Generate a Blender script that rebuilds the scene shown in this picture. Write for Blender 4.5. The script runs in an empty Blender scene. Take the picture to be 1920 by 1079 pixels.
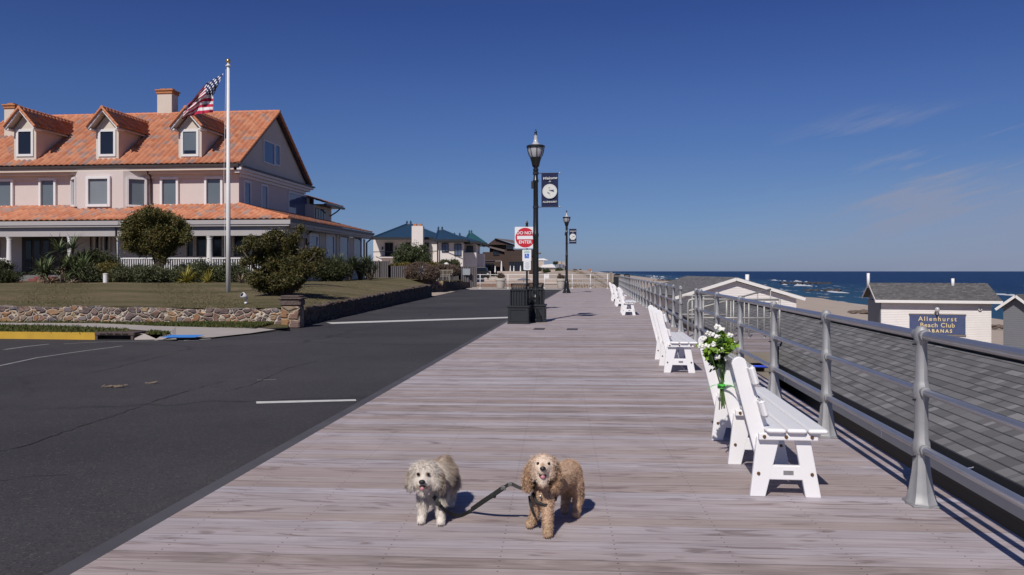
import bpy, math, random
import numpy as np
from mathutils import Vector, Matrix
random.seed(7)
S = bpy.context.scene
COL = S.collection
F = 1493.33; TH = math.atan(155.0/F); CT = math.cos(TH); ST = math.sin(TH); HC = 1.5; HOR = 509.0
R = math.radians
# ---------------------------------------------------------------- places
def cw(X, D, z=0.0):                     # metres right / ahead of the photographer -> world
    return (X*CT - D*ST, X*ST + D*CT, z)
def G(px, py, z=0.0):
    D = (HC-z)*F/(py-HOR); return cw((px-960)*D/F, D, z)
def P(px, py, D):
    return cw((px-960)*D/F, D, HC-(py-HOR)*D/F)
def PX(px, y):
    k = (px-960)/F; return y*(k*CT-ST)/(CT+k*ST)
def PY(px, x):
    k = (px-960)/F; return x*(CT+k*ST)/(k*CT-ST)
def ZH(py, x, y):
    return HC-(py-HOR)*(-x*ST+y*CT)/F
# ---------------------------------------------------------------- mesh building
def mesh_np(name, V, Fc, nper):
    me = bpy.data.meshes.new(name)
    V = np.asarray(V, dtype=np.float32).reshape(-1,3); Fc = np.asarray(Fc, dtype=np.int32).reshape(-1)
    n = len(Fc)//nper
    me.vertices.add(len(V)); me.vertices.foreach_set('co', V.ravel())
    me.loops.add(len(Fc)); me.loops.foreach_set('vertex_index', Fc)
    me.polygons.add(n); me.polygons.foreach_set('loop_start', np.arange(n, dtype=np.int32)*nper)
    try: me.polygons.foreach_set('loop_total', np.full(n, nper, dtype=np.int32))
    except Exception: pass
    me.update(calc_edges=True); me.validate()
    return me
def pinv(parent):
    if parent is not None and parent.type == 'EMPTY':
        return Matrix.Translation(-parent.location) if not parent.get('_local') else Matrix.Identity(4)
    return Matrix.Identity(4)
def tag(o, label=None, cat=None, group=None, kind=None):
    if label: o['label'] = label
    if cat: o['category'] = cat
    if group: o['group'] = group
    if kind: o['kind'] = kind
    return o
def link_mesh(name, me, mat, parent=None, smooth=False, rebase=True):
    o = bpy.data.objects.new(name, me); COL.objects.link(o)
    for m in (mat if isinstance(mat, (list,tuple)) else [mat]): me.materials.append(m)
    if smooth: me.polygons.foreach_set('use_smooth', [True]*len(me.polygons))
    if parent is not None:
        o.parent = parent; o.matrix_parent_inverse = pinv(parent)
    return o
def rebase(o):                            # put the origin at the foot of a one-mesh thing
    me = o.data; n = len(me.vertices); c = np.empty(n*3, dtype=np.float32); me.vertices.foreach_get('co', c); c = c.reshape(-1,3)
    b = np.array([(c[:,0].min()+c[:,0].max())/2, (c[:,1].min()+c[:,1].max())/2, c[:,2].min()], dtype=np.float32)
    me.vertices.foreach_set('co', (c-b).ravel()); me.update(); o.location = b.tolist(); return o
def empty(name, loc=(0,0,0), label=None, cat=None, group=None, rz=0, local=False):
    o = bpy.data.objects.new(name, None); COL.objects.link(o); o.location = loc; o.rotation_euler = (0,0,rz)
    o.empty_display_size = .2
    if local: o['_local'] = 1
    tag(o, label, cat, group); return o
def copy_tree(o, parent=None):
    c = o.copy(); COL.objects.link(c)
    if parent: c.parent = parent
    for ch in list(o.children): copy_tree(ch, c)
    return c
def frame_of(d):
    d = Vector(d).normalized(); u = Vector((0,0,1)) if abs(d.z) < .95 else Vector((1,0,0))
    a = d.cross(u).normalized(); b = a.cross(d).normalized(); return a, b
class MB:
    def __init__(s): s.v = []; s.f = []
    def add(s, vs, fs):
        n = len(s.v); s.v += [tuple(v) for v in vs]; s.f += [tuple(i+n for i in f) for f in fs]; return s
    def box(s, x0, x1, y0, y1, z0, z1, M=None):
        vs = [Vector((x,y,z)) for x in (x0,x1) for y in (y0,y1) for z in (z0,z1)]
        if M is not None: vs = [M@v for v in vs]
        return s.add(vs, [(0,1,3,2),(4,6,7,5),(0,4,5,1),(2,3,7,6),(0,2,6,4),(1,5,7,3)])
    def bbox(s, x0, x1, y0, y1, z0, z1, b=.01, M=None):     # box with chamfered upright and level edges
        def ring(z, i): return [(x0+i+b,y0+i,z),(x1-i-b,y0+i,z),(x1-i,y0+i+b,z),(x1-i,y1-i-b,z),(x1-i-b,y1-i,z),(x0+i+b,y1-i,z),(x0+i,y1-i-b,z),(x0+i,y0+i+b,z)]
        rs = ring(z0,b)+ring(z0+b,0)+ring(z1-b,0)+ring(z1,b)
        rs = [Vector(v) for v in rs]
        if M is not None: rs = [M@v for v in rs]
        fs = [tuple(range(7,-1,-1)), tuple(range(24,32))]
        for k in range(3):
            for i in range(8): fs.append((k*8+i, k*8+(i+1)%8, (k+1)*8+(i+1)%8, (k+1)*8+i))
        return s.add(rs, fs)
    def beam(s, p, q, w, h, up=(0,0,1)):      # rectangular bar p->q, width w (sideways), height h (along up)
        p = Vector(p); q = Vector(q); d = (q-p).normalized(); a = d.cross(Vector(up)).normalized(); b = a.cross(d).normalized()
        vs = []
        for o in (p,q):
            for sa, sb in ((-1,-1),(1,-1),(1,1),(-1,1)): vs.append(o+a*(sa*w/2)+b*(sb*h/2))
        return s.add(vs, [(0,1,2,3),(7,6,5,4),(0,4,5,1),(1,5,6,2),(2,6,7,3),(3,7,4,0)])
    def tube(s, pts, r, n=8, cap=True):
        pts = [Vector(p) for p in pts]; m = len(pts); rr = r if isinstance(r,(list,tuple)) else [r]*m
        vs = []; prev = None
        for i,p in enumerate(pts):
            d = (pts[min(i+1,m-1)]-pts[max(i-1,0)]).normalized()
            if prev is None: a,b = frame_of(d)
            else:
                a = (prev - d*prev.dot(d)).normalized(); b = a.cross(d).normalized()
            prev = a
            for k in range(n):
                t = 2*math.pi*k/n; vs.append(p + a*(math.cos(t)*rr[i]) + b*(math.sin(t)*rr[i]))
        fs = []
        for i in range(m-1):
            for k in range(n): fs.append((i*n+k, i*n+(k+1)%n, (i+1)*n+(k+1)%n, (i+1)*n+k))
        if cap: fs += [tuple(range(n-1,-1,-1)), tuple((m-1)*n+k for k in range(n))]
        return s.add(vs, fs)
    def lathe(s, prof, c=(0,0,0), n=16, flute=0, nf=8, sq=None):
        vs = []
        for r,z in prof:
            for k in range(n):
                t = 2*math.pi*k/n; q = r*(1+flute*math.cos(nf*t))
                vs.append((c[0]+q*math.cos(t), c[1]+q*math.sin(t), c[2]+z))
        m = len(prof); fs = []
        for i in range(m-1):
            for k in range(n): fs.append((i*n+k, i*n+(k+1)%n, (i+1)*n+(k+1)%n, (i+1)*n+k))
        fs += [tuple(range(n-1,-1,-1)), tuple((m-1)*n+k for k in range(n))]
        return s.add(vs, fs)
    def prism(s, poly, off):                  # 3-D polygon swept by a vector
        n = len(poly); a = [Vector(p) for p in poly]; o = Vector(off)
        return s.add(a+[p+o for p in a], [tuple(range(n-1,-1,-1)), tuple(range(n,2*n))]+[(i,(i+1)%n,n+(i+1)%n,n+i) for i in range(n)])
    def face(s, pts): return s.add(pts, [tuple(range(len(pts)))])
    def ico(s, c, r, sub=1, sc=(1,1,1), jit=0):
        import bmesh
        bm = bmesh.new(); bmesh.ops.create_icosphere(bm, subdivisions=sub, radius=1)
        vs = []
        for v in bm.verts:
            j = 1+random.uniform(-jit,jit)
            vs.append((c[0]+v.co.x*r*sc[0]*j, c[1]+v.co.y*r*sc[1]*j, c[2]+v.co.z*r*sc[2]*j))
        fs = [tuple(v.index for v in f.verts) for f in bm.faces]; bm.free(); return s.add(vs, fs)
    def mesh(s, name):
        me = bpy.data.meshes.new(name); me.from_pydata(s.v, [], s.f); me.update()
        import bmesh
        bm = bmesh.new(); bm.from_mesh(me); bmesh.ops.recalc_face_normals(bm, faces=bm.faces); bm.to_mesh(me); bm.free()
        return me
    def build(s, name, mat, parent=None, smooth=False, label=None, angle=None):
        o = link_mesh(name, s.mesh(name), mat, parent, smooth or angle is not None)
        if angle is not None:
            try: o.data.set_sharp_from_angle(angle=R(angle))
            except Exception: pass
        if label: o['label'] = label
        return o
def single(o, label, cat, group=None):
    rebase(o); return tag(o, label, cat, group)
def structure(o): o['kind'] = 'structure'; return o
# ---------------------------------------------------------------- materials
def new_mat(name):
    m = bpy.data.materials.new(name); m.use_nodes = True; nt = m.node_tree
    return m, nt, nt.nodes['Principled BSDF']
def nd(nt, typ, **kw):
    n = nt.nodes.new(typ)
    for k,v in kw.items():
        if k in n.inputs.keys() if not hasattr(n,k) else False: n.inputs[k].default_value = v
        else: setattr(n, k, v)
    return n
def L(nt, a, b): nt.links.new(a, b)
def math_n(nt, op, a, b=None, c=None):
    n = nt.nodes.new('ShaderNodeMath'); n.operation = op
    for i,x in enumerate((a,b,c)):
        if x is None: continue
        if isinstance(x,(int,float)): n.inputs[i].default_value = x
        else: nt.links.new(x, n.inputs[i])
    return n.outputs[0]
def mixc(nt, fac, a, b, mode='MIX'):
    n = nt.nodes.new('ShaderNodeMix'); n.data_type = 'RGBA'; n.blend_type = mode
    for i,x in ((0,fac),(6,a),(7,b)):
        if isinstance(x,(int,float)): n.inputs[i].default_value = x
        elif isinstance(x,(tuple,list)): n.inputs[i].default_value = (*x[:3],1)
        else: nt.links.new(x, n.inputs[i])
    return n.outputs[2]
def ramp(nt, fac, stops, interp='LINEAR'):
    n = nt.nodes.new('ShaderNodeValToRGB'); n.color_ramp.interpolation = interp
    el = n.color_ramp.elements
    while len(el) < len(stops): el.new(.5)
    for e,(p,c) in zip(el, stops):
        e.position = p; e.color = (c,c,c,1) if isinstance(c,(int,float)) else (*c,1)
    nt.links.new(fac, n.inputs[0]); return n.outputs[0]
def coords(nt, kind='Object', scale=(1,1,1), rot=(0,0,0), loc=(0,0,0)):
    t = nt.nodes.new('ShaderNodeTexCoord'); mp = nt.nodes.new('ShaderNodeMapping')
    mp.inputs['Scale'].default_value = scale; mp.inputs['Rotation'].default_value = rot; mp.inputs['Location'].default_value = loc
    nt.links.new(t.outputs[kind], mp.inputs[0]); return mp.outputs[0]
def noise(nt, vec, scale, detail=4, rough=.55, w=None):
    n = nt.nodes.new('ShaderNodeTexNoise'); n.inputs['Scale'].default_value = scale
    n.inputs['Detail'].default_value = detail; n.inputs['Roughness'].default_value = rough
    if vec is not None: nt.links.new(vec, n.inputs['Vector'])
    return n.outputs[0]
def bump(nt, b, height, strength=.3, dist=.01):
    n = nt.nodes.new('ShaderNodeBump'); n.inputs['Strength'].default_value = strength; n.inputs['Distance'].default_value = dist
    nt.links.new(height, n.inputs['Height']); nt.links.new(n.outputs[0], b.inputs['Normal']); return n
def M(name, c, rough=.6, metal=0, var=.15, scale=3.0, bmp=.15, bs=40, bd=.004, spec=None, detail=5):
    m, nt, b = new_mat(name)
    v = coords(nt)
    n1 = noise(nt, v, scale, detail)
    f = ramp(nt, n1, [(.3, 1-var),(.7, 1+var if var<1 else 2)])
    mm = nt.nodes.new('ShaderNodeVectorMath'); mm.operation = 'SCALE'
    mm.inputs[0].default_value = c; nt.links.new(math_n(nt,'ADD', math_n(nt,'MULTIPLY', n1, 2*var), 1-var), mm.inputs[3])
    nt.links.new(mm.outputs[0], b.inputs['Base Color'])
    b.inputs['Roughness'].default_value = rough; b.inputs['Metallic'].default_value = metal
    if spec is not None: b.inputs['Specular IOR Level'].default_value = spec
    if bmp: bump(nt, b, noise(nt, v, bs, 3), bmp, bd)
    return m
def leafmat(name, stops, rough=.6, trans=.0, spec=.3):
    m, nt, b = new_mat(name)
    g = nt.nodes.new('ShaderNodeNewGeometry')
    n2 = noise(nt, coords(nt), 1.1, 2)
    f = math_n(nt,'ADD', math_n(nt,'MULTIPLY', g.outputs['Random Per Island'], .6), math_n(nt,'MULTIPLY', n2, .45))
    nt.links.new(ramp(nt, f, stops), b.inputs['Base Color'])
    b.inputs['Roughness'].default_value = rough; b.inputs['Specular IOR Level'].default_value = spec
    return m
# ---------------------------------------------------------------- special materials
def deck_mat(name, dark=1.0, rot=2.58):
    m, nt, b = new_mat(name)
    v = coords(nt, rot=(0,0,R(-rot)))
    sp = nt.nodes.new('ShaderNodeSeparateXYZ'); L(nt, v, sp.inputs[0])
    u, w = sp.outputs[0], sp.outputs[1]
    row = math_n(nt,'DIVIDE', w, .143); idx = math_n(nt,'FLOOR', row); fr = math_n(nt,'FRACT', row)
    wn = nt.nodes.new('ShaderNodeTexWhiteNoise'); wn.noise_dimensions = '1D'; L(nt, idx, wn.inputs['W'])
    wc = nt.nodes.new('ShaderNodeTexWhiteNoise'); wc.noise_dimensions = '1D'; L(nt, math_n(nt,'ADD', idx, 71.3), wc.inputs['W'])
    cv = nt.nodes.new('ShaderNodeCombineXYZ')
    L(nt, math_n(nt,'ADD', math_n(nt,'MULTIPLY', u, .55), math_n(nt,'MULTIPLY', wn.outputs[0], 31)), cv.inputs[0]); L(nt, math_n(nt,'MULTIPLY', w, 16), cv.inputs[1]); L(nt, idx, cv.inputs[2])
    grain = noise(nt, cv.outputs[0], 2.2, 7, .62)
    cv2 = nt.nodes.new('ShaderNodeCombineXYZ')
    L(nt, math_n(nt,'ADD', math_n(nt,'MULTIPLY', u, 1.6), math_n(nt,'MULTIPLY', wc.outputs[0], 53)), cv2.inputs[0]); L(nt, math_n(nt,'MULTIPLY', w, 9), cv2.inputs[1]); L(nt, idx, cv2.inputs[2])
    n2 = nt.nodes.new('ShaderNodeTexNoise'); n2.inputs['Scale'].default_value = 1.1; n2.inputs['Detail'].default_value = 6; n2.inputs['Distortion'].default_value = 1.6; L(nt, cv2.outputs[0], n2.inputs['Vector'])
    big = noise(nt, coords(nt), .5, 3)
    # weathered board tone: silver / lavender grey to warm brown grey
    tone = ramp(nt, wn.outputs[0], [(0,(.37,.30,.285)),(.25,(.40,.34,.33)),(.5,(.42,.37,.38)),(.75,(.435,.40,.43)),(1,(.46,.43,.475))])
    c = mixc(nt, ramp(nt, grain, [(.36,.0),(.62,1.0)]), mixc(nt, .34, tone, (.16,.12,.115)), tone)
    c = mixc(nt, ramp(nt, n2.outputs[0], [(.56,0),(.68,.75)]), c, (.19,.145,.14))
    c = mixc(nt, ramp(nt, n2.outputs[0], [(.24,.32),(.36,0)]), c, (.50,.46,.46))
    stn = math_n(nt,'MULTIPLY', ramp(nt, wc.outputs[0], [(.78,0),(.88,1)]), ramp(nt, n2.outputs[0], [(.40,.0),(.52,.75),(.62,.9)]))
    c = mixc(nt, math_n(nt,'MULTIPLY', stn, .62), c, mixc(nt, grain, (.13,.098,.088), (.30,.25,.235)))
    c = mixc(nt, math_n(nt,'MULTIPLY', ramp(nt, wn.outputs[0], [(.84,0),(.92,1)]), ramp(nt, grain, [(.45,0),(.6,.35)])), c, (.56,.52,.53))
    c = mixc(nt, .35, c, mixc(nt, big, (.7,.68,.68), (1.2,1.18,1.18)), 'MULTIPLY')
    edge = math_n(nt,'MINIMUM', fr, math_n(nt,'SUBTRACT', 1, fr))
    enoise = noise(nt, cv.outputs[0], 1.3, 3)
    gap = math_n(nt,'LESS_THAN', edge, math_n(nt,'MULTIPLY', ramp(nt, enoise, [(.35,.2),(.7,1)]), .036))
    c = mixc(nt, math_n(nt,'MULTIPLY', gap, math_n(nt,'ADD', .38, math_n(nt,'MULTIPLY', math_n(nt,'GREATER_THAN', wc.outputs[0], .78), .5))), c, (.05,.04,.04))
    nu_ = math_n(nt,'ABSOLUTE', math_n(nt,'SUBTRACT', math_n(nt,'FRACT', math_n(nt,'DIVIDE', u, .61)), .5)); nv_ = math_n(nt,'ABSOLUTE', math_n(nt,'SUBTRACT', math_n(nt,'ABSOLUTE', math_n(nt,'SUBTRACT', fr, .5)), .27))
    nail = math_n(nt,'LESS_THAN', math_n(nt,'ADD', math_n(nt,'POWER', math_n(nt,'MULTIPLY', nu_, .61), 2), math_n(nt,'POWER', math_n(nt,'MULTIPLY', nv_, .143), 2)), .0055**2)
    c = mixc(nt, math_n(nt,'MULTIPLY', nail, .8), c, (.06,.045,.04))
    bl = nt.nodes.new('ShaderNodeTexNoise'); bl.inputs['Scale'].default_value = 1.7; bl.inputs['Detail'].default_value = 5; bl.inputs['Distortion'].default_value = .8; L(nt, v, bl.inputs['Vector'])
    c = mixc(nt, .55, c, mixc(nt, ramp(nt, bl.outputs[0], [(.3,0),(.7,1)]), (.90,.88,.87), (1.22,1.21,1.21)), 'MULTIPLY')
    if dark != 1: c = mixc(nt, 1.0, c, (dark,dark,dark), 'MULTIPLY')
    L(nt, c, b.inputs['Base Color']); b.inputs['Roughness'].default_value = .75; b.inputs['Specular IOR Level'].default_value = .25
    hh = math_n(nt,'SUBTRACT', math_n(nt,'MULTIPLY', grain, .5), math_n(nt,'MULTIPLY', gap, 1.0))
    bump(nt, b, hh, .35, .006)
    return m
def asphalt_mat(name, c0=(.040,.038,.042), c1=(.064,.061,.065)):
    m, nt, b = new_mat(name); v = coords(nt)
    big = noise(nt, v, .22, 5, .6); mid = noise(nt, v, 2.2, 5, .65); fine = noise(nt, v, 90, 2)
    c = mixc(nt, ramp(nt, big, [(.35,0),(.65,1)]), c0, c1)
    c = mixc(nt, .55, c, mixc(nt, mid, (.75,.74,.74), (1.25,1.22,1.2)), 'MULTIPLY')
    vo = nt.nodes.new('ShaderNodeTexVoronoi'); vo.inputs['Scale'].default_value = 75; L(nt, v, vo.inputs['Vector'])
    wn = nt.nodes.new('ShaderNodeSeparateColor'); L(nt, vo.outputs['Color'], wn.inputs[0])
    c = mixc(nt, ramp(nt, wn.outputs[0], [(.0,0),(.84,.0),(.95,.30),(1,.6)]), c, (.12,.108,.10))
    c = mixc(nt, ramp(nt, wn.outputs[1], [(.7,0),(.9,.5)]), c, (.022,.021,.023))
    # a few long cracks
    vc = nt.nodes.new('ShaderNodeTexVoronoi'); vc.feature = 'DISTANCE_TO_EDGE'; vc.inputs['Scale'].default_value = .14
    wv = coords(nt, rot=(0,0,.6)); wa = nt.nodes.new('ShaderNodeVectorMath'); wa.operation = 'ADD'
    nn = nt.nodes.new('ShaderNodeTexNoise'); nn.inputs['Scale'].default_value = 1.2; nn.inputs['Detail'].default_value = 6; L(nt, wv, nn.inputs['Vector'])
    ws = nt.nodes.new('ShaderNodeVectorMath'); ws.operation = 'SCALE'; ws.inputs[3].default_value = .9; L(nt, nn.outputs['Color'], ws.inputs[0])
    L(nt, wv, wa.inputs[0]); L(nt, ws.outputs[0], wa.inputs[1]); L(nt, wa.outputs[0], vc.inputs['Vector'])
    crack = math_n(nt,'MULTIPLY', ramp(nt, vc.outputs['Distance'], [(0,1),(.0035,.9),(.008,0)]), ramp(nt, noise(nt, v, .35, 3), [(.40,0),(.55,1)]))
    c = mixc(nt, math_n(nt,'MULTIPLY', crack, .7), c, (.018,.017,.018))
    st = noise(nt, coords(nt, scale=(1,.35,1)), .9, 6, .7)
    c = mixc(nt, ramp(nt, st, [(.62,0),(.74,.5)]), c, (.030,.028,.030))
    L(nt, c, b.inputs['Base Color']); b.inputs['Roughness'].default_value = .82; b.inputs['Specular IOR Level'].default_value = .3
    bump(nt, b, math_n(nt,'ADD', fine, wn.outputs[2]), .5, .004)
    return m
def tile_mat(name):
    m, nt, b = new_mat(name)
    uv = nt.nodes.new('ShaderNodeUVMap'); sp = nt.nodes.new('ShaderNodeSeparateXYZ'); L(nt, uv.outputs[0], sp.inputs[0])
    cb = nt.nodes.new('ShaderNodeCombineXYZ'); L(nt, math_n(nt,'FLOOR', sp.outputs[0]), cb.inputs[0]); L(nt, math_n(nt,'FLOOR', sp.outputs[1]), cb.inputs[1])
    wn = nt.nodes.new('ShaderNodeTexWhiteNoise'); wn.noise_dimensions = '2D'; L(nt, cb.outputs[0], wn.inputs['Vector'])
    c = ramp(nt, wn.outputs[0], [(0,(.40,.135,.065)),(.35,(.49,.185,.095)),(.62,(.55,.24,.13)),(.78,(.42,.16,.09)),(.90,(.30,.185,.16)),(1,(.34,.23,.20))])
    n = noise(nt, coords(nt), 1.1, 4); n2 = noise(nt, coords(nt), 14, 4)
    c = mixc(nt, .5, c, mixc(nt, n, (.72,.68,.68), (1.28,1.25,1.2)), 'MULTIPLY')
    c = mixc(nt, ramp(nt, n2, [(.55,0),(.75,.35)]), c, (.30,.17,.13))
    L(nt, c, b.inputs['Base Color']); b.inputs['Roughness'].default_value = .75
    bump(nt, b, n2, .2, .01)
    return m
def shingle_mat(name, base=(.155,.152,.156), course=.143, wid=.19, axis='roof'):
    # u = along the eave, v = up the slope, both in metres in the UV map
    m, nt, b = new_mat(name)
    uv = nt.nodes.new('ShaderNodeUVMap'); sp = nt.nodes.new('ShaderNodeSeparateXYZ'); L(nt, uv.outputs[0], sp.inputs[0])
    vv = math_n(nt,'DIVIDE', sp.outputs[1], course); iv = math_n(nt,'FLOOR', vv); fv = math_n(nt,'FRACT', vv)
    wr = nt.nodes.new('ShaderNodeTexWhiteNoise'); wr.noise_dimensions = '1D'; L(nt, iv, wr.inputs['W'])
    uu = math_n(nt,'ADD', math_n(nt,'DIVIDE', sp.outputs[0], wid), math_n(nt,'MULTIPLY', wr.outputs[0], 9))
    # uneven tab widths
    wj = nt.nodes.new('ShaderNodeTexNoise'); wj.noise_dimensions = '2D'; wj.inputs['Scale'].default_value = .9
    cj = nt.nodes.new('ShaderNodeCombineXYZ'); L(nt, uu, cj.inputs[0]); L(nt, math_n(nt,'MULTIPLY', iv, 3.7), cj.inputs[1]); L(nt, cj.outputs[0], wj.inputs['Vector'])
    uu = math_n(nt,'ADD', uu, math_n(nt,'MULTIPLY', wj.outputs[0], 2.2))
    iu = math_n(nt,'FLOOR', uu); fu = math_n(nt,'FRACT', uu)
    cb = nt.nodes.new('ShaderNodeCombineXYZ'); L(nt, iu, cb.inputs[0]); L(nt, iv, cb.inputs[1])
    wn = nt.nodes.new('ShaderNodeTexWhiteNoise'); wn.noise_dimensions = '2D'; L(nt, cb.outputs[0], wn.inputs['Vector'])
    B = base
    c = ramp(nt, wn.outputs[0], [(0,tuple(x*.72 for x in B)),(.5,B),(.88,tuple(x*1.15 for x in B)),(1,tuple(x*1.5 for x in B))])
    gr = noise(nt, coords(nt), 160, 2)
    c = mixc(nt, .6, c, mixc(nt, gr, (.6,.6,.6), (1.4,1.4,1.4)), 'MULTIPLY')
    c = mixc(nt, .4, c, mixc(nt, noise(nt, coords(nt), .8, 4), (.7,.7,.7), (1.3,1.3,1.3)), 'MULTIPLY')
    line = math_n(nt,'LESS_THAN', fv, .15); tab = math_n(nt,'LESS_THAN', fu, .035)
    ln = math_n(nt,'MAXIMUM', line, math_n(nt,'MULTIPLY', tab, .6))
    c = mixc(nt, math_n(nt,'MULTIPLY', ln, .72), c, (.018,.018,.022))
    L(nt, c, b.inputs['Base Color']); b.inputs['Roughness'].default_value = .9; b.inputs['Specular IOR Level'].default_value = .2
    bump(nt, b, math_n(nt,'ADD', math_n(nt,'MULTIPLY', math_n(nt,'SUBTRACT',1,fv), .8), math_n(nt,'MULTIPLY', gr, .3)), .6, .012)
    return m
def siding_mat(name, c, period=.11):
    m, nt, b = new_mat(name); v = coords(nt)
    sp = nt.nodes.new('ShaderNodeSeparateXYZ'); L(nt, v, sp.inputs[0])
    fz = math_n(nt,'FRACT', math_n(nt,'DIVIDE', sp.outputs[2], period))
    n = noise(nt, v, 2, 3)
    cc = mixc(nt, n, tuple(x*.9 for x in c), tuple(min(1,x*1.08) for x in c))
    cc = mixc(nt, math_n(nt,'MULTIPLY', math_n(nt,'GREATER_THAN', fz, .9), .35), cc, tuple(x*.35 for x in c))
    L(nt, cc, b.inputs['Base Color']); b.inputs['Roughness'].default_value = .55
    bump(nt, b, math_n(nt,'SUBTRACT', 1, fz), .8, .012)
    return m
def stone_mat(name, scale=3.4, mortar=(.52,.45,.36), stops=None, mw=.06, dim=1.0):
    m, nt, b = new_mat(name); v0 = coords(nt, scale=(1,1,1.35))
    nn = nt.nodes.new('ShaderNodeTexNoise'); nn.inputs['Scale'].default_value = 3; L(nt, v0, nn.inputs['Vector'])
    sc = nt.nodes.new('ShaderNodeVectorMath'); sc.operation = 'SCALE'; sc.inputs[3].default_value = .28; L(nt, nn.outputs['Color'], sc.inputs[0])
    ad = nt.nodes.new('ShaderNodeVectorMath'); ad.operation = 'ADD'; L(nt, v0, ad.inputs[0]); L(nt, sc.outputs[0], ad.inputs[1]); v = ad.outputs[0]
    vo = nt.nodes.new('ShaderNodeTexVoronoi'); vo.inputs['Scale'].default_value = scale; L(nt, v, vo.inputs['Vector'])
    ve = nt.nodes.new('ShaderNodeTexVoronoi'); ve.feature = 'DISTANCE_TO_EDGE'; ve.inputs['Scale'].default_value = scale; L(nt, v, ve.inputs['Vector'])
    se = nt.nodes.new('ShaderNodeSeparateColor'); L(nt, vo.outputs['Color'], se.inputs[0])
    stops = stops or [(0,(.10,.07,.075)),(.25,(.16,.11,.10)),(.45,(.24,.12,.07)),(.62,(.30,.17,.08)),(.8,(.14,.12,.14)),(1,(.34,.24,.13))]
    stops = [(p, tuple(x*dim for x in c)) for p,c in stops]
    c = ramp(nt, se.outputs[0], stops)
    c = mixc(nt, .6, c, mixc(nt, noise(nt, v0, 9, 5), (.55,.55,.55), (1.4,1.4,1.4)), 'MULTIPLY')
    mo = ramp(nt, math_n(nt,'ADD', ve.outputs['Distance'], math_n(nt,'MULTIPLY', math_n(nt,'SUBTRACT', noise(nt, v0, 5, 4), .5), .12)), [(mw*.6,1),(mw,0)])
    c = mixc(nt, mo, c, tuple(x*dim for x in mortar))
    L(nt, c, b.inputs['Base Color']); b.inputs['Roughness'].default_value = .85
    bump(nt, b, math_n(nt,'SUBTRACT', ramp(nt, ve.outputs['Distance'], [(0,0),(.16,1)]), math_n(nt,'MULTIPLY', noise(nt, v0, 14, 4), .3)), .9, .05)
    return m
def grass_mat(name, a=(.095,.088,.046), bcol=(.20,.155,.10), g=(.075,.088,.036)):
    m, nt, b = new_mat(name); v = coords(nt, scale=(.22,1.3,1))
    n1 = noise(nt, v, .55, 5, .6); n2 = noise(nt, coords(nt), 3.5, 6, .7); n3 = noise(nt, coords(nt), 45, 3)
    c = mixc(nt, ramp(nt, n1, [(.35,0),(.6,1)]), a, bcol)
    c = mixc(nt, ramp(nt, n2, [(.48,0),(.68,.8)]), c, g)
    c = mixc(nt, .6, c, mixc(nt, n3, (.75,.75,.75), (1.3,1.28,1.2)), 'MULTIPLY')
    L(nt, c, b.inputs['Base Color']); b.inputs['Roughness'].default_value = .95; b.inputs['Specular IOR Level'].default_value = .1
    bump(nt, b, math_n(nt,'ADD', n3, n2), .8, .05)
    return m
def glass_mat(name, c=(.10,.13,.17), rough=.08, blinds=0, dark=0):
    m, nt, b = new_mat(name); v = coords(nt)
    n = noise(nt, v, .5, 2); cc = mixc(nt, n, tuple(x*.8 for x in c), tuple(x*1.2 for x in c))
    if blinds:
        sp = nt.nodes.new('ShaderNodeSeparateXYZ'); L(nt, v, sp.inputs[0])
        f = math_n(nt,'FRACT', math_n(nt,'DIVIDE', sp.outputs[2], .07))
        cc = mixc(nt, math_n(nt,'MULTIPLY', math_n(nt,'GREATER_THAN', f, .6), .25), cc, tuple(x*.6 for x in c))
    L(nt, cc, b.inputs['Base Color']); b.inputs['Roughness'].default_value = rough; b.inputs['Specular IOR Level'].default_value = .6
    return m

m_deck = deck_mat('weathered_deck_boards'); m_deck2 = deck_mat('landing_boards', .8, 0)
m_asph = asphalt_mat('asphalt')
m_kerbboard = M('sealed_edge_board', (.072,.068,.078), .8, var=.35, scale=2, bmp=.3, bs=25)
m_paint = M('road_paint', (.55,.54,.52), .7, var=.25, scale=9, bmp=.1)
m_wornpaint = M('worn_road_paint', (.24,.23,.23), .8, var=.5, scale=6, bmp=.1)
m_yellow = M('yellow_kerb_paint', (.52,.31,.03), .7, var=.25, scale=3, bmp=.2)
m_bluepaint = M('blue_ramp_mat', (.045,.22,.62), .7, var=.15, scale=5)
m_conc = M('pavement_concrete', (.36,.32,.30), .9, var=.18, scale=1.6, bmp=.3, bs=60)
m_rusty = M('cast_iron_inlet', (.075,.05,.048), .8, var=.4, scale=8)
m_black_hole = M('dark_opening', (.006,.006,.006), .9, bmp=0)
m_lawn = grass_mat('dormant_lawn'); m_verge = grass_mat('verge_grass', (.085,.08,.035), (.13,.11,.055), (.05,.075,.022))
m_sand = M('beach_sand', (.40,.325,.27), .95, var=.18, scale=.25, bmp=.5, bs=1.5, bd=.15)
m_dune = M('dune_sand', (.36,.29,.22), .95, var=.25, scale=.4, bmp=.4, bs=2, bd=.1)
m_stucco = M('pink_stucco', (.585,.505,.48), .85, var=.05, scale=.8, bmp=.25, bs=90, bd=.003)
m_stucco2 = M('cream_stucco', (.60,.52,.45), .85, var=.08, scale=1.5, bmp=.25, bs=90, bd=.003)
m_trim = M('white_trim', (.70,.68,.68), .5, var=.05, scale=3, bmp=.05)
m_col = M('white_column_paint', (.72,.70,.69), .55, var=.06, scale=4, bmp=.1)
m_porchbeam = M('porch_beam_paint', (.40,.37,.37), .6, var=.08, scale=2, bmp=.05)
m_gutter = M('dark_bronze_gutter', (.045,.03,.027), .45, var=.2, scale=3)
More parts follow.
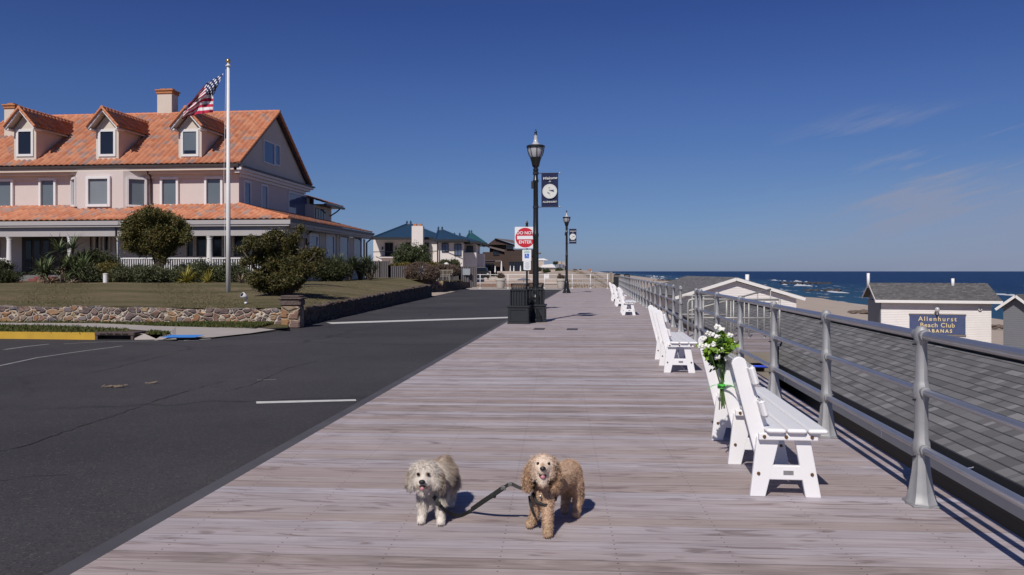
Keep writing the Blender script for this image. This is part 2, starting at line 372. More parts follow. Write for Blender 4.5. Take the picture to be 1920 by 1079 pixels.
m_tile = tile_mat('terracotta_tiles')
m_tilecap = M('terracotta_caps', (.52,.20,.10), .75, var=.35, scale=3, bmp=.2)
m_brick = M('orange_chimney_brick', (.42,.17,.07), .85, var=.35, scale=7, bmp=.5, bs=20, bd=.02)
m_brickstep = M('red_brick_steps', (.20,.06,.05), .85, var=.3, scale=8, bmp=.4)
m_glass_dk = glass_mat('dark_window_glass', (.014,.018,.032)); m_glass_dk.node_tree.nodes['Principled BSDF'].inputs['Specular IOR Level'].default_value = .35
m_glass_bl = glass_mat('window_with_blind', (.12,.145,.165), .15)
m_glass_bl2 = glass_mat('window_with_slatted_blind', (.20,.22,.24), .25, blinds=1)
m_glass_side = glass_mat('sea_facing_glass', (.10,.13,.22), .06)
m_wood_dk = M('dark_door_wood', (.030,.016,.012), .5, var=.3, scale=4)
m_stone_f = stone_mat('mortared_fieldstone', 4.6, mortar=(.50,.43,.35))
m_stone_s = stone_mat('shade_dimmed_stone', 4.2, mortar=(.06,.05,.042), mw=.03, dim=.3)  # fieldstone copy dimmed in its colour to paint in shade on side faces
m_cap = M('rough_cap_stone', (.105,.075,.066), .85, var=.5, scale=6, bmp=.9, bs=14, bd=.05)
m_alu = M('cast_aluminium', (.34,.34,.345), .6, .4, var=.12, scale=14, bmp=.25, bs=120, bd=.002)
m_rail = M('brushed_aluminium_tube', (.50,.50,.52), .34, .8, var=.12, scale=5, bmp=.05)
m_pipe = M('galvanised_pipe', (.40,.39,.36), .5, .3, var=.15, scale=4)
m_white = M('white_bench_paint', (.80,.79,.80), .38, var=.03, scale=5, bmp=.06, bs=30)
m_whitepipe = M('white_pipe_paint', (.74,.73,.72), .5, var=.06)
m_bolt = M('rusty_bolt', (.16,.075,.03), .6, .5, var=.4, scale=60)
m_plate = M('small_steel_plate', (.45,.45,.46), .35, .8, var=.15, scale=60)
m_black = M('black_cast_iron', (.012,.013,.014), .35, var=.3, scale=6, bmp=.1)
m_black2 = M('black_painted_steel', (.018,.020,.023), .45, var=.25, scale=6)
m_shing = shingle_mat('grey_asphalt_shingles'); m_shing2 = shingle_mat('brown_grey_shingles', (.13,.125,.125))
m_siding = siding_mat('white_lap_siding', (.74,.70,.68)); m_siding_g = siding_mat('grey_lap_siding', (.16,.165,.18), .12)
m_sidpav = siding_mat('slate_grey_siding', (.035,.052,.095), .115)
m_facia = M('white_fascia', (.74,.72,.70), .5, var=.05)
m_soffit = M('soffit_grey', (.30,.27,.25), .7, var=.08)
m_gut2 = M('pale_metal_gutter', (.20,.225,.30), .5, .1, var=.1)
m_rubber = M('black_membrane', (.010,.010,.012), .6, bmp=.1)
m_timber = M('weathered_timber', (.22,.19,.155), .85, var=.25, scale=5, bmp=.4, bs=30)
m_fence = M('grey_fence_boards', (.115,.103,.108), .85, var=.22, scale=5, bmp=.3)
m_bluepipe = M('blue_pipe', (.03,.08,.62), .4, var=.05)
m_slate_blue = M('blue_glazed_roof', (.020,.050,.092), .4, var=.2, scale=1.2, bmp=.4, bs=7, bd=.05)
m_teal = M('teal_roof', (.022,.085,.105), .5, var=.25, scale=1.5, bmp=.2)
m_housew = M('white_stucco', (.66,.61,.58), .85, var=.05)
m_brownsh = M('brown_cedar_shingle', (.055,.034,.028), .85, var=.25, scale=5, bmp=.3)
m_brownroof = M('brown_roof', (.15,.115,.10), .85, var=.2, scale=3)
m_pinkwall = M('sandy_masonry', (.42,.35,.31), .9, var=.15, scale=2)
m_umb = M('white_canvas', (.72,.71,.70), .8, var=.05)
m_planter = M('cast_stone', (.44,.40,.36), .9, var=.15, scale=6, bmp=.4, bs=30)
m_gold = M('gilded_ball', (.70,.48,.18), .3, .9, var=.1)
m_red = M('red_sign_sheeting', (.50,.012,.03), .45, var=.05, bmp=0)
m_signw = M('white_sign_sheeting', (.74,.74,.76), .45, var=.04, bmp=0)
m_signblue = M('blue_sign_print', (.03,.13,.55), .45, bmp=0)
m_signgreen = M('green_sign_print', (.10,.42,.30), .45, bmp=0)
m_signgrey = M('grey_sign_print', (.30,.32,.36), .45, bmp=0)
m_navy = M('navy_banner_cloth', (.008,.012,.055), .85, var=.1, bmp=0)
m_signnavy = M('weathered_blue_board', (.055,.075,.17), .6, var=.3, scale=3)
m_letgold = M('yellow_letters', (.68,.55,.28), .6, bmp=0)
m_lampglass = M('prismatic_lamp_glass', (.60,.60,.63), .15, var=.15, scale=20, bmp=.5, bs=50, bd=.01)
m_rock = M('jetty_rock', (.045,.042,.045), .8, var=.4, scale=1, bmp=.5, bs=3, bd=.1)
m_bark = M('brown_bark', (.06,.042,.032), .9, var=.3, scale=8, bmp=.8, bs=25, bd=.02)
m_pane_lamp = m_lampglass; m_lampglass.node_tree.nodes['Principled BSDF'].inputs['Transmission Weight'].default_value = .25; m_porchfloor = M('grey_porch_floor', (.16,.15,.15), .8)
l_tree = leafmat('olive_leaves', [(0,(.030,.040,.012)),(.4,(.070,.074,.018)),(.7,(.12,.095,.028)),(1,(.20,.11,.045))])
l_jun = leafmat('juniper_sprays', [(0,(.020,.026,.009)),(.45,(.052,.054,.016)),(.75,(.10,.080,.024)),(1,(.17,.115,.035))])
l_dark = leafmat('dark_hedge_leaves', [(0,(.016,.024,.009)),(.6,(.042,.050,.017)),(1,(.085,.080,.03))])
l_low = leafmat('low_juniper_leaves', [(0,(.030,.042,.020)),(.5,(.070,.082,.038)),(1,(.13,.125,.06))])
l_gold = leafmat('golden_shrub_leaves', [(0,(.04,.045,.010)),(.5,(.11,.09,.02)),(1,(.20,.13,.03))])
l_yel = leafmat('yellow_strap_leaves', [(0,(.16,.15,.03)),(.5,(.34,.30,.06)),(1,(.50,.42,.12))])
l_yuc = leafmat('yucca_leaves', [(0,(.05,.075,.03)),(.6,(.10,.13,.05)),(1,(.24,.25,.13))])
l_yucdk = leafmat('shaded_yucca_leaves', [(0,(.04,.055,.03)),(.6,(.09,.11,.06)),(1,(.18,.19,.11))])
l_dry = leafmat('dried_leaves', [(0,(.14,.10,.06)),(.6,(.28,.21,.15)),(1,(.40,.32,.24))])
l_ever = leafmat('evergreen_needles', [(0,(.022,.034,.014)),(.6,(.048,.064,.024)),(1,(.085,.10,.038))])
l_twig = leafmat('bare_brown_twigs', [(0,(.10,.070,.055)),(.5,(.13,.092,.072)),(1,(.165,.12,.098))])
l_grass = leafmat('grass_blades', [(0,(.09,.10,.042)),(.4,(.14,.125,.065)),(.7,(.19,.155,.095)),(1,(.25,.205,.13))], .9, spec=.1)
l_verge = leafmat('verge_blades', [(0,(.035,.06,.015)),(.5,(.07,.085,.025)),(1,(.15,.13,.06))], .9, spec=.1)
# ---------------------------------------------------------------- foliage
rng = np.random.default_rng(11)
def leaves(name, blobs, n, size, mat, parent, aspect=2.0, clump=.16, per=60, shell=.45, droop=0.0, up=.3):
    w = np.array([b[3]*b[4]*b[5] for b in blobs])**.75; w /= w.sum()
    nc = max(1, n//per); bi = rng.choice(len(blobs), nc, p=w); B = np.array([b[:6] for b in blobs])[bi]
    d = rng.normal(size=(nc,3)); d /= np.linalg.norm(d,axis=1)[:,None]
    r = rng.random(nc)**shell; cc = B[:,:3]+d*B[:,3:6]*r[:,None]
    cs = clump*rng.uniform(.6,1.4,nc)
    C = np.repeat(cc, per, 0)+rng.normal(size=(nc*per,3))*np.repeat(cs,per)[:,None]*np.array([1,1,.75])
    outd = np.repeat(d, per, 0)
    N = len(C); a = rng.normal(size=(N,3))+outd*.9; a[:,2] += up-droop; a /= np.linalg.norm(a,axis=1)[:,None]
    b = np.cross(a, rng.normal(size=(N,3))); b /= np.linalg.norm(b,axis=1)[:,None]+1e-9
    s = size*rng.uniform(.6,1.4,N)[:,None]; h = a*s*aspect/2; q = b*s/2
    V = np.stack([C-h, C+q*.9, C+h, C-q*.9], 1).reshape(-1,3)
    me = mesh_np(name, V, np.arange(N*4), 4)
    return link_mesh(name, me, mat, parent)
def strap(mb, base, ang, length, width, elev, bend, seg=4):
    dx, dy = math.cos(ang), math.sin(ang); px, py = -dy, dx; p = Vector(base); e = elev; vs = []
    for i in range(seg+1):
        t = i/seg; w = width*(1-t)**.6*(.55+.45*min(1,t*4)) if i < seg else 0.002
        vs += [p+Vector((px*w/2,py*w/2,0)), p-Vector((px*w/2,py*w/2,0))]
        st = length/seg; p = p+Vector((dx*math.cos(e)*st, dy*math.cos(e)*st, math.sin(e)*st)); e -= bend/seg
    mb.add(vs, [(2*i,2*i+1,2*i+3,2*i+2) for i in range(seg)])
def rosette(mb, c, n, length, width, emin=-.2, emax=1.4, bend=.7):
    for i in range(n):
        strap(mb, c, random.uniform(0,6.283), length*random.uniform(.7,1.1), width, random.uniform(emin,emax), random.uniform(.2,bend))
def blades(name, pts, h, mat, wid=.012):
    N = len(pts); t = rng.uniform(0,6.283,N); hh = h*rng.uniform(.4,1.3,N); ww = wid*rng.uniform(.6,1.4,N)
    dx = np.stack([np.cos(t),np.sin(t),np.zeros(N)],1)*ww[:,None]; lean = np.stack([rng.normal(size=N)*.35,rng.normal(size=N)*.35,np.ones(N)],1)*hh[:,None]
    V = np.stack([pts-dx, pts+dx, pts+lean],1).reshape(-1,3)
    return link_mesh(name, mesh_np(name, V, np.arange(N*3), 3), mat)
# ---------------------------------------------------------------- text
def text_mb(body, size, M4, name, mat, parent, thick=.0, extrude=.002, shear=0, space=1, align='CENTER'):
    cu = bpy.data.curves.new(name, 'FONT'); cu.body = body; cu.size = size; cu.extrude = extrude; cu.offset = thick; cu.shear = shear
    cu.space_character = space; cu.align_x = align; cu.align_y = 'CENTER'; cu.resolution_u = 3
    o = bpy.data.objects.new('tmp', cu); COL.objects.link(o); bpy.context.view_layer.update()
    me = bpy.data.meshes.new_from_object(o.evaluated_get(bpy.context.evaluated_depsgraph_get())); me.name = name
    bpy.data.objects.remove(o); bpy.data.curves.remove(cu); me.materials.clear(); me.transform(M4)
    return link_mesh(name, me, mat, parent)
# M4: text plane facing -y turned by a, at point p
def facing(p, a=0, tilt=0): return Matrix.Translation(p) @ Matrix.Rotation(a,4,'Z') @ Matrix.Rotation(R(90)+tilt,4,'X')
# ---------------------------------------------------------------- roof surfaces
def tile_surface(name, o, u, v, L0, W, parent, pitch=.34, course=.42, clip=None, amp=.10, sub=8, mat=None):
    """o = eave corner, u = unit along the eave (length L0), v = unit up the slope (length W); clip(t)->(umin,umax) along the eave"""
    o = np.array(o,float); u = np.array(u,float); v = np.array(v,float); n = np.cross(u,v); n /= np.linalg.norm(n)
    if n[2] < 0: n = -n
    nu = int(L0/pitch*sub)+1; us = np.linspace(0,L0,nu); nc = int(math.ceil(W/course))
    V = []; UV = []
    for j in range(nc):
        for e,(t,lift) in enumerate(((j*course,.045),(min(W,(j+1)*course),.0))):
            a,b = clip(t) if clip else (0,L0)
            uu = np.clip(us,a,b); ph = uu/pitch*2*math.pi
            hgt = amp*np.abs(np.cos(ph/2))**1.0 + lift + .012*rng.standard_normal()*0
            V.append(o+uu[:,None]*u+t*v+hgt[:,None]*n)
            UV.append(np.stack([uu/pitch+.5, np.full(nu, j+.5)],1))
    V = np.concatenate(V); UV = np.concatenate(UV); Fc = []
    for j in range(nc):
        for e in range(2 if j < nc-1 else 1):
            r0 = (2*j+e)*nu; r1 = r0+nu; i = np.arange(nu-1)
            Fc.append(np.stack([r0+i, r0+i+1, r1+i+1, r1+i],1))
    # undercut at the eave so that the first course has a thickness
    i = np.arange(nu-1); base = len(V); a,b = clip(0) if clip else (0,L0); uu = np.clip(us,a,b)
    V = np.concatenate([V, o+uu[:,None]*u+(np.abs(np.cos(uu/pitch*math.pi))*amp*.55)[:,None]*n+.02*v]); UV = np.concatenate([UV, np.stack([uu/pitch+.5, np.full(nu,.5)],1)])
    Fc.append(np.stack([base+i, base+i+1, i+1, i],1))
    Fc = np.concatenate(Fc)
    me = bpy.data.meshes.new(name); me.vertices.add(len(V)); me.vertices.foreach_set('co', V.astype(np.float32).ravel())
    me.loops.add(Fc.size); me.loops.foreach_set('vertex_index', Fc.astype(np.int32).ravel()); me.polygons.add(len(Fc))
    me.polygons.foreach_set('loop_start', np.arange(len(Fc),dtype=np.int32)*4)
    me.update(calc_edges=True)
    l = me.uv_layers.new(name='UVMap'); l.data.foreach_set('uv', UV[Fc.ravel()].astype(np.float32).ravel())
    me.validate()
    ob = link_mesh(name, me, mat or m_tile, parent)
    return ob
def caps(mb, p, q, r=.11, step=.38):
    p = Vector(p); q = Vector(q); n = int((q-p).length/step); d = (q-p)/n
    for i in range(n): mb.tube([p+d*i, p+d*(i+1.12)], [r*1.12, r*.9], 8)
def uv_quad(name, pts, uvs, mat, parent, thick=0):
    me = bpy.data.meshes.new(name); fs = [(0,1,2,3)]; vs = [Vector(p) for p in pts]
    me.from_pydata(vs, [], fs); l = me.uv_layers.new(name='UVMap')
    for i,u in enumerate(uvs): l.data[i].uv = u
    me.update(); o = link_mesh(name, me, mat, parent); return o
def slab_roof(name, eave0, eave1, ridge1, ridge0, mat, parent, th=.06):
    """sloping slab with metre UVs: u along eave, v up slope"""
    e0,e1,r1,r0 = [Vector(p) for p in (eave0,eave1,ridge1,ridge0)]
    ud = (e1-e0).normalized(); n = (e1-e0).cross(r0-e0).normalized(); n = n if n.z > 0 else -n; vd = n.cross(ud); 
    if vd.dot(r0-e0) < 0: vd = -vd
    top = [e0,e1,r1,r0]; bot = [p-n*th for p in top]; me = bpy.data.meshes.new(name)
    fs = [(0,1,2,3),(7,6,5,4),(0,4,5,1),(1,5,6,2),(2,6,7,3),(3,7,4,0)]
    me.from_pydata(top+bot, [], fs); l = me.uv_layers.new(name='UVMap')
    for p in me.polygons:
        for li in p.loop_indices:
            co = (top+bot)[me.loops[li].vertex_index]; l.data[li].uv = ((co-e0).dot(ud)+50, (co-e0).dot(vd)+10)
    me.update(); return link_mesh(name, me, mat, parent)
# ================================================================ CAMERA, LIGHT, SKY
cam = bpy.data.cameras.new('camera'); co = bpy.data.objects.new('camera', cam); COL.objects.link(co); S.camera = co
cam.lens = 28.0; cam.sensor_width = 36.0; cam.clip_start = .1; cam.clip_end = 60000
cam.shift_y = -(539.5-HOR)/1920.0
co.location = (0,0,HC); co.rotation_euler = (R(90), 0, TH)
EL = R(45); AZ = R(15.9)                       # shadows fall AZ to the right of the boardwalk's direction
sd = Vector((-math.sin(AZ)*math.cos(EL), -math.cos(AZ)*math.cos(EL), math.sin(EL)))
sl = bpy.data.lights.new('sun','SUN'); so = bpy.data.objects.new('sun', sl); COL.objects.link(so)
sl.energy = 4.0; sl.angle = R(.53); sl.color = (1,.945,.87); so.rotation_euler = sd.to_track_quat('Z','Y').to_euler(); so.location = (0,-20,30)
w = bpy.data.worlds.new('World'); S.world = w; w.use_nodes = True; nt = w.node_tree; bg = nt.nodes['Background']
sky = nt.nodes.new('ShaderNodeTexSky'); sky.sky_type = 'NISHITA'; sky.sun_disc = False; sky.sun_elevation = EL; sky.sun_rotation = math.pi+AZ
sky.altitude = 0; sky.air_density = 1.0; sky.dust_density = .35; sky.ozone_density = 4.0
# thin cirrus far out over the sea
geo = nt.nodes.new('ShaderNodeTexCoord'); sp = nt.nodes.new('ShaderNodeSeparateXYZ'); L(nt, geo.outputs['Generated'], sp.inputs[0])
zc = math_n(nt,'MAXIMUM', sp.outputs[2], .02)
cb = nt.nodes.new('ShaderNodeCombineXYZ'); L(nt, sp.outputs[0], cb.inputs[0]); L(nt, sp.outputs[2], cb.inputs[1]); L(nt, sp.outputs[1], cb.inputs[2])
mp = nt.nodes.new('ShaderNodeMapping'); mp.vector_type = 'TEXTURE'; mp.inputs['Rotation'].default_value = (0,0,R(17)); mp.inputs['Scale'].default_value = (.22,.030,.6); L(nt, cb.outputs[0], mp.inputs[0])
cn = nt.nodes.new('ShaderNodeTexNoise'); cn.inputs['Scale'].default_value = 1.1; cn.inputs['Detail'].default_value = 7; cn.inputs['Roughness'].default_value = .62; L(nt, mp.outputs[0], cn.inputs['Vector'])
azf = math_n(nt,'MULTIPLY', ramp(nt, sp.outputs[0], [(.17,0),(.42,1)]), ramp(nt, sp.outputs[2], [(.0,.3),(.05,1),(.12,.8),(.20,0)]))
wis = math_n(nt,'MULTIPLY', math_n(nt,'MULTIPLY', ramp(nt, cn.outputs[0], [(.49,0),(.60,.5),(.68,1)]), ramp(nt, sp.outputs[0], [(.20,0),(.32,1)])), ramp(nt, sp.outputs[2], [(.02,.2),(.08,1),(.15,.9),(.19,0)]))
veil = math_n(nt,'MULTIPLY', math_n(nt,'MULTIPLY', ramp(nt, sp.outputs[0], [(.12,0),(.50,.75)]), ramp(nt, math_n(nt,'SUBTRACT', sp.outputs[2], math_n(nt,'MULTIPLY', sp.outputs[0], .10)), [(.0,1),(.03,.85),(.085,0)])), math_n(nt,'ADD', .6, math_n(nt,'MULTIPLY', cn.outputs[0], .8)))
cl = math_n(nt,'MINIMUM', math_n(nt,'ADD', wis, veil), .8)
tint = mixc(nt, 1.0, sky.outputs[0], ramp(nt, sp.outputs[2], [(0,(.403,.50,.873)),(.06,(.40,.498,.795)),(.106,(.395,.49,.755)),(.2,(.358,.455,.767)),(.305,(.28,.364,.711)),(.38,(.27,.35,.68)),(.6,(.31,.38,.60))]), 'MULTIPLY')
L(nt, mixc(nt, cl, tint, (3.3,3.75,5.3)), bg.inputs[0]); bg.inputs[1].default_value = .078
S.view_settings.view_transform = 'Standard'; S.view_settings.look = 'None'; S.view_settings.gamma = 1; S.view_settings.exposure = 0

# ================================================================ GROUND, ROAD, BOARDWALK
def sheet(name, pts, mat, z=None):
    mb = MB(); mb.face([(p[0],p[1],p[2] if z is None else z) for p in pts]); return mb.build(name, mat)
ZR = -.04
o = structure(sheet('road', [(-70,-12,0),(-2.6,-12,0),(-2.6,68,0),(-14,68,0),(-14,19,0),(-70,19,0)], m_asph, ZR))
# boardwalk: one thick deck with its seaward edge board, and the sealed board along the road
DK0, DK1, DY0, DY1 = -2.58, 2.39, -6, 70.5
mb = MB(); mb.box(DK0, DK1, DY0, DY1, -.06, 0); structure(mb.build('boardwalk', m_deck))
mb = MB(); mb.box(DK0-.15, DK0-.004, DY0, DY1, -.2, -.018); structure(mb.build('boardwalk_edge', m_kerbboard))
mb = MB(); mb.box(DK1-.05, DK1-.006, DY0, DY1, -.36, -.062)
for i in range(30): mb.box(DK1-.35, DK1-.1, 1+i*2.4, 1.25+i*2.4, -3.3, -.062)
structure(mb.build('boardwalk_substructure', m_timber))
# terrain under and beyond everything: land, dune and beach in one sheet
def terr(x, y):
    edge = 2.2 if y < 70 else 2.2-min(1,(y-70)/40)*5
    t = np.clip((x-edge)/(4.0 if y < 70 else 10), 0, 1); t = t*t*(3-2*t)
    z = -.22*(1-t) + t*(-3.15-.0285*max(0,x-10))
    if x > 60: z = min(z, -4.6-.03*(x-60))
    if y > 85:
        d = np.clip((y-85)/60,0,1)*np.exp(-((x+5)/11.0)**2)*(1.75+.2*math.sin(x*.31+y*.043)+.2*math.sin(x*.7-y*.09))
        z += d*np.exp(-max(0,y-250)/500)
        z += np.clip((y-85)/40,0,1)*.28*math.sin(x*.55+y*.12)*math.exp(-abs(x-4)/9)
    return float(z)
xs = np.concatenate([[-2500,-1200,-500,-200,-120,-80,-60,-50],np.arange(-42,30,1.4),np.arange(30,75,3.0),[90,120,160,240]])
ys = np.concatenate([np.arange(-30,60,8.0),np.arange(60,240,2.5),np.arange(240,600,15),[650,750,900,1200,1700,2400,3500]])
V = [(x,y,terr(x,y)) for y in ys for x in xs]; nx = len(xs); Fq = []
for j in range(len(ys)-1):
    for i in range(nx-1): Fq += [j*nx+i, j*nx+i+1, (j+1)*nx+i+1, (j+1)*nx+i]
structure(link_mesh('beach', mesh_np('beach', V, Fq, 4), m_dune, None, True)).data.materials[0] = m_sand
# sea
m, nt, b = new_mat('sea_water'); v = coords(nt); sp = nt.nodes.new('ShaderNodeSeparateXYZ'); L(nt, v, sp.inputs[0])
w1 = noise(nt, coords(nt, scale=(.12,.035,1)), 1.0, 7, .6); w2 = noise(nt, coords(nt, scale=(.7,.25,1)), 1.0, 5, .65)
c = mixc(nt, ramp(nt, w1, [(.35,0),(.65,1)]), (.004,.017,.060), (.008,.036,.098))
dist = math_n(nt,'DIVIDE', math_n(nt,'SUBTRACT', sp.outputs[0], 41), 100)
c = mixc(nt, ramp(nt, dist, [(0,.9),(.25,.55),(1,0)]), c, (.022,.075,.115))
shore = math_n(nt,'SUBTRACT', math_n(nt,'ADD', sp.outputs[0], math_n(nt,'MULTIPLY', math_n(nt,'SUBTRACT', noise(nt, coords(nt, scale=(.0,.02,0)), 1, 4), .5), 14)), 37)
band = ramp(nt, math_n(nt,'DIVIDE', shore, 100), [(0,1),(.055,.95),(.075,.18),(.16,.06),(.19,.45),(.22,.05),(.4,.22),(.9,.03)])
fn = noise(nt, coords(nt, scale=(.30,.055,1)), 1.0, 8, .68)
foam = ramp(nt, math_n(nt,'ADD', fn, math_n(nt,'MULTIPLY', band, .34)), [(.66,0),(.72,1)])
caps_ = ramp(nt, noise(nt, coords(nt, scale=(.05,.016,1)), 1.0, 9, .7), [(.70,0),(.735,.7)])
foam = math_n(nt,'MAXIMUM', foam, caps_)
L(nt, mixc(nt, foam, c, (.62,.63,.66)), b.inputs['Base Color'])
L(nt, math_n(nt,'ADD', .42, math_n(nt,'MULTIPLY', foam, .4)), b.inputs['Roughness']); b.inputs['Specular IOR Level'].default_value = .18
bump(nt, b, math_n(nt,'ADD', w1, math_n(nt,'MULTIPLY', w2, .35)), .9, 1.6); m_sea = m
sx = np.concatenate([np.arange(24,140,4.0),[160,200,260,400,800,2000,8000,40000]]); sy = np.concatenate([[-800,-200],np.arange(-60,420,4.0),[450,500,600,800,1200,2000,4000,10000,40000]])
V = [(x,y,-4.2+(.10*math.sin(x*.55+math.sin(y*.045)*1.6)+.06*math.sin(x*1.3+y*.1) if x < 300 else 0)) for y in sy for x in sx]; nx = len(sx); Fq = []
for j in range(len(sy)-1):
    for i in range(nx-1): Fq += [j*nx+i, j*nx+i+1, (j+1)*nx+i+1, (j+1)*nx+i]
structure(link_mesh('sea', mesh_np('sea', V, Fq, 4), m_sea, None, True))
# breaking waves: real low ridges of white water
def surf(x0, y0, y1, hgt, seed):
    r = random.Random(seed); V = []; Fq = []; n = int((y1-y0)/1.5)
    for i in range(n+1):
        t = i/n; y = y0+(y1-y0)*t; e = math.sin(math.pi*t)**.5*max(.0,min(1,.45+.9*math.sin(y*.21+seed*1.7)*math.sin(y*.083+seed)+.35*math.sin(y*.61))); x = x0+1.4*math.sin(y*.05+seed)+.5*math.sin(y*.23+seed*2)
        for k,(dx,dz) in enumerate(((-1.5,-.05),(-.7,.3),(-.1,.65),(.25,.5),(.6,-.1))):
            V.append((x+dx*e*r.uniform(.75,1.25), y, -4.22+hgt*e*dz*r.uniform(.6,1.25)))
    for i in range(n):
        for k in range(4): Fq += [i*5+k, i*5+k+1, (i+1)*5+k+1, (i+1)*5+k]
    return V, Fq
m_foam = M('sea_foam', (.50,.52,.56), .8, var=.2, scale=1.5, bmp=.5, bs=4, bd=.1)
A = []; Fa = []
for (x0,y0,y1,hg,sd_) in ((43.5,60,100,.3,1),(43,104,150,.28,2),(44,160,235,.35,3),(60,150,190,.5,4),(66,215,250,.7,5),(80,300,350,1.2,6),(70,320,420,1.0,7),(58,260,330,.8,8),(98,180,215,.5,9),(120,270,330,1.0,10),(90,120,150,.4,12),(56,400,540,1.0,13),(62,470,640,1.3,14),(50,600,760,1.0,15),(86,520,700,1.4,16),(110,420,520,1.2,17),(150,330,380,1.0,18),(64,700,1000,1.5,19)):
    V, Fq = surf(x0,y0,y1,hg,sd_); Fa += [f+len(A) for f in Fq]; A += V
tag(link_mesh('breaking_surf', mesh_np('breaking_surf', A, Fa, 4), m_foam, None, True), kind='stuff')
# jetties of dark rocks running out to sea
def jetty(x0, x1, y, h, label, seed, n=44):
    random.seed(seed); mb = MB()
    for i in range(n):
        t = random.random(); mb.ico((x0+(x1-x0)*t, y+random.uniform(-2.5,2.5)+(x1-x0)*t*.12, -4.4+random.uniform(0,h)*(1-.5*t)), random.uniform(.4,1.15), 1, (1.3,1,.6), .25)
    single(mb.build('rock_jetty', m_rock), label, 'jetty', 'rock jetties along the beach')
jetty(60, 70, 238, .5, 'dark rock jetty in the surf just right of the gabled white cabana roof', 1)
jetty(84, 106, 372, .8, 'distant dark rock jetty right of the short white pipe on the gabled cabana', 2, 110)
jetty(34, 62, 470, .9, 'far low rock jetty beyond the seaward end of the boardwalk railing', 3, 60)

# kerb, verge, pavement on the far side of the road
kerb = [G(x,y,ZR) for x,y in ((-420,632),(-150,634),(0,635.5),(178,637.5),(250,638),(290,638.5),(330,637),(400,633),(470,625),(520,617),(550,612.5))]
back = [cw(-6.0,22.4),cw(-30,23.6)]
def strip(name, cols, mat):
    mb = MB()
    for a,b_ in cols: mb.v += [tuple(a),tuple(b_)]
    for i in range(len(cols)-1): mb.f.append((2*i,2*i+1,2*i+3,2*i+2))
    return structure(mb.build(name, mat))
def wl(px, z=.088): D = 22.35 if px < 500 else 22.1; return cw((px-960)*D/F, D, z)
vc = [((*kerb[i][:2],.085), wl(p_)) for i,p_ in ((0,-420),(1,-150),(2,0),(3,178),(4,250))]+[(G(290,626,.075),wl(290)),(G(318,625,.05),wl(318)),(G(322,613,.065),wl(322)),(G(400,614.2,.055),wl(400)),(G(470,614.5,.045),wl(470)),(G(540,614.8,.035),wl(540,.06))]
strip('verge', vc, m_verge)
mb = MB()
for i in range(len(kerb)-1):
    if 3 <= i < 5 : continue
    p,q = Vector(kerb[i]),Vector(kerb[i+1]); h = .125 if i < 3 else (.10 if i < 5 else .098)
    mb.beam((p.x,p.y,ZR+h/2),(q.x,q.y,ZR+h/2), .15, h+.02)
kb = MB()
def kerbseg(i0,i1,h): 
    m_ = MB()
    for i in range(i0,i1):
        p,q = Vector(kerb[i]),Vector(kerb[i+1]); d = (q-p).normalized(); nn = Vector((-d.y,d.x,0))*.075
        m_.beam(p+nn+Vector((0,0,h/2-.01)), q+nn+Vector((0,0,h/2-.01)), .15, h+.02)
    return m_
tag(kerbseg(0,3,.155).build('painted_kerb', m_yellow), kind='structure')
tag(kerbseg(5,10,.022).build('low_kerb', m_conc), kind='structure')
# inlet
p = Vector(kerb[3]); q = Vector(kerb[4]); d = (q-p).normalized(); nn = Vector((-d.y,d.x,0)); Mx = Matrix.Translation((p.x,p.y,0)) @ Matrix.Rotation(math.atan2(d.y,d.x),4,'Z'); LL = (q-p).length
iv = empty('storm_drain', (p.x+d.x*LL/2, p.y+d.y*LL/2, ZR), 'rusty cast iron storm drain set in the kerb beside the yellow paint', 'storm drain')
mb = MB(); mb.bbox(-.02,LL+.02,0,.5,.055,.13,.012,Mx); mb.box(0,.06,.0,.45,ZR-.02,.055,Mx); mb.box(LL-.06,LL,.0,.45,ZR-.02,.055,Mx); mb.box(.06,LL-.06,.25,.45,ZR-.02,.055,Mx); mb.build('inlet_hood', m_rusty, iv)
mb = MB()
for i in range(4): mb.box(.12+i*(LL-.2)/4, .12+i*(LL-.2)/4+.13, -.004, .02, .075, .10, Mx)
mb.build('inlet_slot', m_black_hole, iv)
mb = MB(); mb.box(.06,LL-.06,.02,.24,ZR+.001,ZR+.012,Mx); mb.build('inlet_mouth', m_black_hole, iv)
# pavement
pv = [(-420,604.5),(-150,604.5),(0,605.5),(100,606),(180,606.5),(292,611.5),(400,614),(538,614.5),(520,617.5),(470,625.3),(400,632.8),(330,636.5),(290,638),(322,624),(300,622),(252,618.5),(150,612),(0,609.5),(-150,608.6),(-420,608.6)]
strip('pavement', [(G(x,yf,zf+.016),G(x,yb_,zb+.016)) for x,yb_,yf,zb,zf in ((-420,604.5,608.6,.09,.09),(-150,604.5,608.6,.09,.09),(0,605.5,609.5,.09,.09),(100,606,611,.09,.09),(180,606.5,614,.09,.09),(252,609.5,618.5,.09,.085),(290,611.5,621.5,.085,.08),(318,612.2,625,.07,.055),(330,612.6,636.4,.07,-.022),(400,614,632.6,.06,-.022),(470,614.3,625.0,.05,-.02),(520,614.5,617.5,.045,-.005),(541,614.6,615.2,.04,.0))], m_conc)
structure(sheet('pavement_patch', [G(x,y,z) for x,y,z in ((321,623.3,.080),(331.5,636.4,.004),(290,637.6,-.02),(304,629,.05))], m_conc))
structure(sheet('pavement_apron', [G(x,y,z) for x,y,z in ((252,637.6,-.03),(254,624,.098),(272,626.5,.085),(296,637,-.03))], m_conc))
structure(sheet('ramp_mat', [G(x,y,z) for x,y,z in ((301,633.2,.04),(321,628.2,.072),(383,628.2,.046),(365,633.2,.024))], m_bluepaint))
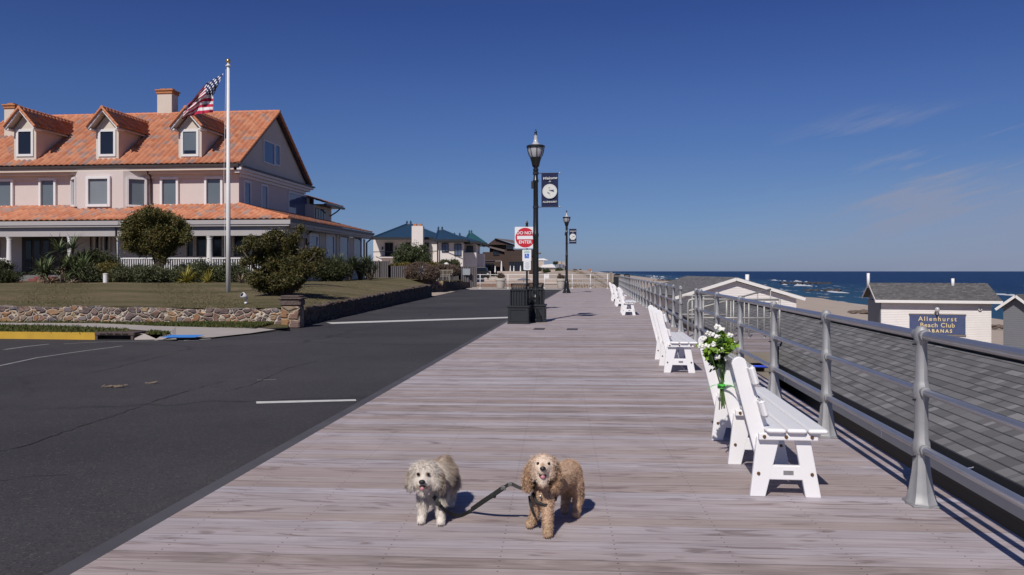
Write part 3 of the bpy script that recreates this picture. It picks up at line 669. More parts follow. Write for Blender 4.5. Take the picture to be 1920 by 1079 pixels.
# markings
ZM = ZR+.004
structure(sheet('road_marking', [G(x,y,ZM) for x,y in ((480,753),(667,749),(668,752),(481,757))], m_paint))
structure(sheet('road_marking', [G(x,y,ZM) for x,y in ((612,605),(955,594.3),(955,596.8),(622,607.6))], m_paint))
def line(pts, w, mat, z=ZM):
    p = [Vector(G(x,y,z)) for x,y in pts]; mb = MB()
    for a,b_ in zip(p,p[1:]):
        d = (b_-a).normalized(); n_ = Vector((-d.y,d.x,0))*w/2; mb.face([a-n_,b_-n_,b_+n_,a+n_])
    return structure(mb.build('road_marking', mat))
line([(-40,696),(0,686),(70,671),(160,658),(230,649)], .07, m_wornpaint)
line([(8,656),(50,650),(92,645.5)], .09, m_wornpaint); line([(120,645),(200,641),(280,639.5),(372,639)], .07, m_wornpaint)
line([(345,638.5),(395,635.5)], .08, m_paint); line([(482,713),(518,712)], .04, m_wornpaint)
m_seam = M('tar_seam', (.016,.0155,.017), .9, bmp=0)
def seam(pts, w, seed):
    random.seed(seed); p = [Vector(G(x,y,ZM)) for x,y in pts]; fine = []
    for a,b_ in zip(p,p[1:]):
        n_ = max(2,int((b_-a).length/.10))
        for k in range(n_): fine.append(a.lerp(b_,k/n_)+Vector((random.uniform(-.018,.018),random.uniform(-.018,.018),0)))
    V = []; 
    for i in range(len(fine)):
        d = (fine[min(i+1,len(fine)-1)]-fine[max(i-1,0)]).normalized(); h = Vector((-d.y,d.x,0))*w*random.uniform(.1,.9); V += [fine[i]-h, fine[i]+h]
    mb = MB(); mb.v = [tuple(v) for v in V]; mb.f = [(2*i,2*i+1,2*i+3,2*i+2) for i in range(len(fine)-1)]
    return structure(mb.build('road_crack', m_seam))
seam([(-60,858),(40,838),(120,810),(200,784),(290,752),(372,727),(430,712)], .011, 1); seam([(150,702),(215,690),(290,671),(340,660)], .012, 2)
seam([(420,735),(470,722),(540,690),(600,676)], .009, 3); seam([(560,632),(620,630),(665,634)], .02, 4); seam([(-20,905),(60,893),(150,889)], .008, 5)
# odd debris on the road
def litter(px, py, mat, s, label, n=7, seed=1):
    random.seed(seed); mb = MB(); c = Vector(G(px,py,ZR))
    for i in range(n):
        a = random.uniform(-.25,.25)+.1; l = random.uniform(.05,.22)*s; x = c.x+random.uniform(-.28,.28)*s; y = c.y+random.uniform(-.08,.08)*s
        mb.beam((x,y,ZR+.012),(x+math.cos(a)*l,y+math.sin(a)*l,ZR+random.uniform(.012,.04)), random.uniform(.008,.03)*s, .012)
    single(mb.build('dry_debris', mat), label, 'debris')
m_lit = M('dried_reed_litter', (.20,.15,.11), .9, var=.5, scale=30)
litter(210,727,m_lit,.62,'small patch of pale dried reeds lying on the asphalt',9,3); litter(270,720,m_lit,.5,'short dark twig lying right of the reed patch on the asphalt',4,5)
# two small floor plates in the deck
for (px,py),lb in zip(((1011,617.5),(1073,618)),('small dark square deck plate nearer the lamp post','small dark square deck plate right of the other one')):
    c = Vector(G(px,py,0)); mb = MB(); mb.bbox(c.x-.14,c.x+.14,c.y-.3,c.y+.3,0.001,.007,.002); single(mb.build('deck_plate', M('dull_plate',(.10,.09,.095),.6,.4)), lb, 'deck plate')
# ---------------- lawn raised behind the stone wall
def wallX(D): return -5.97+(D-21.75)*.0397
def lawn_zc(X, D):
    z = .47+.48*min(1,max(0,(D-21.8)/15.5)); dw = wallX(D)-X
    if D < 50: z = min(z, .40+.0085*(D-21.75)+.02+max(0,dw)*.10)
    return z
def to_cam(x,y): return (x*CT+y*ST, -x*ST+y*CT)
def lawn_z(x,y): X,D = to_cam(x,y); return lawn_zc(X,D)
V = []; nD = 70; nX = 60
for j in range(nD+1):
    D = 22.05+(72-22.05)*(j/nD)**1.3
    xr = wallX(D)-.12 if D < 49 else wallX(49)-.12-min(1.6,(D-49)*1.2)
    for i in range(nX+1):
        X = xr-(45)*(i/nX)**1.6; D2 = D+ (-.067*(X-xr))*(1-j/nD)
        V.append(cw(X,D2,lawn_zc(X,D2)+.02*math.sin(X*1.3+D*.7)))
Fq = []
for j in range(nD):
    for i in range(nX): Fq += [j*(nX+1)+i, (j+1)*(nX+1)+i, (j+1)*(nX+1)+i+1, j*(nX+1)+i+1]
structure(link_mesh('lawn', mesh_np('lawn', V, Fq, 4), m_lawn, None, True))
n = 110000; D = 22.2+rng.random(n)**1.5*20; X = wallX(D)-.2-rng.random(n)*24
pts = np.array([cw(a,d,lawn_zc(a,d)-.005) for a,d in zip(X,D)])
tag(blades('lawn_grass', pts, .024, l_grass, .012), kind='stuff')
n = 30000; a = rng.random(n); fr = rng.random(n)
KB = np.array(kerb); tt = rng.random(n)*(len(KB)-3); ii = tt.astype(int); ff = (tt-ii)[:,None]; kp = KB[ii]*(1-ff)+KB[ii+1]*ff
bk = np.array([cw(-6.1,21.9,.085),cw(-19,22.6,.085)]); s_ = np.clip((kp@np.array([CT,ST,0])+6.1)/(-12.9),0,1.6)[:,None]; bp = bk[0]*(1-s_)+bk[1]*s_
pts = kp*(1-fr[:,None])+bp*fr[:,None]; pts[:,2] = .083
# keep the blades off the pavement
Xc = pts[:,0]*CT+pts[:,1]*ST; Dc = -pts[:,0]*ST+pts[:,1]*CT; pxx = 960+Xc*F/Dc; pyy = HOR+(HC-.09)*F/Dc
lo = np.interp(pxx,[-420,0,180,292,400,540],[604.0,605,606,611,613.5,614]); hi = np.interp(pxx,[-420,0,150,252,322,331,540],[609,610,612.5,619,624.5,660,660])
keep = ((pyy < lo) | ((pyy > hi) & (pyy < 634) & ((pxx < 240)|((pxx>280)&(pxx<318)&(pyy<627.)))))
tag(blades('verge_grass', pts[keep], .06, l_verge, .018), kind='stuff')
# ---------------- stone walls
def rough_wall(p, q, z0, zt0, zt1, th, mat, name, parent, seed=1, inner=1, step=.22):
    random.seed(seed); p = Vector((p[0],p[1],0)); q = Vector((q[0],q[1],0)); Ln = (q-p).length; d = (q-p)/Ln; nrm = Vector((-d.y,d.x,0))*inner
    n = max(2,int(Ln/step)); V = []; rows = 5; 
    for i in range(n+1):
        t = i/n; c = p+d*Ln*t; zt = zt0+(zt1-zt0)*t+random.uniform(-.035,.035)
        for k in range(rows): V.append(c-nrm*random.uniform(-.012,.028)*(0 if k==0 else 1)+Vector((0,0,z0+(zt-z0)*k/(rows-1))))
        V.append(c+nrm*th+Vector((0,0,zt+random.uniform(-.02,.02)))); V.append(c+nrm*th+Vector((0,0,z0)))
    m_ = rows+2; mb = MB(); mb.v = [tuple(v) for v in V]
    for i in range(n):
        for k in range(m_): mb.f.append((i*m_+k, i*m_+(k+1)%m_, (i+1)*m_+(k+1)%m_, (i+1)*m_+k))
    mb.f += [tuple(range(m_)), tuple(n*m_+k for k in range(m_-1,-1,-1))]
    return mb.build(name, mat, parent)
c0 = cw(-6.13,21.72); c1 = cw(-26,22.95)
fw = empty('stone_wall', (c0[0]-8,c0[1]-.5,.05), 'low fieldstone garden wall with pale mortar facing the grass verge', 'wall')
rough_wall(c1, c0, .03, .62, .45, .34, m_stone_f, 'wall_face', fw, 2, 1)
pl = empty('stone_pillar', cw(-6.03,21.75,0), 'square stone pillar with flat capstones at the wall corner', 'pillar')
Mx = Matrix.Translation(cw(-6.25,21.55,0)) @ Matrix.Rotation(TH,4,'Z')
mb = MB(); mb.bbox(0,.50,0,.5,-.05,.56,.03,Mx); mb.build('pillar_body', stone_mat('pillar_stone', 2.6, mortar=(.40,.31,.22)), pl)
mb = MB(); mb.bbox(-.03,.53,-.02,.5,.562,.73,.03,Mx); mb.bbox(-.08,.57,-.06,.55,.732,.79,.02,Mx); mb.bbox(-.02,.5,-.03,.5,.792,.84,.02,Mx); mb.build('capstone', m_cap, pl)
sa = cw(wallX(22.06),22.06); sb = cw(wallX(48.7),48.7)
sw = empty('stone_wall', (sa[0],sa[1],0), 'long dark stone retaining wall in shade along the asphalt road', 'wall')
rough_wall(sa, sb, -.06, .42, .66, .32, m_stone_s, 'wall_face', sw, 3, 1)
# ragged plants / stones on top
mb = MB(); random.seed(9)
for i in range(150):
    t = random.random(); D = 22.3+t*26; mb.ico(cw(wallX(D)-random.uniform(.02,.3),D,.41+.0085*(D-21.75)+random.uniform(-.02,.03)), random.uniform(.05,.13), 1, (1,1.3,.5), .3)
mb.build('top_stone', m_cap, sw)
# second garden wall further on
e0 = cw(-12,59.3); e1 = cw(-5.1,59); e2 = cw(-3.9,74)
w2 = empty('stone_wall', (e1[0],e1[1],0), 'farther stone garden wall with a sunlit brown front by the sandy gap', 'wall')
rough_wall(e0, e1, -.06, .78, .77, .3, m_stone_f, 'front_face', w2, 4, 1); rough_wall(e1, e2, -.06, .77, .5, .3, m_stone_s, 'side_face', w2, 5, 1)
structure(sheet('garden_ground', [cw(-20,59.3),cw(-5.2,59.2),cw(-4.2,74),cw(-20,74)], m_verge, .70))
structure(sheet('sandy_gap', [cw(-9,48.9),cw(-4.8,49.2),cw(-4.3,61),cw(-9,62)], m_sand, -.03))
structure(sheet('end_pavement', [G(x,y,-.02) for x,y in ((882,543.6),(1062,543.6),(1150,543.2),(1150,540.3),(1058,540.3),(868,540.3))], m_conc))
structure(sheet('yard_ground', [cw(-40,66),cw(-4.3,66.2),cw(-4.3,98),cw(-40,98)], m_sand, -.05))
# ================================================================ BIG HOUSE WITH THE TILED ROOF
YF = 44.0; XR = -20.38; XL = -38.3; YB = 54.4; YR = 49.2
H = empty('tiled_roof_house', (-29,YF,.9), 'large pink stucco house with orange clay tile roof, three dormers and a porch', 'house')
ZE = 7.62; YE = 43.35; ZRD = 11.68
mb = MB(); mb.box(XL, XR, YF, YB, .8, 7.4); mb.build('wall', m_stucco, H)
mb = MB()
def gz(y): return ZE-.12+(ZRD-ZE)*(1-abs(y-YR)/(YR-YE))
mb.prism([(XR-.01,YE+.3,7.4),(XR-.01,YE+.3,gz(YE+.3)),(XR-.01,YR,gz(YR)),(XR-.01,2*YR-YE-.3,gz(YE+.3)),(XR-.01,2*YR-YE-.3,7.4)], (-.3,0,0)); mb.build('gable_wall', m_stucco2, H); mb = MB()
mb.prism([(XL+.3,YE+.3,7.4),(XL+.3,YE+.3,gz(YE+.3)),(XL+.3,YR,gz(YR)),(XL+.3,2*YR-YE-.3,gz(YE+.3)),(XL+.3,2*YR-YE-.3,7.4)], (-.3,0,0)); mb.build('gable_wall', m_stucco2, H)
# main roof: front and back slopes (clipped left where it ends), caps and verge
W = math.hypot(YR-YE, ZRD-ZE); vs_ = ((0,(YR-YE)/W,(ZRD-ZE)/W))
rf = tile_surface('roof', (XL-.35,YE,ZE), (1,0,0), vs_, XR+.3-(XL-.35), W, H)
tile_surface('roof_back', (XL-.35,2*YR-YE,ZE), (1,0,0), (0,-vs_[1],vs_[2]), XR+.3-(XL-.35), W, H, sub=4)
mb = MB(); caps(mb, (XL-.35,YR,ZRD+.05), (XR+.3,YR,ZRD+.05)); 
for s in (-1,1): caps(mb, (XR+.27,YR+s*(YR-YE),ZE+.05), (XR+.27,YR,ZRD+.03), .10); caps(mb, (XL-.33,YR+s*(YR-YE),ZE+.05), (XL-.33,YR,ZRD+.03), .10)
mb.build('ridge_tiles', m_tilecap, H, angle=50)
mb = MB()
for s in (-1,1): mb.beam((XR+.16,YR+s*(YR-YE),ZE-.12),(XR+.16,YR,ZRD-.12), .12, .22)
mb.build('verge_board', m_gutter, H)
# gutter, cornice
mb = MB(); mb.box(XL-.4, XR+.3, YE-.12, YE+.02, ZE-.16, ZE-.02); mb.build('gutter', m_gutter, H)
mb = MB()
mb.box(XL-.3, XR+.18, YE-.02, YF-.002, ZE-.34, ZE-.165); mb.box(XL-.2, XR+.12, YF-.42, YF-.004, ZE-.5, ZE-.345)
mb.box(XL, XR+.06, YF-.12, YF-.003, ZE-.74, ZE-.505); mb.build('cornice', m_stucco2, H)
mb = MB(); mb.box(XR+.002, XR+.45, YE-.02, YB+.6, ZE-.34, ZE-.2); mb.box(XR+.002, XR+.28, YE+.1, YB+.4, ZE-.5, ZE-.345); mb.box(XR+.002, XR+.10, YF-.1, YB, ZE-.66, ZE-.505); mb.build('side_cornice', m_trim, H)
mb = MB(); mb.box(XR+.34, XR+.55, YE-.02, YB+.7, ZE-.195, ZE-.1); mb.build('side_gutter', m_gutter, H)
# windows: frame ring + pane set back in it
def window(par, x0, x1, z0, z1, y, pane, fw=.13, frame=m_trim, sill=True, dep=.15, bars=0, M4=None):
    mb = MB(); B = lambda *a: mb.box(*a, M4)
    B(x0-fw,x0,y-dep,y+.02,z0-fw,z1+fw); B(x1,x1+fw,y-dep,y+.02,z0-fw,z1+fw); B(x0,x1,y-dep,y+.02,z1,z1+fw); B(x0,x1,y-dep-.02,y+.02,z0-fw,z0)
    for k in range(bars): xx = x0+(x1-x0)*(k+1)/(bars+1); B(xx-.025,xx+.025,y-dep*.7,y+.02,z0,z1)
    f = mb.build('window', frame, par); p_ = MB(); p_.box(x0+.002,x1-.002,y-.015,y+.01,z0+.002,z1-.002,M4)
    q = p_.build('pane', pane, f); return f
def win_px(par, a, b, t, bo, y, pane, **k):
    x0, x1 = PX(a,y), PX(b,y); xm = (x0+x1)/2; return window(par, x0, x1, ZH(bo,xm,y), ZH(t,xm,y), y, pane, **k)
for a,b,t,bo,pn in ((-75,-52,341,387,m_glass_bl),(-8,23,341,387,m_glass_bl),(79,103,339,386,m_glass_bl),(306,332,337,384,m_glass_bl),(389,415,336,384,m_glass_bl)):
    win_px(H, a, b, t, bo, YF, pn)
# bay with canted sides
bx = [PX(136,YF), PX(147,43.15), PX(231,43.15), PX(279,YF)]; by = [YF, 43.15, 43.15, YF]
mb = MB(); mb.prism([(bx[i],by[i],4.75) for i in range(4)]+[(bx[3],YF+.2,4.75),(bx[0],YF+.2,4.75)], (0,0,ZE-.35-4.75)); mb.build('bay_wall', m_stucco, H)
win_px(H, 168, 204, 336, 383.5, 43.15, m_glass_bl2, fw=.15)
for (i,j,t0,t1) in ((2,3,.2,.82),(0,1,.15,.75)):
    p,q = Vector((bx[i],by[i],0)), Vector((bx[j],by[j],0)); d = q-p; Ln = d.length
    Mx = Matrix.Translation(p) @ Matrix.Rotation(math.atan2(d.y,d.x),4,'Z'); zt = ZH(337,(bx[i]+bx[j])/2,43.6); zb = ZH(385,(bx[i]+bx[j])/2,43.6)
    window(H, t0*Ln, t1*Ln, zb, zt, 0, m_glass_bl if i else m_glass_bl2, fw=.12, M4=Mx)
mb = MB(); x_ = PX(281,43.8); mb.tube([(x_,43.5,ZE-.2),(x_,43.62,ZE-.5),(x_,43.9,7.0),(x_,43.9,5.3),(x_-.1,43.7,5.05)], .055, 8); mb.build('downpipe', m_gutter, H, smooth=True)
# dormers
for n_,(c,pn) in enumerate(((48,m_glass_dk),(202,m_glass_dk),(357,m_glass_bl))):
    x = PX(c,YF-.08); hw = .70; ze_, za = ZH(243,x,YF), ZH(215,x,YF)
    D_ = empty('dormer', (0,0,0)); 
    D_.parent = H; D_.matrix_parent_inverse = Matrix.Translation(-H.location)
    D_['_local'] = 1
    mb = MB(); y0 = YF-.12
    mb.box(x-hw, x+hw, y0, 48.2, ZE-.02, ze_); mb.prism([(x-hw,y0,ze_),(x+hw,y0,ze_),(x,y0,za)], (0,4.6,0))
    mb.build('dormer_wall', m_stucco2, D_)
    z0, z1 = ZH(290,x,YF), ZH(248,x,YF); wx = .40; mb = MB(); fw = .14; d0 = y0-.06
    mb.box(x-wx-fw,x-wx,d0,y0+.01,z0-fw,z1+fw); mb.box(x+wx,x+wx+fw,d0,y0+.01,z0-fw,z1+fw); mb.box(x-wx,x+wx,d0,y0+.01,z1,z1+fw); mb.box(x-wx,x+wx,d0,y0+.01,z0-fw,z0); mb.build('window_frame', m_trim, D_)
    mb = MB(); mb.box(x-wx,x+wx,y0-.012,y0+.01,z0,z1); mb.build('pane', pn, D_)
    if pn is m_glass_bl:
        mb = MB(); mb.box(x-wx+.05,x+wx-.05,y0-.018,y0-.0125,z0+.02,z0+.22); mb.build('open_gap_below_blind', m_glass_dk, D_)
        mb = MB(); mb.ico((x+.28,y0-.02,ZH(301,x,YF)),.06,1); mb.build('vent_cap', m_gutter, D_)
    yf = 43.35; ov = .98; zp = za+.27; sl_ = (zp-(ze_+.05))/ov; Wd = math.hypot(ov,zp-(ze_+.05)); Ld = 48.4-yf
    for s in (-1,1):
        u_ = (0,1,0); v_ = (-s*ov/Wd,0,(zp-ze_-.05)/Wd)
        tile_surface('dormer_roof', (x+s*ov,yf,ze_+.05), u_, v_, Ld, Wd, D_, pitch=.32, course=.40, amp=.085)
    mb = MB(); caps(mb, (x,yf-.03,zp+.03), (x,48.3,zp+.03), .09, .34)
    for s in (-1,1): caps(mb, (x+s*ov,yf,ze_+.07), (x,yf,zp+.02), .075, .3)
    mb.build('dormer_ridge_tiles', m_tilecap, D_, angle=50)
    mb = MB()
    for s in (-1,1): mb.beam((x+s*(ov-.06),yf+.09,ze_-.02),(x,yf+.09,zp-.09), .10, .13)
    for s in (-1,1): mb.box(min(x+s*.72,x+s*.92), max(x+s*.72,x+s*.92), yf+.1, y0+.2, ze_-.12, ze_-.03)
    mb.build('bargeboard', m_trim, D_)
    for s in (-1,1):
        mb = MB(); mb.prism([(x+s*(ov-.04),yf+.05,ze_-.03),(x,yf+.05,zp-.06),(x,yf+.05,zp-.10),(x+s*(ov-.04),yf+.05,ze_-.07)], (0,4.6,0)); mb.build('soffit', m_stucco2, D_)
# chimneys
def chimney(px0, px1, pt, pb, y, par, pots=2):
    x0, x1 = PX(px0,y), PX(px1,y); zt, zc = ZH(pt,x0,y), ZH(pb,x0,y); C_ = MB()
    wd = x1-x0; C_.box(x0,x1,y-wd*.4,y+wd*.4,9.2,zc); ch = C_.build('chimney', m_stucco2, par)
    C_ = MB(); C_.bbox(x0-.06,x1+.06,y-wd*.4-.06,y+wd*.4+.06,zc,zc+(zt-zc)*.45,.02); C_.bbox(x0-.12,x1+.12,y-wd*.4-.12,y+wd*.4+.12,zc+(zt-zc)*.452,zc+(zt-zc)*.72,.02)
    for i in range(pots):
        xx = x0+wd*(i+.6)/(pots+.2); C_.box(xx-.2,xx+.2,y-.2,y+.2,zc+(zt-zc)*.722,zt)
    C_.build('chimney_cap', m_brick, ch)
chimney(301, 328, 168, 179, 49.5, H); chimney(14, 33, 195, 206, 47.0, H, 1)
# gable windows and side windows
def side_win(px0, px1, py0, py1, x, pane, par=H, fw=.12):
    y0, y1 = PY(px0,x), PY(px1,x); ym = (y0+y1)/2; zt, zb = ZH(py0,x,ym), ZH(py1,x,ym)
    mb = MB(); mb.box(x-.02,x+.06,y0-fw,y0,zb-fw,zt+fw); mb.box(x-.02,x+.06,y1,y1+fw,zb-fw,zt+fw); mb.box(x-.02,x+.06,y0,y1,zt,zt+fw); mb.box(x-.02,x+.06,y0,y1,zb-fw,zb)
    f = mb.build('window', m_trim, par); mb = MB(); mb.box(x-.01,x+.015,y0+.002,y1-.002,zb+.002,zt-.002); mb.build('pane', pane, f)
side_win(494,513,268,306,XR,m_glass_side,fw=.08); side_win(515.5,523,274,309,XR,m_glass_side,fw=.08)
side_win(458,468,343,386,XR,m_glass_side); side_win(490,500,350,394,XR,m_glass_side); side_win(541,575,366,404,XR,m_glass_side); side_win(579,586,374,404,XR,m_glass_side)
# porch roof
YP = 41.0; XP = -16.2; ZPE = 4.28; ZPT = 5.32
Wp = math.hypot(YF-YP, ZPT-ZPE); slope = (0,(YF-YP)/Wp,(ZPT-ZPE)/Wp)
xl_ = XL-6; rx = XP-XR
tile_surface('porch_roof', (xl_,YP,ZPE), (1,0,0), slope, XP-xl_, Wp, H, pitch=.34, course=.42, clip=lambda t: (0, XP-xl_-rx*t/Wp))
Wq = math.hypot(rx, ZPT-ZPE)
tile_surface('side_porch_roof', (XP,YP,ZPE), (0,1,0), (-rx/Wq,0,(ZPT-ZPE)/Wq), 57.0-YP, Wq, H, pitch=.34, course=.42, clip=lambda t: ((YF-YP)*t/Wq, 57.0-YP))
mb = MB(); caps(mb, (XP+.02,YP-.02,ZPE+.08), (XR,YF,ZPT+.06), .10); mb.build('hip_tiles', m_tilecap, H, angle=50)
mb = MB(); mb.box(XP-.01,XP+.13,YP,57.1,ZPE-.14,ZPE+.0); mb.build('side_porch_gutter', m_gutter, H)
mb = MB(); mb.box(xl_,XP+.1,YP-.10,YP+.06,ZPE-.26,ZPE-.03); mb.box(xl_,XP,YP-.05,YP+.30,ZPE-.36,ZPE-.262); mb.box(xl_,XP-.3,YP+.15,YP+.45,ZPE-.86,ZPE-.362)
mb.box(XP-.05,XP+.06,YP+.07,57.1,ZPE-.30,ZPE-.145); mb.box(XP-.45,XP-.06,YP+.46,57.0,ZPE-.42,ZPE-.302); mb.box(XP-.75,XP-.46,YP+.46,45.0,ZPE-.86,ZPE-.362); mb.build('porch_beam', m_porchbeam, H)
mb = MB(); mb.box(xl_,XP-.5,YP+.5,YF-.01,ZPE-.30,ZPE-.24); mb.box(XL,XR,YP+2.5,YF-.02,ZPE-.2,ZPT-.1); mb.build('porch_ceiling', m_stucco2, H)
# floor, columns, balustrade
mb = MB(); mb.box(xl_,XP-.6,YP+.1,YF-.01,.8,1.28); mb.build('porch_floor', m_porchfloor, H)
for i,(c,y) in enumerate(((-120,41.35),(18,41.35),(132,41.35),(221.5,41.35),(393,41.35),(530,41.35))):
    x = PX(c,y); mb = MB(); r = .155 if i != 3 else .11
    mb.lathe([(r*1.35,1.28),(r*1.35,1.36),(r*1.12,1.40),(r,1.46),(r*1.02,2.2),(r*.88,3.22),(r*.9,3.24),(r*1.05,3.27),(r*.92,3.30),(r*1.25,3.38),(r*1.25,3.42)], (x,y,0), 20); mb.build('column', m_col, H, angle=50)
def balus(px0, px1):
    y = 41.35; x0, x1 = PX(px0,y), PX(px1,y); mb = MB(); mb.bbox(x0,x1,y-.05,y+.05,2.16,2.24,.01); mb.box(x0,x1,y-.03,y+.03,1.42,1.49)
    n = int((x1-x0)/.13)
    for i in range(n): xx = x0+(i+.5)*(x1-x0)/n; mb.box(xx-.025,xx+.025,y-.022,y+.022,1.492,2.158)
    mb.build('balustrade', m_trim, H)
for a,b in ((-116,14),(226,389),(397,526)): balus(a,b)
mb = MB(); y0 = 41.6; mb.box(XP-.75,XP-.70,y0,44.9,2.16,2.24)
for i in range(24): mb.box(XP-.75,XP-.70,y0+i*.135,y0+i*.135+.05,1.42,2.158)
mb.build('side_balustrade', m_trim, H)
# ground-floor front
ZT = 3.42
def gwin(a,b,t,bo,pane=m_glass_dk,bars=0,fw=.10,y=YF): win_px(H,a,b,t,bo,y,pane,fw=fw,bars=bars,frame=m_stucco2)
mb = MB(); a,b = PX(42,YF), PX(126,YF); mb.box(a,b,YF-.05,YF+.02,1.285,3.62); dr = mb.build('entrance', m_wood_dk, H)
mb = MB(); 
for (u,v_) in ((50,60),(66,76),(83,93),(112,120)): mb.box(PX(u,YF),PX(v_,YF),YF-.075,YF-.052,1.5,3.35)
mb.build('door_glass', m_glass_dk, dr)
mb = MB(); mb.ico((PX(63,YF),YF-.09,2.3),.05,1); mb.build('door_handle', m_gold, dr)
gwin(181,188,436,470); gwin(198,206,436,470); gwin(-25,-2,436,480); gwin(236,244,440,464); gwin(252,262,440,464)
gwin(352,364,442,481); gwin(370,388,442,481); gwin(400,418,442,481); gwin(440,470,442,481)
mb = MB(); mb.tube([(PX(170,43.9),43.9,1.3),(PX(170,43.9),43.9,3.8)],.04,6); x_ = PX(218,41.15); mb.tube([(x_,41.0,4.0),(x_,41.1,3.8),(x_+.03,41.15,1.0)],.04,6); mb.build('porch_downpipe', m_gutter, H, smooth=True)
x_ = PX(132,41.15); mb = MB(); mb.lathe([(.03,0),(.07,.03),(.10,.22),(.11,.24),(.03,.34),(.01,.38)], (x_,40.98,2.72), 8); mb.tube([(x_,41.2,3.0),(x_,41.1,3.12),(x_,40.98,3.08)],.015,6); mb.build('porch_lantern', m_black2, H)
# enclosed sun room on the sea side
XS = -16.85
mb = MB(); mb.box(XR-.01,XS,44.95,56.5,.8,ZPE-.425); mb.build('sunroom_wall', m_stucco2, H)
for a,b in ((581,594),(612,625),(638,652),(664,676)): side_win(a,b,444,487,XS,m_glass_side,fw=.2)
mb = MB()
for c in (573,599,631,656,682): y = PY(c,XS); mb.box(XS+.001,XS+.07,y-.16,y+.16,.8,ZPE-.43)
mb.build('pilaster', m_stucco2, H)
mb = MB()
for c,zt in ((574,3.9),(687,3.9)):
    y = PY(c,XS+.12); mb.tube([(XP-.02,y,4.1),(XP-.1,y,3.95),(XS+.14,y,3.6),(XS+.14,y,.95)],.06,8)
mb.build('side_downpipe', m_gutter, H, smooth=True)
gwin(548,560,445,485,y=44.95)
# rear wing with tiled hip roof and balcony
mb = MB(); mb.box(-24,-19.7,54.5,58.2,4.2,6.25); mb.build('rear_wing_wall', m_stucco2, H)
mb = MB(); mb.box(-19.7,-18.9,56.9,58.4,4.2,5.05); mb.build('balcony', m_stucco2, H)
mb = MB()
for i in range(4): mb.box(-19.698,-19.65,54.7+i*.55,55.15+i*.55,4.7,6.0)
mb.build('rear_wing_glass', m_glass_dk, H)
tile_surface('rear_wing_roof', (-18.9,54.6,6.30), (0,1,0), (-.955,0,.296), 4.0, 2.6, H, pitch=.34, course=.42, sub=6)
mb = MB(); mb.box(-19.0,-18.8,54.5,58.7,6.16,6.30); mb.box(-19.9,-19.01,54.5,58.6,6.20,6.25); mb.tube([(-18.9,57.8,6.15),(-19.2,57.8,5.9),(-19.68,57.8,5.6)],.05,6); mb.build('rear_wing_eave', m_gutter, H)
mb = MB(); mb.lathe([(.22,0),(.22,.7),(.3,.72),(.3,.9),(.15,.92),(.15,1.1)], (XR-.2,54.9,7.3), 10); mb.build('vent_stack', m_brick, H)
# entrance steps
stp = empty('brick_steps', (PX(50,39.5),39.5,.9), 'red brick steps leading up to the dark entrance', 'steps')
for i in range(3):
    mb = MB(); a,b = PX(30,39.2),PX(66,39.2); mb.bbox(a,b,40.95-.42*(3-i),41.0-.42*(2-i)+.02,.85,.98+.11*i,.012); mb.build('step', m_brickstep, stp)
mb = MB(); a,b = PX(-20,38.5),PX(44,38.5); mb.box(a,b,37.9,39.6,.955,.975); structure(mb.build('brick_path', m_brickstep))
# ================================================================ GARDEN PLANTS, FLAG
def gpos(px, D, dz=0):
    X = (px-960)*D/F; return Vector(cw(X, D, lawn_zc(X,D)+dz))
def pxm(n, D): return n*D/F
def zrow(py, D): return HC-(py-HOR)*D/F
def cloudcrown(px0, px1, py0, py1, D, depth=1.0, sub=12, seed=1, ztop=None):
    """a lumpy crown filling a box seen from the boardwalk, as overlapping blobs with real depth"""
    random.seed(seed); x0, x1 = (px0-960)*D/F, (px1-960)*D/F; z1, z0 = zrow(py0,D), zrow(py1,D); out = []
    w = x1-x0; h = z1-z0
    for i in range(sub):
        t = random.random(); a = random.uniform(0,6.283); rr = random.random()**.6
        cx = (x0+x1)/2+math.cos(a)*rr*w*.32; cd = D+math.sin(a)*rr*w*.32*depth; cz = z0+h*random.uniform(.3,.7)
        r = min(w,h)*random.uniform(.2,.34); p = cw(cx,cd,cz); out.append((p[0],p[1],cz,r*1.25,r*1.25,r))
    return out
# umbrella-shaped tree
D = 39.2; b0 = gpos(300, D); T = empty('umbrella_tree', b0, 'flat-topped olive green tree with a funnel crown in front of the porch', 'tree')
mb = MB()
for (px,py,r0,r1) in ((268,440,.10,.04),(300,430,.10,.03),(325,445,.09,.03),(285,425,.09,.03)):
    top = Vector(P(px,py,D)); mid = b0.lerp(top,.45)+Vector((random.uniform(-.1,.1),random.uniform(-.1,.1),0)); mid.x = b0.x+(top.x-b0.x)*.3
    mb.tube([b0+Vector((random.uniform(-.12,.12),0,-.1)), mid, top],[r0,r0*.8,r1],7)
x2 = gpos(291,D); mb.tube([x2, Vector(P(290,462,D)), Vector(P(272,440,D))],[.06,.05,.03],6)
mb.build('trunk', m_bark, T, smooth=True)
bl = []
for (px,py,rx_,rz_,dd) in ((262,425,24,24,0),(250,448,17,20,.2),(246,462,13,10,-.3),(268,466,18,12,-.2),(288,411,34,14,0),(322,427,26,16,.2),(300,440,28,24,-.3),(335,440,16,14,-.1),(275,455,24,16,.3),(305,462,15,20,0),(262,410,18,13,.1),(298,478,9,14,0),(243,428,11,18,-.2),(318,455,16,16,.2),(318,468,13,13,.1),(308,482,11,12,0),(332,450,12,11,.2)):
    c = P(px,py,D+dd); bl.append((c[0],c[1],c[2],pxm(rx_,D)*.93,pxm(rx_,D)*.95,pxm(rz_,D)*.93))
random.seed(12)
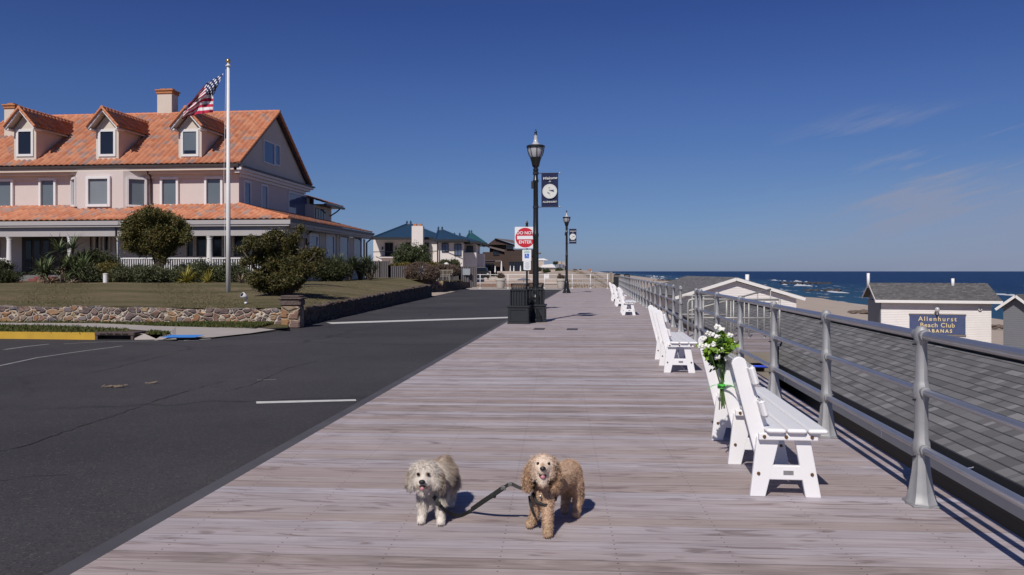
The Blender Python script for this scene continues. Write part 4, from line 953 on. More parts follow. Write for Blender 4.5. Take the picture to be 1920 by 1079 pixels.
for i in range(60):
    a = random.uniform(-.35,3.5); px = 292+math.cos(a)*random.uniform(50,61); py = 434-math.sin(a)*random.uniform(33,43)+ (6 if math.cos(a) > .3 else 0); c = P(px,py,D+random.uniform(-1.2,1.2)); r_ = pxm(random.uniform(2.5,5.5),D); bl.append((c[0],c[1],c[2],r_,r_,r_*random.uniform(.8,1.5)))
leaves('crown', bl, 50000, .05, l_tree, T, clump=.11, per=40, shell=.36, up=.6)
# big twisted juniper
D = 27.5; b0 = gpos(525, D); T = empty('twisted_juniper', b0, 'large dark twisted juniper with ragged sprays behind the stone pillar', 'shrub')
mb = MB(); random.seed(5)
pts_ = ((470,465),(520,445),(580,455),(600,490),(455,470),(550,440),(500,500),(560,500),(592,475),(535,470))
for px,py in pts_:
    top = Vector(P(px,py,D+random.uniform(-.6,.6))); mid = b0.lerp(top,.5)+Vector((random.uniform(-.2,.2),random.uniform(-.2,.2),random.uniform(-.1,.2))); mb.tube([b0+Vector((random.uniform(-.2,.2),random.uniform(-.2,.2),-.1)), mid, top],[.09,.06,.02],6)
mb.build('trunk', m_bark, T, smooth=True)
bl = []
J = ((468,452,14,8),(452,470,9,6),(476,462,14,8),(520,440,16,6),(505,448,12,8),(548,452,14,12),(560,438,7,7),(566,430,4,9),(505,470,22,13),(535,475,22,16),(485,485,16,10),(515,495,26,16),(550,500,24,18),(500,518,24,14),(480,522,14,13),(530,525,24,16),(555,520,16,14),(575,480,14,10),(588,470,9,6),(598,478,7,5),(590,492,14,10),(575,503,16,10),(600,498,7,6),(545,462,14,10),(461,490,8,7),(520,540,26,10),(492,535,16,9),(548,538,14,8),(604,468,4,5),(528,455,10,9))
random.seed(8)
for (px,py,rx_,rz_) in J:
    c = P(px,py,D+random.uniform(-.7,.6)); bl.append((c[0],c[1],c[2],pxm(rx_,D)*.9,pxm(rx_,D)*.9,pxm(rz_,D)*.9))
leaves('foliage', bl, 62000, .036, l_jun, T, clump=.075, per=52, shell=.4, aspect=2.6, up=.5)
# hedges and low shrubs along the porch
def shrub(name, px, w, py0, py1, D, mat, label, cat='shrub', n=9000, size=.045, seed=1, group=None, clump=.12, mb_stem=True, lobes=9, up=.5, shell=.4):
    b0 = gpos(px, D); T = empty(name, b0, label, cat, group); z0 = b0.z; x = (px-960)*D/F; wm = pxm(w,D); h = zrow(py0,D)-z0; random.seed(seed); bl = []
    for i in range(lobes):
        t = (i+.5)/lobes; cx = x+wm*(t-.5)*.8; rr = min(h*.5, wm*.28)*random.uniform(.75,1.05); cz = z0+h*random.uniform(.35,.62)
        p = cw(cx, D+random.uniform(-.25,.25)*wm*.5, cz); bl.append((p[0],p[1],cz,rr*1.3,rr*1.2,min(rr,h*.42)))
    bl.append((*cw(x,D,z0+h*.45), wm*.40, wm*.30, h*.46))
    leaves('foliage', bl, n, size, mat, T, clump=clump, per=40, up=up, shell=shell)
    mb = MB()
    for i in range(6):
        p = b0+Vector((random.uniform(-.35,.35)*wm,random.uniform(-.1,.1),-.05)); mb.tube([p,(p.x+random.uniform(-.1,.1),p.y,p.z+h*.7)],[.03,.012],5)
    mb.build('stem', m_bark, T)
    return T
shrub('clipped_hedge', 178, 82, 465, 510, 40.0, l_dark, 'rounded dark green hedge right of the entrance, taller than its neighbours', n=22000, seed=3)
shrub('low_juniper', 160, 58, 495, 524, 38.6, l_low, 'low grey-green juniper mound at the foot of the clipped hedge', n=9000, seed=4)
shrub('golden_shrub', 205, 48, 492, 522, 39.0, l_gold, 'low shrub tinged orange and gold behind the white path light', n=8000, seed=5)
shrub('low_juniper', 243, 60, 498, 525, 38.6, l_low, 'low flat juniper mound left of the umbrella tree trunk', n=9000, seed=6)
shrub('low_juniper', 282, 50, 496, 525, 38.2, l_low, 'low dense juniper mound right in front of the umbrella tree trunk', n=9000, seed=7)
shrub('low_juniper', 322, 44, 506, 524, 38.6, l_low, 'smallest juniper mound left of the yellow strap-leaved plant', n=5000, seed=8)
shrub('garden_bush', 362, 66, 489, 522, 39.6, l_low, 'wide green bush behind the yellow strap-leaved plant', n=11000, seed=9)
shrub('garden_bush', 403, 50, 492, 523, 39.4, l_dark, 'dark green bush just left of the flagpole', n=9000, seed=10)
shrub('garden_bush', 440, 60, 494, 525, 39.2, l_low, 'grey-green bush just right of the flagpole', n=9000, seed=11)
shrub('garden_bush', -6, 46, 482, 518, 39.2, l_dark, 'dark bush at the left edge beside the brick steps', n=9000, seed=12)
shrub('clipped_hedge', 10, 46, 509, 529, 37.2, l_dark, 'low dark box hedge in front of the brick steps', n=8000, seed=13, lobes=7)
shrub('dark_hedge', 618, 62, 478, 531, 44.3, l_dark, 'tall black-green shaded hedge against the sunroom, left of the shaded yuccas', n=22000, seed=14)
# strap-leaved plants
def strappy(name, px, D, n, length, width, mat, label, cat='plant', seed=1, emin=-.1, emax=1.5, bend=1.2, z=0, trunk=0, heads=1, drymat=None):
    random.seed(seed); b0 = gpos(px, D); T = empty(name, b0, label, cat); mb = MB()
    for h in range(heads):
        c = b0+Vector((random.uniform(-.35,.35)*(heads>1), random.uniform(-.3,.3)*(heads>1), z+trunk*random.uniform(.2 if heads > 4 else .4,1)))
        if trunk:
            tb = MB(); tb.tube([b0+Vector((0,0,-.05)), b0.lerp(c,.5), c],[.09,.08,.07],7); tb.build('stem', m_bark, T)
        rosette(mb, c, n, length, width, emin, emax, bend)
    mb.build('leaf', mat, T)
    if drymat:
        mb = MB(); rosette(mb, b0+Vector((0,0,.15+trunk*.3)), int(n*.9), length*.8, width, -.9, .3, .9); mb.build('dead_leaf', drymat, T)
    return T
strappy('yucca', 82, 38.2, 46, .95, .06, l_yuc, 'left yucca by the entrance with short stiff green leaves', seed=21, trunk=.75, heads=3, drymat=l_dry)
strappy('yucca', 118, 38.6, 52, 1.0, .06, l_yuc, 'tallest yucca by the entrance, topped above the clipped hedge', seed=22, trunk=1.9, heads=3, drymat=l_dry)
strappy('yucca', 137, 38.2, 60, 1.15, .06, l_yuc, 'fan-shaped green yucca right in front of the clipped hedge', seed=23, trunk=.6, heads=2)
strappy('dried_yucca', 95, 37.4, 90, .9, .06, l_dry, 'collapsed tan dead leaves at the foot of the left yuccas', seed=24, emin=-.3, emax=.7)
strappy('dried_yucca', 135, 37.5, 60, .7, .05, l_dry, 'smaller heap of pale dead leaves left of the path light', seed=25, emin=-.3, emax=.6)
strappy('strap_leaf_plant', 350, 38.0, 120, .95, .055, l_yel, 'bright yellow strap-leaved plant, the larger of the two', seed=26, emin=.05)
strappy('strap_leaf_plant', 390, 38.0, 70, .85, .05, l_yel, 'smaller yellow strap-leaved plant left of the flagpole', seed=27, emin=.1)
strappy('strap_leaf_plant', 452, 37.2, 40, .6, .045, l_dry, 'small tan spiky plant just left of the twisted juniper', seed=28, emin=.2)
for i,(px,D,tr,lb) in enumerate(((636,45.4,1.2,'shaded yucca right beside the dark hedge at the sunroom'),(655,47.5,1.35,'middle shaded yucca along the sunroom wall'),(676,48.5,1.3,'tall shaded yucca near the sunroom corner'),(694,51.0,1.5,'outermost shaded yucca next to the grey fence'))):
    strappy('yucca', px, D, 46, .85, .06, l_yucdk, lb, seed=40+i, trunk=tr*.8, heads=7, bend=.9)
# path light and spotlight
p = gpos(198, 37.6); mb = MB(); mb.lathe([(.11,.0),(.11,.40),(.10,.405)], p, 14); pa = empty('path_light', p, 'short white cylindrical path light among the low shrubs', 'path light'); mb.build('diffuser', m_trim, pa, angle=40); mb = MB(); mb.lathe([(.12,.405),(.12,.44),(.02,.46)], p, 14); mb.build('cap', m_trim, pa, angle=40)
p = Vector(cw((461-960)*23.6/F, 23.6, .50)); sp_ = empty('garden_spotlight', p, 'small white spotlight on a stake at the top of the garden wall', 'spotlight')
mb = MB(); mb.tube([p, p+Vector((0,0,.17))],.02,8); mb.tube([p+Vector((0,0,.03)), p+Vector((0,0,.09))],.045,8); mb.build('stake', m_trim, sp_, smooth=True)
mb = MB(); mb.tube([p+Vector((.03,.04,.19)), p+Vector((.0,-.02,.24)), p+Vector((-.06,-.12,.31))],[.03,.06,.085],12); mb.build('lamp_head', m_trim, sp_, smooth=True)
mb = MB(); mb.tube([p+Vector((-.055,-.11,.302)), p+Vector((-.065,-.125,.313))],[.06,.06],12); mb.build('lens', m_glass_dk, sp_)
# flagpole with its flag
D = 29.6; b0 = Vector(P(428,552,D)); top = zrow(126,D)
fp = empty('flagpole', b0, 'tall white flagpole with a gold ball on top, standing on the lawn', 'flagpole')
mb = MB(); mb.tube([b0+Vector((0,0,-.1)), b0+Vector((0,0,3)), (b0.x,b0.y,top)],[.085,.08,.05],16); mb.build('pole', m_col, fp, smooth=True)
mb = MB(); mb.lathe([(.15,-.02),(.15,.03),(.1,.06)], b0, 16); mb.lathe([(.03,0),(.09,.02),(.10,.05),(.05,.09),(.02,.16)], (b0.x,b0.y,top), 14); mb.build('collar', m_col, fp, angle=40)
mb = MB(); mb.ico((b0.x,b0.y,top+.22),.085,3); mb.build('finial_ball', m_gold, fp, smooth=True)
mb = MB(); hx_ = Vector(P(421,180,D-.1)); mb.tube([(b0.x-.06,b0.y-.06,top-.1), (b0.x-.13,b0.y-.08,top-4), (b0.x-.09,b0.y-.09,2.0)],.007,5); mb.build('halyard', m_trim, fp)
# the flag: cloth hanging slack from its upper corner
m_flag, nt, b = new_mat('flag_cloth'); uv = nt.nodes.new('ShaderNodeUVMap'); sp = nt.nodes.new('ShaderNodeSeparateXYZ'); L(nt, uv.outputs[0], sp.inputs[0]); u, v = sp.outputs[0], sp.outputs[1]
stripe = math_n(nt,'MODULO', math_n(nt,'FLOOR', math_n(nt,'MULTIPLY', v, 13)), 2)
c = mixc(nt, stripe, (.42,.012,.05), (.66,.64,.66))
canton = math_n(nt,'MULTIPLY', math_n(nt,'LESS_THAN', u, .4), math_n(nt,'LESS_THAN', v, 7/13))
su = math_n(nt,'MULTIPLY', u, 3.6/.4); sv = math_n(nt,'MULTIPLY', v, 3*13/7)
def dots(ou, ov):
    fu = math_n(nt,'SUBTRACT', math_n(nt,'FRACT', math_n(nt,'ADD', su, ou)), .5); fv = math_n(nt,'SUBTRACT', math_n(nt,'FRACT', math_n(nt,'ADD', sv, ov)), .5)
    return math_n(nt,'LESS_THAN', math_n(nt,'ADD', math_n(nt,'MULTIPLY', fu, fu), math_n(nt,'MULTIPLY', fv, fv)), .042)
st = math_n(nt,'MAXIMUM', dots(0,0), dots(.5,.5)); c = mixc(nt, canton, c, mixc(nt, st, (.012,.018,.085), (.66,.66,.70))); L(nt, c, b.inputs['Base Color']); b.inputs['Roughness'].default_value = .8
ctl = {0:[(419,138),(400,180),(399.5,211)], .4:[(386,157),(385,178),(371,214)], .7:[(365,183),(360,197),(357,218)], 1:[(350,198),(344,211),(341,223)]}
ku = sorted(ctl); kv = [0,7/13,1]
def flagpt(u,v):
    i = min(len(ku)-2, max(0, sum(1 for k in ku if k <= u)-1)); s = (u-ku[i])/(ku[i+1]-ku[i]); j = 0 if v < kv[1] else 1; t = (v-kv[j])/(kv[j+1]-kv[j])
    g = lambda a,b_: Vector(ctl[ku[a]][b_]); p = g(i,j)*(1-s)*(1-t)+g(i+1,j)*s*(1-t)+g(i,j+1)*(1-s)*t+g(i+1,j+1)*s*t
    return p
V = []; UVs = []; nu, nv = 60, 40
for i in range(nu+1):
    for j in range(nv+1):
        u_, v_ = i/nu, j/nv; p = flagpt(u_,v_)
        dd = .16*math.sin(u_*13+v_*4)*(.2+u_)+.10*math.sin(v_*9-u_*6)+.05*math.sin(u_*30+v_*11); V.append(P(p.x+.5*math.sin(v_*16+u_*9)*u_, p.y+.8*math.sin(u_*18+v_*3)*u_, D-.1-dd)); UVs.append((u_,v_))
me = bpy.data.meshes.new('flag'); Fq = [(i*(nv+1)+j, (i+1)*(nv+1)+j, (i+1)*(nv+1)+j+1, i*(nv+1)+j+1) for i in range(nu) for j in range(nv)]
me.from_pydata(V,[],Fq); l = me.uv_layers.new(name='UVMap')
for lp in me.loops: l.data[lp.index].uv = UVs[lp.vertex_index]
fo = link_mesh('flag', me, m_flag, None, True); single(fo, 'red, white and blue flag with stars and stripes hanging slack from the pole', 'flag')

# ================================================================ ALUMINIUM RAILING ALONG THE BOARDWALK
XRL = 2.095
def post_mesh():
    mb = MB(); n = 24
    prof = [(.105,.0),(.105,.018),(.092,.03),(.078,.09),(.060,.20),(.050,.30),(.047,.32),(.056,.335),(.058,.36),(.056,.40),(.047,.42),(.045,.50),(.044,.66),(.050,.68),(.054,.705),(.054,.755),(.047,.78),(.041,.80),(.038,.95),(.036,1.03),(.042,1.045),(.047,1.06),(.050,1.09),(.044,1.125),(.025,1.145)]
    for r,z in prof:
        fl = .10 if .03 <= z <= .3 else (.035 if z < 1.0 else 0)
        for k in range(n):
            t = 2*math.pi*k/n; q = r*(1+fl*math.cos(8*t)); mb.v.append((q*math.cos(t)*.92, q*math.sin(t)*1.05, z))
    for i in range(len(prof)-1):
        for k in range(n): mb.f.append((i*n+k, i*n+(k+1)%n, (i+1)*n+(k+1)%n, (i+1)*n+k))
    mb.f += [tuple(range(n-1,-1,-1)), tuple((len(prof)-1)*n+k for k in range(n))]
    for z,r in ((.36,.034),(.73,.032),(1.09,.036)): mb.tube([(0,-.075,z),(0,.075,z)], r, 14)
    mb.bbox(-.085,.085,-.10,.10,.0,.012,.003)
    return mb.mesh('post')
pm = post_mesh(); pm.polygons.foreach_set('use_smooth',[True]*len(pm.polygons)); pm.materials.append(m_alu)
try: pm.set_sharp_from_angle(angle=R(38))
except Exception: pass
bm_ = MB()
for z in (.31,.675,1.03): bm_.tube([(-.062,-.028,z),(-.038,-.01,z)], .007, 6)
bolt_me = bm_.mesh('bolt'); bolt_me.materials.append(m_black2)
def railing(ys, y0, y1, label):
    r_ = empty('railing', (XRL,ys[0],0), label, 'railing', None)
    for y in ys:
        o = bpy.data.objects.new('post', pm); COL.objects.link(o); o.parent = r_; o.location = (0,y-ys[0],0)
        if y < 30: q = bpy.data.objects.new('bolt', bolt_me); COL.objects.link(q); q.parent = o
    for z,r in ((1.09,.029),(.73,.023),(.36,.026)):
        mb = MB(); n = int((y1-y0)/1.0)+1; mb.tube([(XRL,y0+(y1-y0)*i/n,z) for i in range(n+1)], r, 16); mb.build('rail', m_rail, r_, smooth=True)
railing([-1.05,1.1,3.25,5.38,7.5,9.63,11.8,14.0,16.15,16.8], -3, 16.82, 'near silver aluminium railing with fluted posts beside the benches')
railing([19.85,21.6]+[23.75+2.15*i for i in range(22)], 19.83, 69.0, 'far silver aluminium railing receding beyond the landing gap')

# ================================================================ BENCHES
bench = empty('bench', (0,0,0), 'x', 'bench', 'white benches facing the sea', local=True)
def board(poly, y0, y1, b=None):                          # side-view outline (x,z) given thickness in y
    mb = MB(); mb.prism([(x,y0,z) for x,z in poly], (0,y1-y0,0)); return mb
def bev(o, w=.006, s=2):
    m = o.modifiers.new('bevel','BEVEL'); m.width = w; m.segments = s; m.limit_method = 'ANGLE'; return o
LB = 1.76
for k,y in enumerate((0,LB/2,LB)):
    fr_ = board([(-.055,0),(.045,0),(.14,.40),(-.01,.40)], y-.019, y+.019); bev(fr_.build('leg', m_white, bench))                       # rear leg
    fr_ = board([(.305,0),(.405,0),(.335,.385),(.235,.385)], y-.019, y+.019); bev(fr_.build('leg', m_white, bench))                       # front leg
    up_ = []
    for t in range(9): a = math.pi*(1-t/8); up_.append((-.128+.05*math.cos(a)+.01, .875+.05*math.sin(a)))
    bev(board([(.01,.17),(-.168,.875)]+up_[1:-1]+[(-.068,.875),(.115,.33),(.095,.17)], y+.020, y+.058).build('backrest_upright', m_white, bench))
    mb = MB(); mb.box(-.005,.375,y-.058,y-.020,.385,.43); bev(mb.build('seat_bearer', m_white, bench))
    mb = MB(); mb.box(.05,.36,y-.018,y+.018,.115,.21); bev(mb.build('stretcher', m_white, bench))
    if k == 0:
        mb = MB(); mb.box(.16,.225,y-.0225,y-.0185,.152,.178); mb.build('maker_plate', m_plate, bench)
    for (x,z,yy) in ((.0,.155,-.019),(.345,.155,-.019),(.03,.408,-.058),(.17,.408,-.058),(.335,.408,-.058)): mb = MB(); mb.tube([(x,y+yy+.001,z),(x,y+yy-.008,z)], [.013,.009], 8); mb.build('bolt_head', m_bolt, bench)
for i in range(3):
    mb = MB(); x0 = .040+i*.133; mb.bbox(x0,x0+.127,-.09,LB+.09,.432,.466,.012); bev(mb.build('seat_slat', m_white, bench),.008)
for (x,z,hh) in ((-.098,.79,.135),(-.035,.575,.12)):
    mb = MB(); Mx = Matrix.Translation((x,0,z)) @ Matrix.Rotation(R(-16),4,'Y'); pts_ = []
    mb.bbox(.022+.02,.022+.062,-.075,LB+.085,-hh/2,hh/2,.014,Mx); bev(mb.build('backrest_slat', m_white, bench),.012,3)
BX = [(1.085,5.46,'nearest white bench, with the flower bouquet tied to its back'),(1.07,11.95,'second nearest white bench, beyond the bouquet bench'),(.98,27.4,'third white bench along the railing, nearest of the distant three'),(.94,34.2,'fourth white bench along the railing, middle of the distant three'),(.90,40.2,'farthest white bench before the black bins')]
for i,(x,y,lb) in enumerate(BX):
    o = bench if i == 0 else copy_tree(bench)
    o.location = (x,y,0); o['label'] = lb
# bouquet tied to the middle upright of the nearest bench
bq = Vector((1.085-.10, 5.46+LB/2+.02, .60)); BQ = empty('bouquet', bq, 'bouquet of white flowers and bright green leaves tied to the bench back', 'flowers')
m_stem = M('green_stems', (.07,.13,.03), .6, var=.3, scale=30); m_ribbon = M('lime_green_ribbon', (.10,.50,.08), .45, var=.1); m_petal = M('white_petals', (.78,.77,.72), .6, var=.08, scale=30)
l_bq = leafmat('bright_bouquet_leaves', [(0,(.04,.10,.015)),(.5,(.14,.26,.02)),(1,(.27,.40,.04))]); l_bqd = leafmat('dark_bouquet_leaves', [(0,(.01,.03,.01)),(1,(.04,.09,.02))])
random.seed(31); mb = MB(); hd = Vector((-.03,-.01,.32))
for i in range(16):
    a = random.uniform(0,6.28); r = random.uniform(0,.028); r2 = random.uniform(.02,.12); mb = MB(); mb.tube([bq+Vector((math.cos(a)*r*1.4,math.sin(a)*r*1.4,-.13-random.uniform(0,.05))), bq+Vector((math.cos(a)*r*.5,math.sin(a)*r*.5,.0)), bq+Vector((-.02+math.cos(a)*r2,math.sin(a)*r2,.26))], .004, 5); mb.build('stem', m_stem, BQ)
mb = MB(); mb.tube([bq+Vector((0,0,-.015)), bq+Vector((0,0,.02))], .030, 12)
for a,l in ((.3,.13),(2.9,.11),(-.6,.14),(3.6,.15)):
    strap(mb, bq+Vector((0,-.03,0)), a, l, .028, .5, 1.6, 5)
mb.build('ribbon', m_ribbon, BQ)
c_ = bq+hd
leaves('dark_leaf', [(c_.x,c_.y,c_.z-.08,.055,.055,.09),(c_.x,c_.y,c_.z,.075,.075,.07)], 700, .038, l_bqd, BQ, clump=.02, per=6, shell=.5)
leaves('leaf', [(c_.x,c_.y-.02,c_.z,.10,.09,.085),(c_.x+.04,c_.y-.05,c_.z+.01,.06,.055,.055)], 620, .040, l_bq, BQ, clump=.018, per=5, shell=.25, aspect=1.4)
mb = MB()
FL = [(-.13,-.02,.06),(-.07,-.06,.10),(-.02,-.08,.08),(.03,0,.14),(.10,-.04,.09),(.12,-.02,.03),(-.11,-.07,.0),(-.05,-.10,.02),(.02,-.10,-.03),(-.02,-.09,-.09),(.07,-.07,-.10),(-.16,-.03,.0),(.13,.03,-.03),(0,.05,.16),(-.08,.06,.1)]
for (x,y,z) in FL:
    p = c_+Vector((x*.85,y*.85,z*.9)); mb = MB()
    for k in range(9):
        a = k*2.4; rr = .005+.0019*k; mb.ico((p.x+math.cos(a)*rr, p.y-.01+random.uniform(-.008,.008), p.z+math.sin(a)*rr*.8), .0125, 1, (1.1,.7,1.0), .15)
    mb.build('flower', m_petal, BQ, smooth=True)
# ================================================================ LAMPS, SIGN, BINS
m_banw = M('banner_white_print', (.62,.62,.60), .7, bmp=0); m_bang = M('banner_grey_print', (.16,.17,.20), .7, bmp=0)
def lamp(x, y, label, banlabel):
    T = empty('street_lamp', (x,y,0), label, 'street lamp', 'black lamp posts on the boardwalk')
    mb = MB(); c = (x,y,0)
    mb.lathe([(.27,0),(.27,.05),(.25,.10),(.22,.13),(.235,.17),(.20,.22),(.175,.30),(.155,.42),(.15,.55),(.165,.60),(.15,.66),(.135,.72),(.15,.76),(.12,.82),(.10,.90),(.115,.95),(.095,1.0),(.088,1.1)], c, 32, .05, 8); mb.build('base', m_black, T, angle=40)
    mb = MB(); mb.lathe([(.088,1.1),(.078,2.6),(.086,2.62),(.086,2.72),(.076,2.74),(.066,4.28),(.082,4.30),(.082,4.36),(.066,4.38),(.058,4.62),(.078,4.64),(.078,4.70),(.060,4.72),(.060,4.74)], c, 24, .035, 10); mb.build('shaft', m_black, T, angle=40)
    mb = MB(); mb.lathe([(.060,4.74),(.10,4.78),(.115,4.84),(.13,4.92),(.165,5.03),(.17,5.05),(.15,5.055)], c, 24)
    for k in range(8):
        a = k*math.pi/4+.2; pts = [(x+math.cos(a)*r, y+math.sin(a)*r, z) for r,z in ((.155,5.04),(.20,5.12),(.235,5.24),(.25,5.36))]; mb.tube(pts, .011, 5)
    mb.lathe([(.245,5.345),(.275,5.36),(.275,5.41),(.24,5.425),(.235,5.40)], c, 24)
    mb.build('lamp_frame', m_black, T, angle=40)
    mb = MB(); mb.lathe([(.145,5.06),(.185,5.13),(.222,5.25),(.236,5.35)], c, 24, .012, 12); mb.build('globe', m_lampglass, T, angle=60)
    mb = MB(); mb.lathe([(.235,5.425),(.17,5.445),(.10,5.48),(.068,5.54),(.052,5.64),(.045,5.74)], c, 24, .01, 12); mb.build('glass_top', m_lampglass, T, angle=60)
    mb = MB(); mb.lathe([(.048,5.735),(.05,5.75),(.025,5.77),(.045,5.81),(.03,5.86),(.008,5.92)], c, 12); mb.build('finial', m_black, T, smooth=True)
    for z in (3.53,4.57):
        mb = MB(); mb.tube([(x+.05,y,z),(x+.70,y,z)], .012, 6); mb.tube([(x,y,z-.04),(x,y,z+.04)], .085, 12); q = mb.build('banner_arm', m_black2, T)
        mb = MB(); mb.ico((x+.71,y,z),.028,2); mb.build('arm_tip', m_planter, q)
    mb = MB(); mb.box(x-.13,x-.06,y-.05,y+.05,4.1,4.32); mb.build('junction_box', m_black2, T); T.scale = (1,1,.963)
    # the banner: cloth with a slight billow
    B_ = empty('banner', (x+.43,y,3.41), banlabel, 'banner', 'navy banners on the lamp posts'); w0,w1,z0,z1 = x+.17,x+.665,3.41,4.39
    V = []; n = 12
    def by_(u,v): return y-.014-.018*math.sin(u*5.5+v*3)*math.sin(v*math.pi)
    for s in (0,1):
        for i in range(n+1):
            for j in range(n+1): u,v = i/n,j/n; V.append((w0+(w1-w0)*u, by_(u,v)+s*.003, z0+(z1-z0)*v))
    Fq = []; k2 = (n+1)**2
    for i in range(n):
        for j in range(n): a = i*(n+1)+j; Fq += [a,a+n+1,a+n+2,a+1, k2+a,k2+a+1,k2+a+n+2,k2+a+n+1]
    link_mesh('cloth', mesh_np('cloth', V, Fq, 4), m_navy, B_, True)
    cx = (w0+w1)/2; yb = y-.040; M0 = lambda z: facing((cx,yb,z))
    text_mb('Welcome', .108, facing((cx-.005,yb,4.245),0) @ Matrix.Rotation(R(3),4,'Z'), 'lettering', m_banw, B_, thick=.002, shear=.45)
    text_mb('to', .075, M0(4.155), 'lettering', m_banw, B_, thick=.001, shear=.3)
    text_mb('ALLENHURST', .070, M0(3.545), 'lettering', m_banw, B_, thick=.0015, space=.98)
    mb = MB(); mb.tube([(cx,yb-.004,3.86),(cx,yb+.004,3.86)], .215, 40); mb.build('emblem_disc', m_banw, B_)
    def blot(px_, pz_, a, l, w_, mat=m_bang):
        mb = MB(); pts = []
        for k in range(12):
            t = 2*math.pi*k/12; ex, ez = math.cos(t)*l, math.sin(t)*w_; pts.append((cx+px_+ex*math.cos(a)-ez*math.sin(a), yb-.0055, 3.86+pz_+ex*math.sin(a)+ez*math.cos(a)))
        mb.face(pts); return mb
    q = MB()
    for b_ in ((.055,.015,-.25,.085,.022),(.085,.03,.1,.05,.016),(-.035,-.055,-.6,.052,.018),(-.01,.10,.1,.03,.010),(.01,-.13,-.5,.02,.006),(.10,-.01,-.5,.03,.008)): r_ = blot(*b_); q.add(r_.v, r_.f)
    q.build('emblem_mark', m_bang, B_)
    q = MB(); 
    for k in range(36):
        a = k*math.pi/18; q.beam((cx+.195*math.cos(a),yb-.005,3.86+.195*math.sin(a)),(cx+.195*math.cos(a+.1),yb-.005,3.86+.195*math.sin(a+.1)), .002, .003)
    q.build('emblem_border', m_bang, B_)
lx, ly, _ = G(1004.5,604,0); lamp(lx, ly, 'nearer and taller-looking black lamp post with glass lantern beside the bins', 'navy welcome banner hanging on the nearer lamp post')
lx2, ly2, _ = G(1062.5,550,0); lamp(lx2, ly2, 'farther black lamp post in the middle of the picture beyond the bins', 'small navy welcome banner on the farther lamp post')
# do-not-enter sign
sx, sy, _ = cw((988-960)*30.4/F, 30.4); T = empty('road_sign', (sx,sy,0), 'square do not enter sign with parking plates below, partly behind the lamp post', 'sign')
mb = MB(); mb.lathe([(.09,-.05),(.09,.02),(.07,.06),(.055,.12),(.05,.2),(.04,.26),(.038,3.2),(.055,3.21),(.055,3.24),(.04,3.25),(.05,3.29),(.055,3.33),(.03,3.38),(.012,3.43)], (sx,sy,0), 14); mb.build('pole', m_black, T, angle=40)
def plate(w, h, z, mat, nm, y, r=.03, dx=0):
    pts = []
    for (a0,cx_,cz) in ((0,w/2-r,h/2-r),(90,-w/2+r,h/2-r),(180,-w/2+r,-h/2+r),(270,w/2-r,-h/2+r)):
        for k in range(5): a = R(a0+k*22.5); pts.append((sx+dx+cx_+r*math.cos(a), y, z+cz+r*math.sin(a)))
    mb = MB(); mb.prism(pts, (0,.003,0)); return mb.build(nm, mat, T)
dx = -.06; zc_ = zrow_ = HC-(446-HOR)*30.4/F
plate(.80,.82,zc_,m_signw,'sign_plate',sy-.06,.03,dx)
mb = MB(); mb.tube([(sx+dx,sy-.0645,zc_),(sx+dx,sy-.0605,zc_)], .375, 48); mb.build('red_disc', m_red, T)
mb = MB(); mb.box(sx+dx-.31,sx+dx+.31,sy-.068,sy-.065,zc_-.065,zc_+.065); mb.build('white_bar', m_signw, T)
text_mb('DO NOT', .165, facing((sx+dx,sy-.067,zc_+.175)), 'lettering', m_signw, T, thick=.003, space=1.0)
text_mb('ENTER', .165, facing((sx+dx,sy-.067,zc_-.175)), 'lettering', m_signw, T, thick=.003, space=1.0)
z2 = HC-(479.5-HOR)*30.4/F; plate(.34,.44,z2,m_signw,'sign_plate',sy-.06,.03,0)
mb = MB(); mb.box(sx-.085,sx+.085,sy-.0655,sy-.0605,z2-.10,z2+.07); mb.build('wheelchair_symbol_ground', m_signblue, T)
mb = MB(); yy = sy-.068; mb.tube([(sx-.012,yy,z2+.052),(sx-.012,yy+.002,z2+.052)],.013,10); mb.beam((sx-.012,yy,z2+.035),(sx-.004,yy,z2-.02),.004,.014,(1,0,0)); mb.beam((sx-.004,yy,z2-.022),(sx+.035,yy,z2-.025),.004,.013); mb.beam((sx+.035,yy,z2-.022),(sx+.055,yy,z2-.07),.004,.013,(1,0,0)); mb.beam((sx-.01,yy,z2+.01),(sx+.03,yy,z2+.008),.004,.010)
for k in range(9):
    a = R(110+k*24); a2 = R(110+(k+1)*24); mb.beam((sx-.005+.043*math.cos(a),yy,z2-.04+.043*math.sin(a)),(sx-.005+.043*math.cos(a2),yy,z2-.04+.043*math.sin(a2)),.004,.010,(0,1,0))
mb.build('wheelchair_symbol', m_signw, T)
mb = MB()
for z_,w_ in ((.17,.10),(.125,.12)): mb.box(sx-w_,sx+w_,sy-.064,sy-.0605,z2+z_-.012,z2+z_+.010)
mb.build('printed_line', m_signgreen, T)
z3 = HC-(498.5-HOR)*30.4/F; plate(.28,.34,z3,m_signw,'sign_plate',sy-.06,.03,.015)
mb = MB()
for i,w_ in enumerate((.06,.09,.07,.095,.08,.06)): mb.box(sx+.015-w_,sx+.015+w_,sy-.064,sy-.0605,z3+.115-i*.044-.007,z3+.115-i*.044+.007)
mb.build('printed_line', m_signgrey, T)
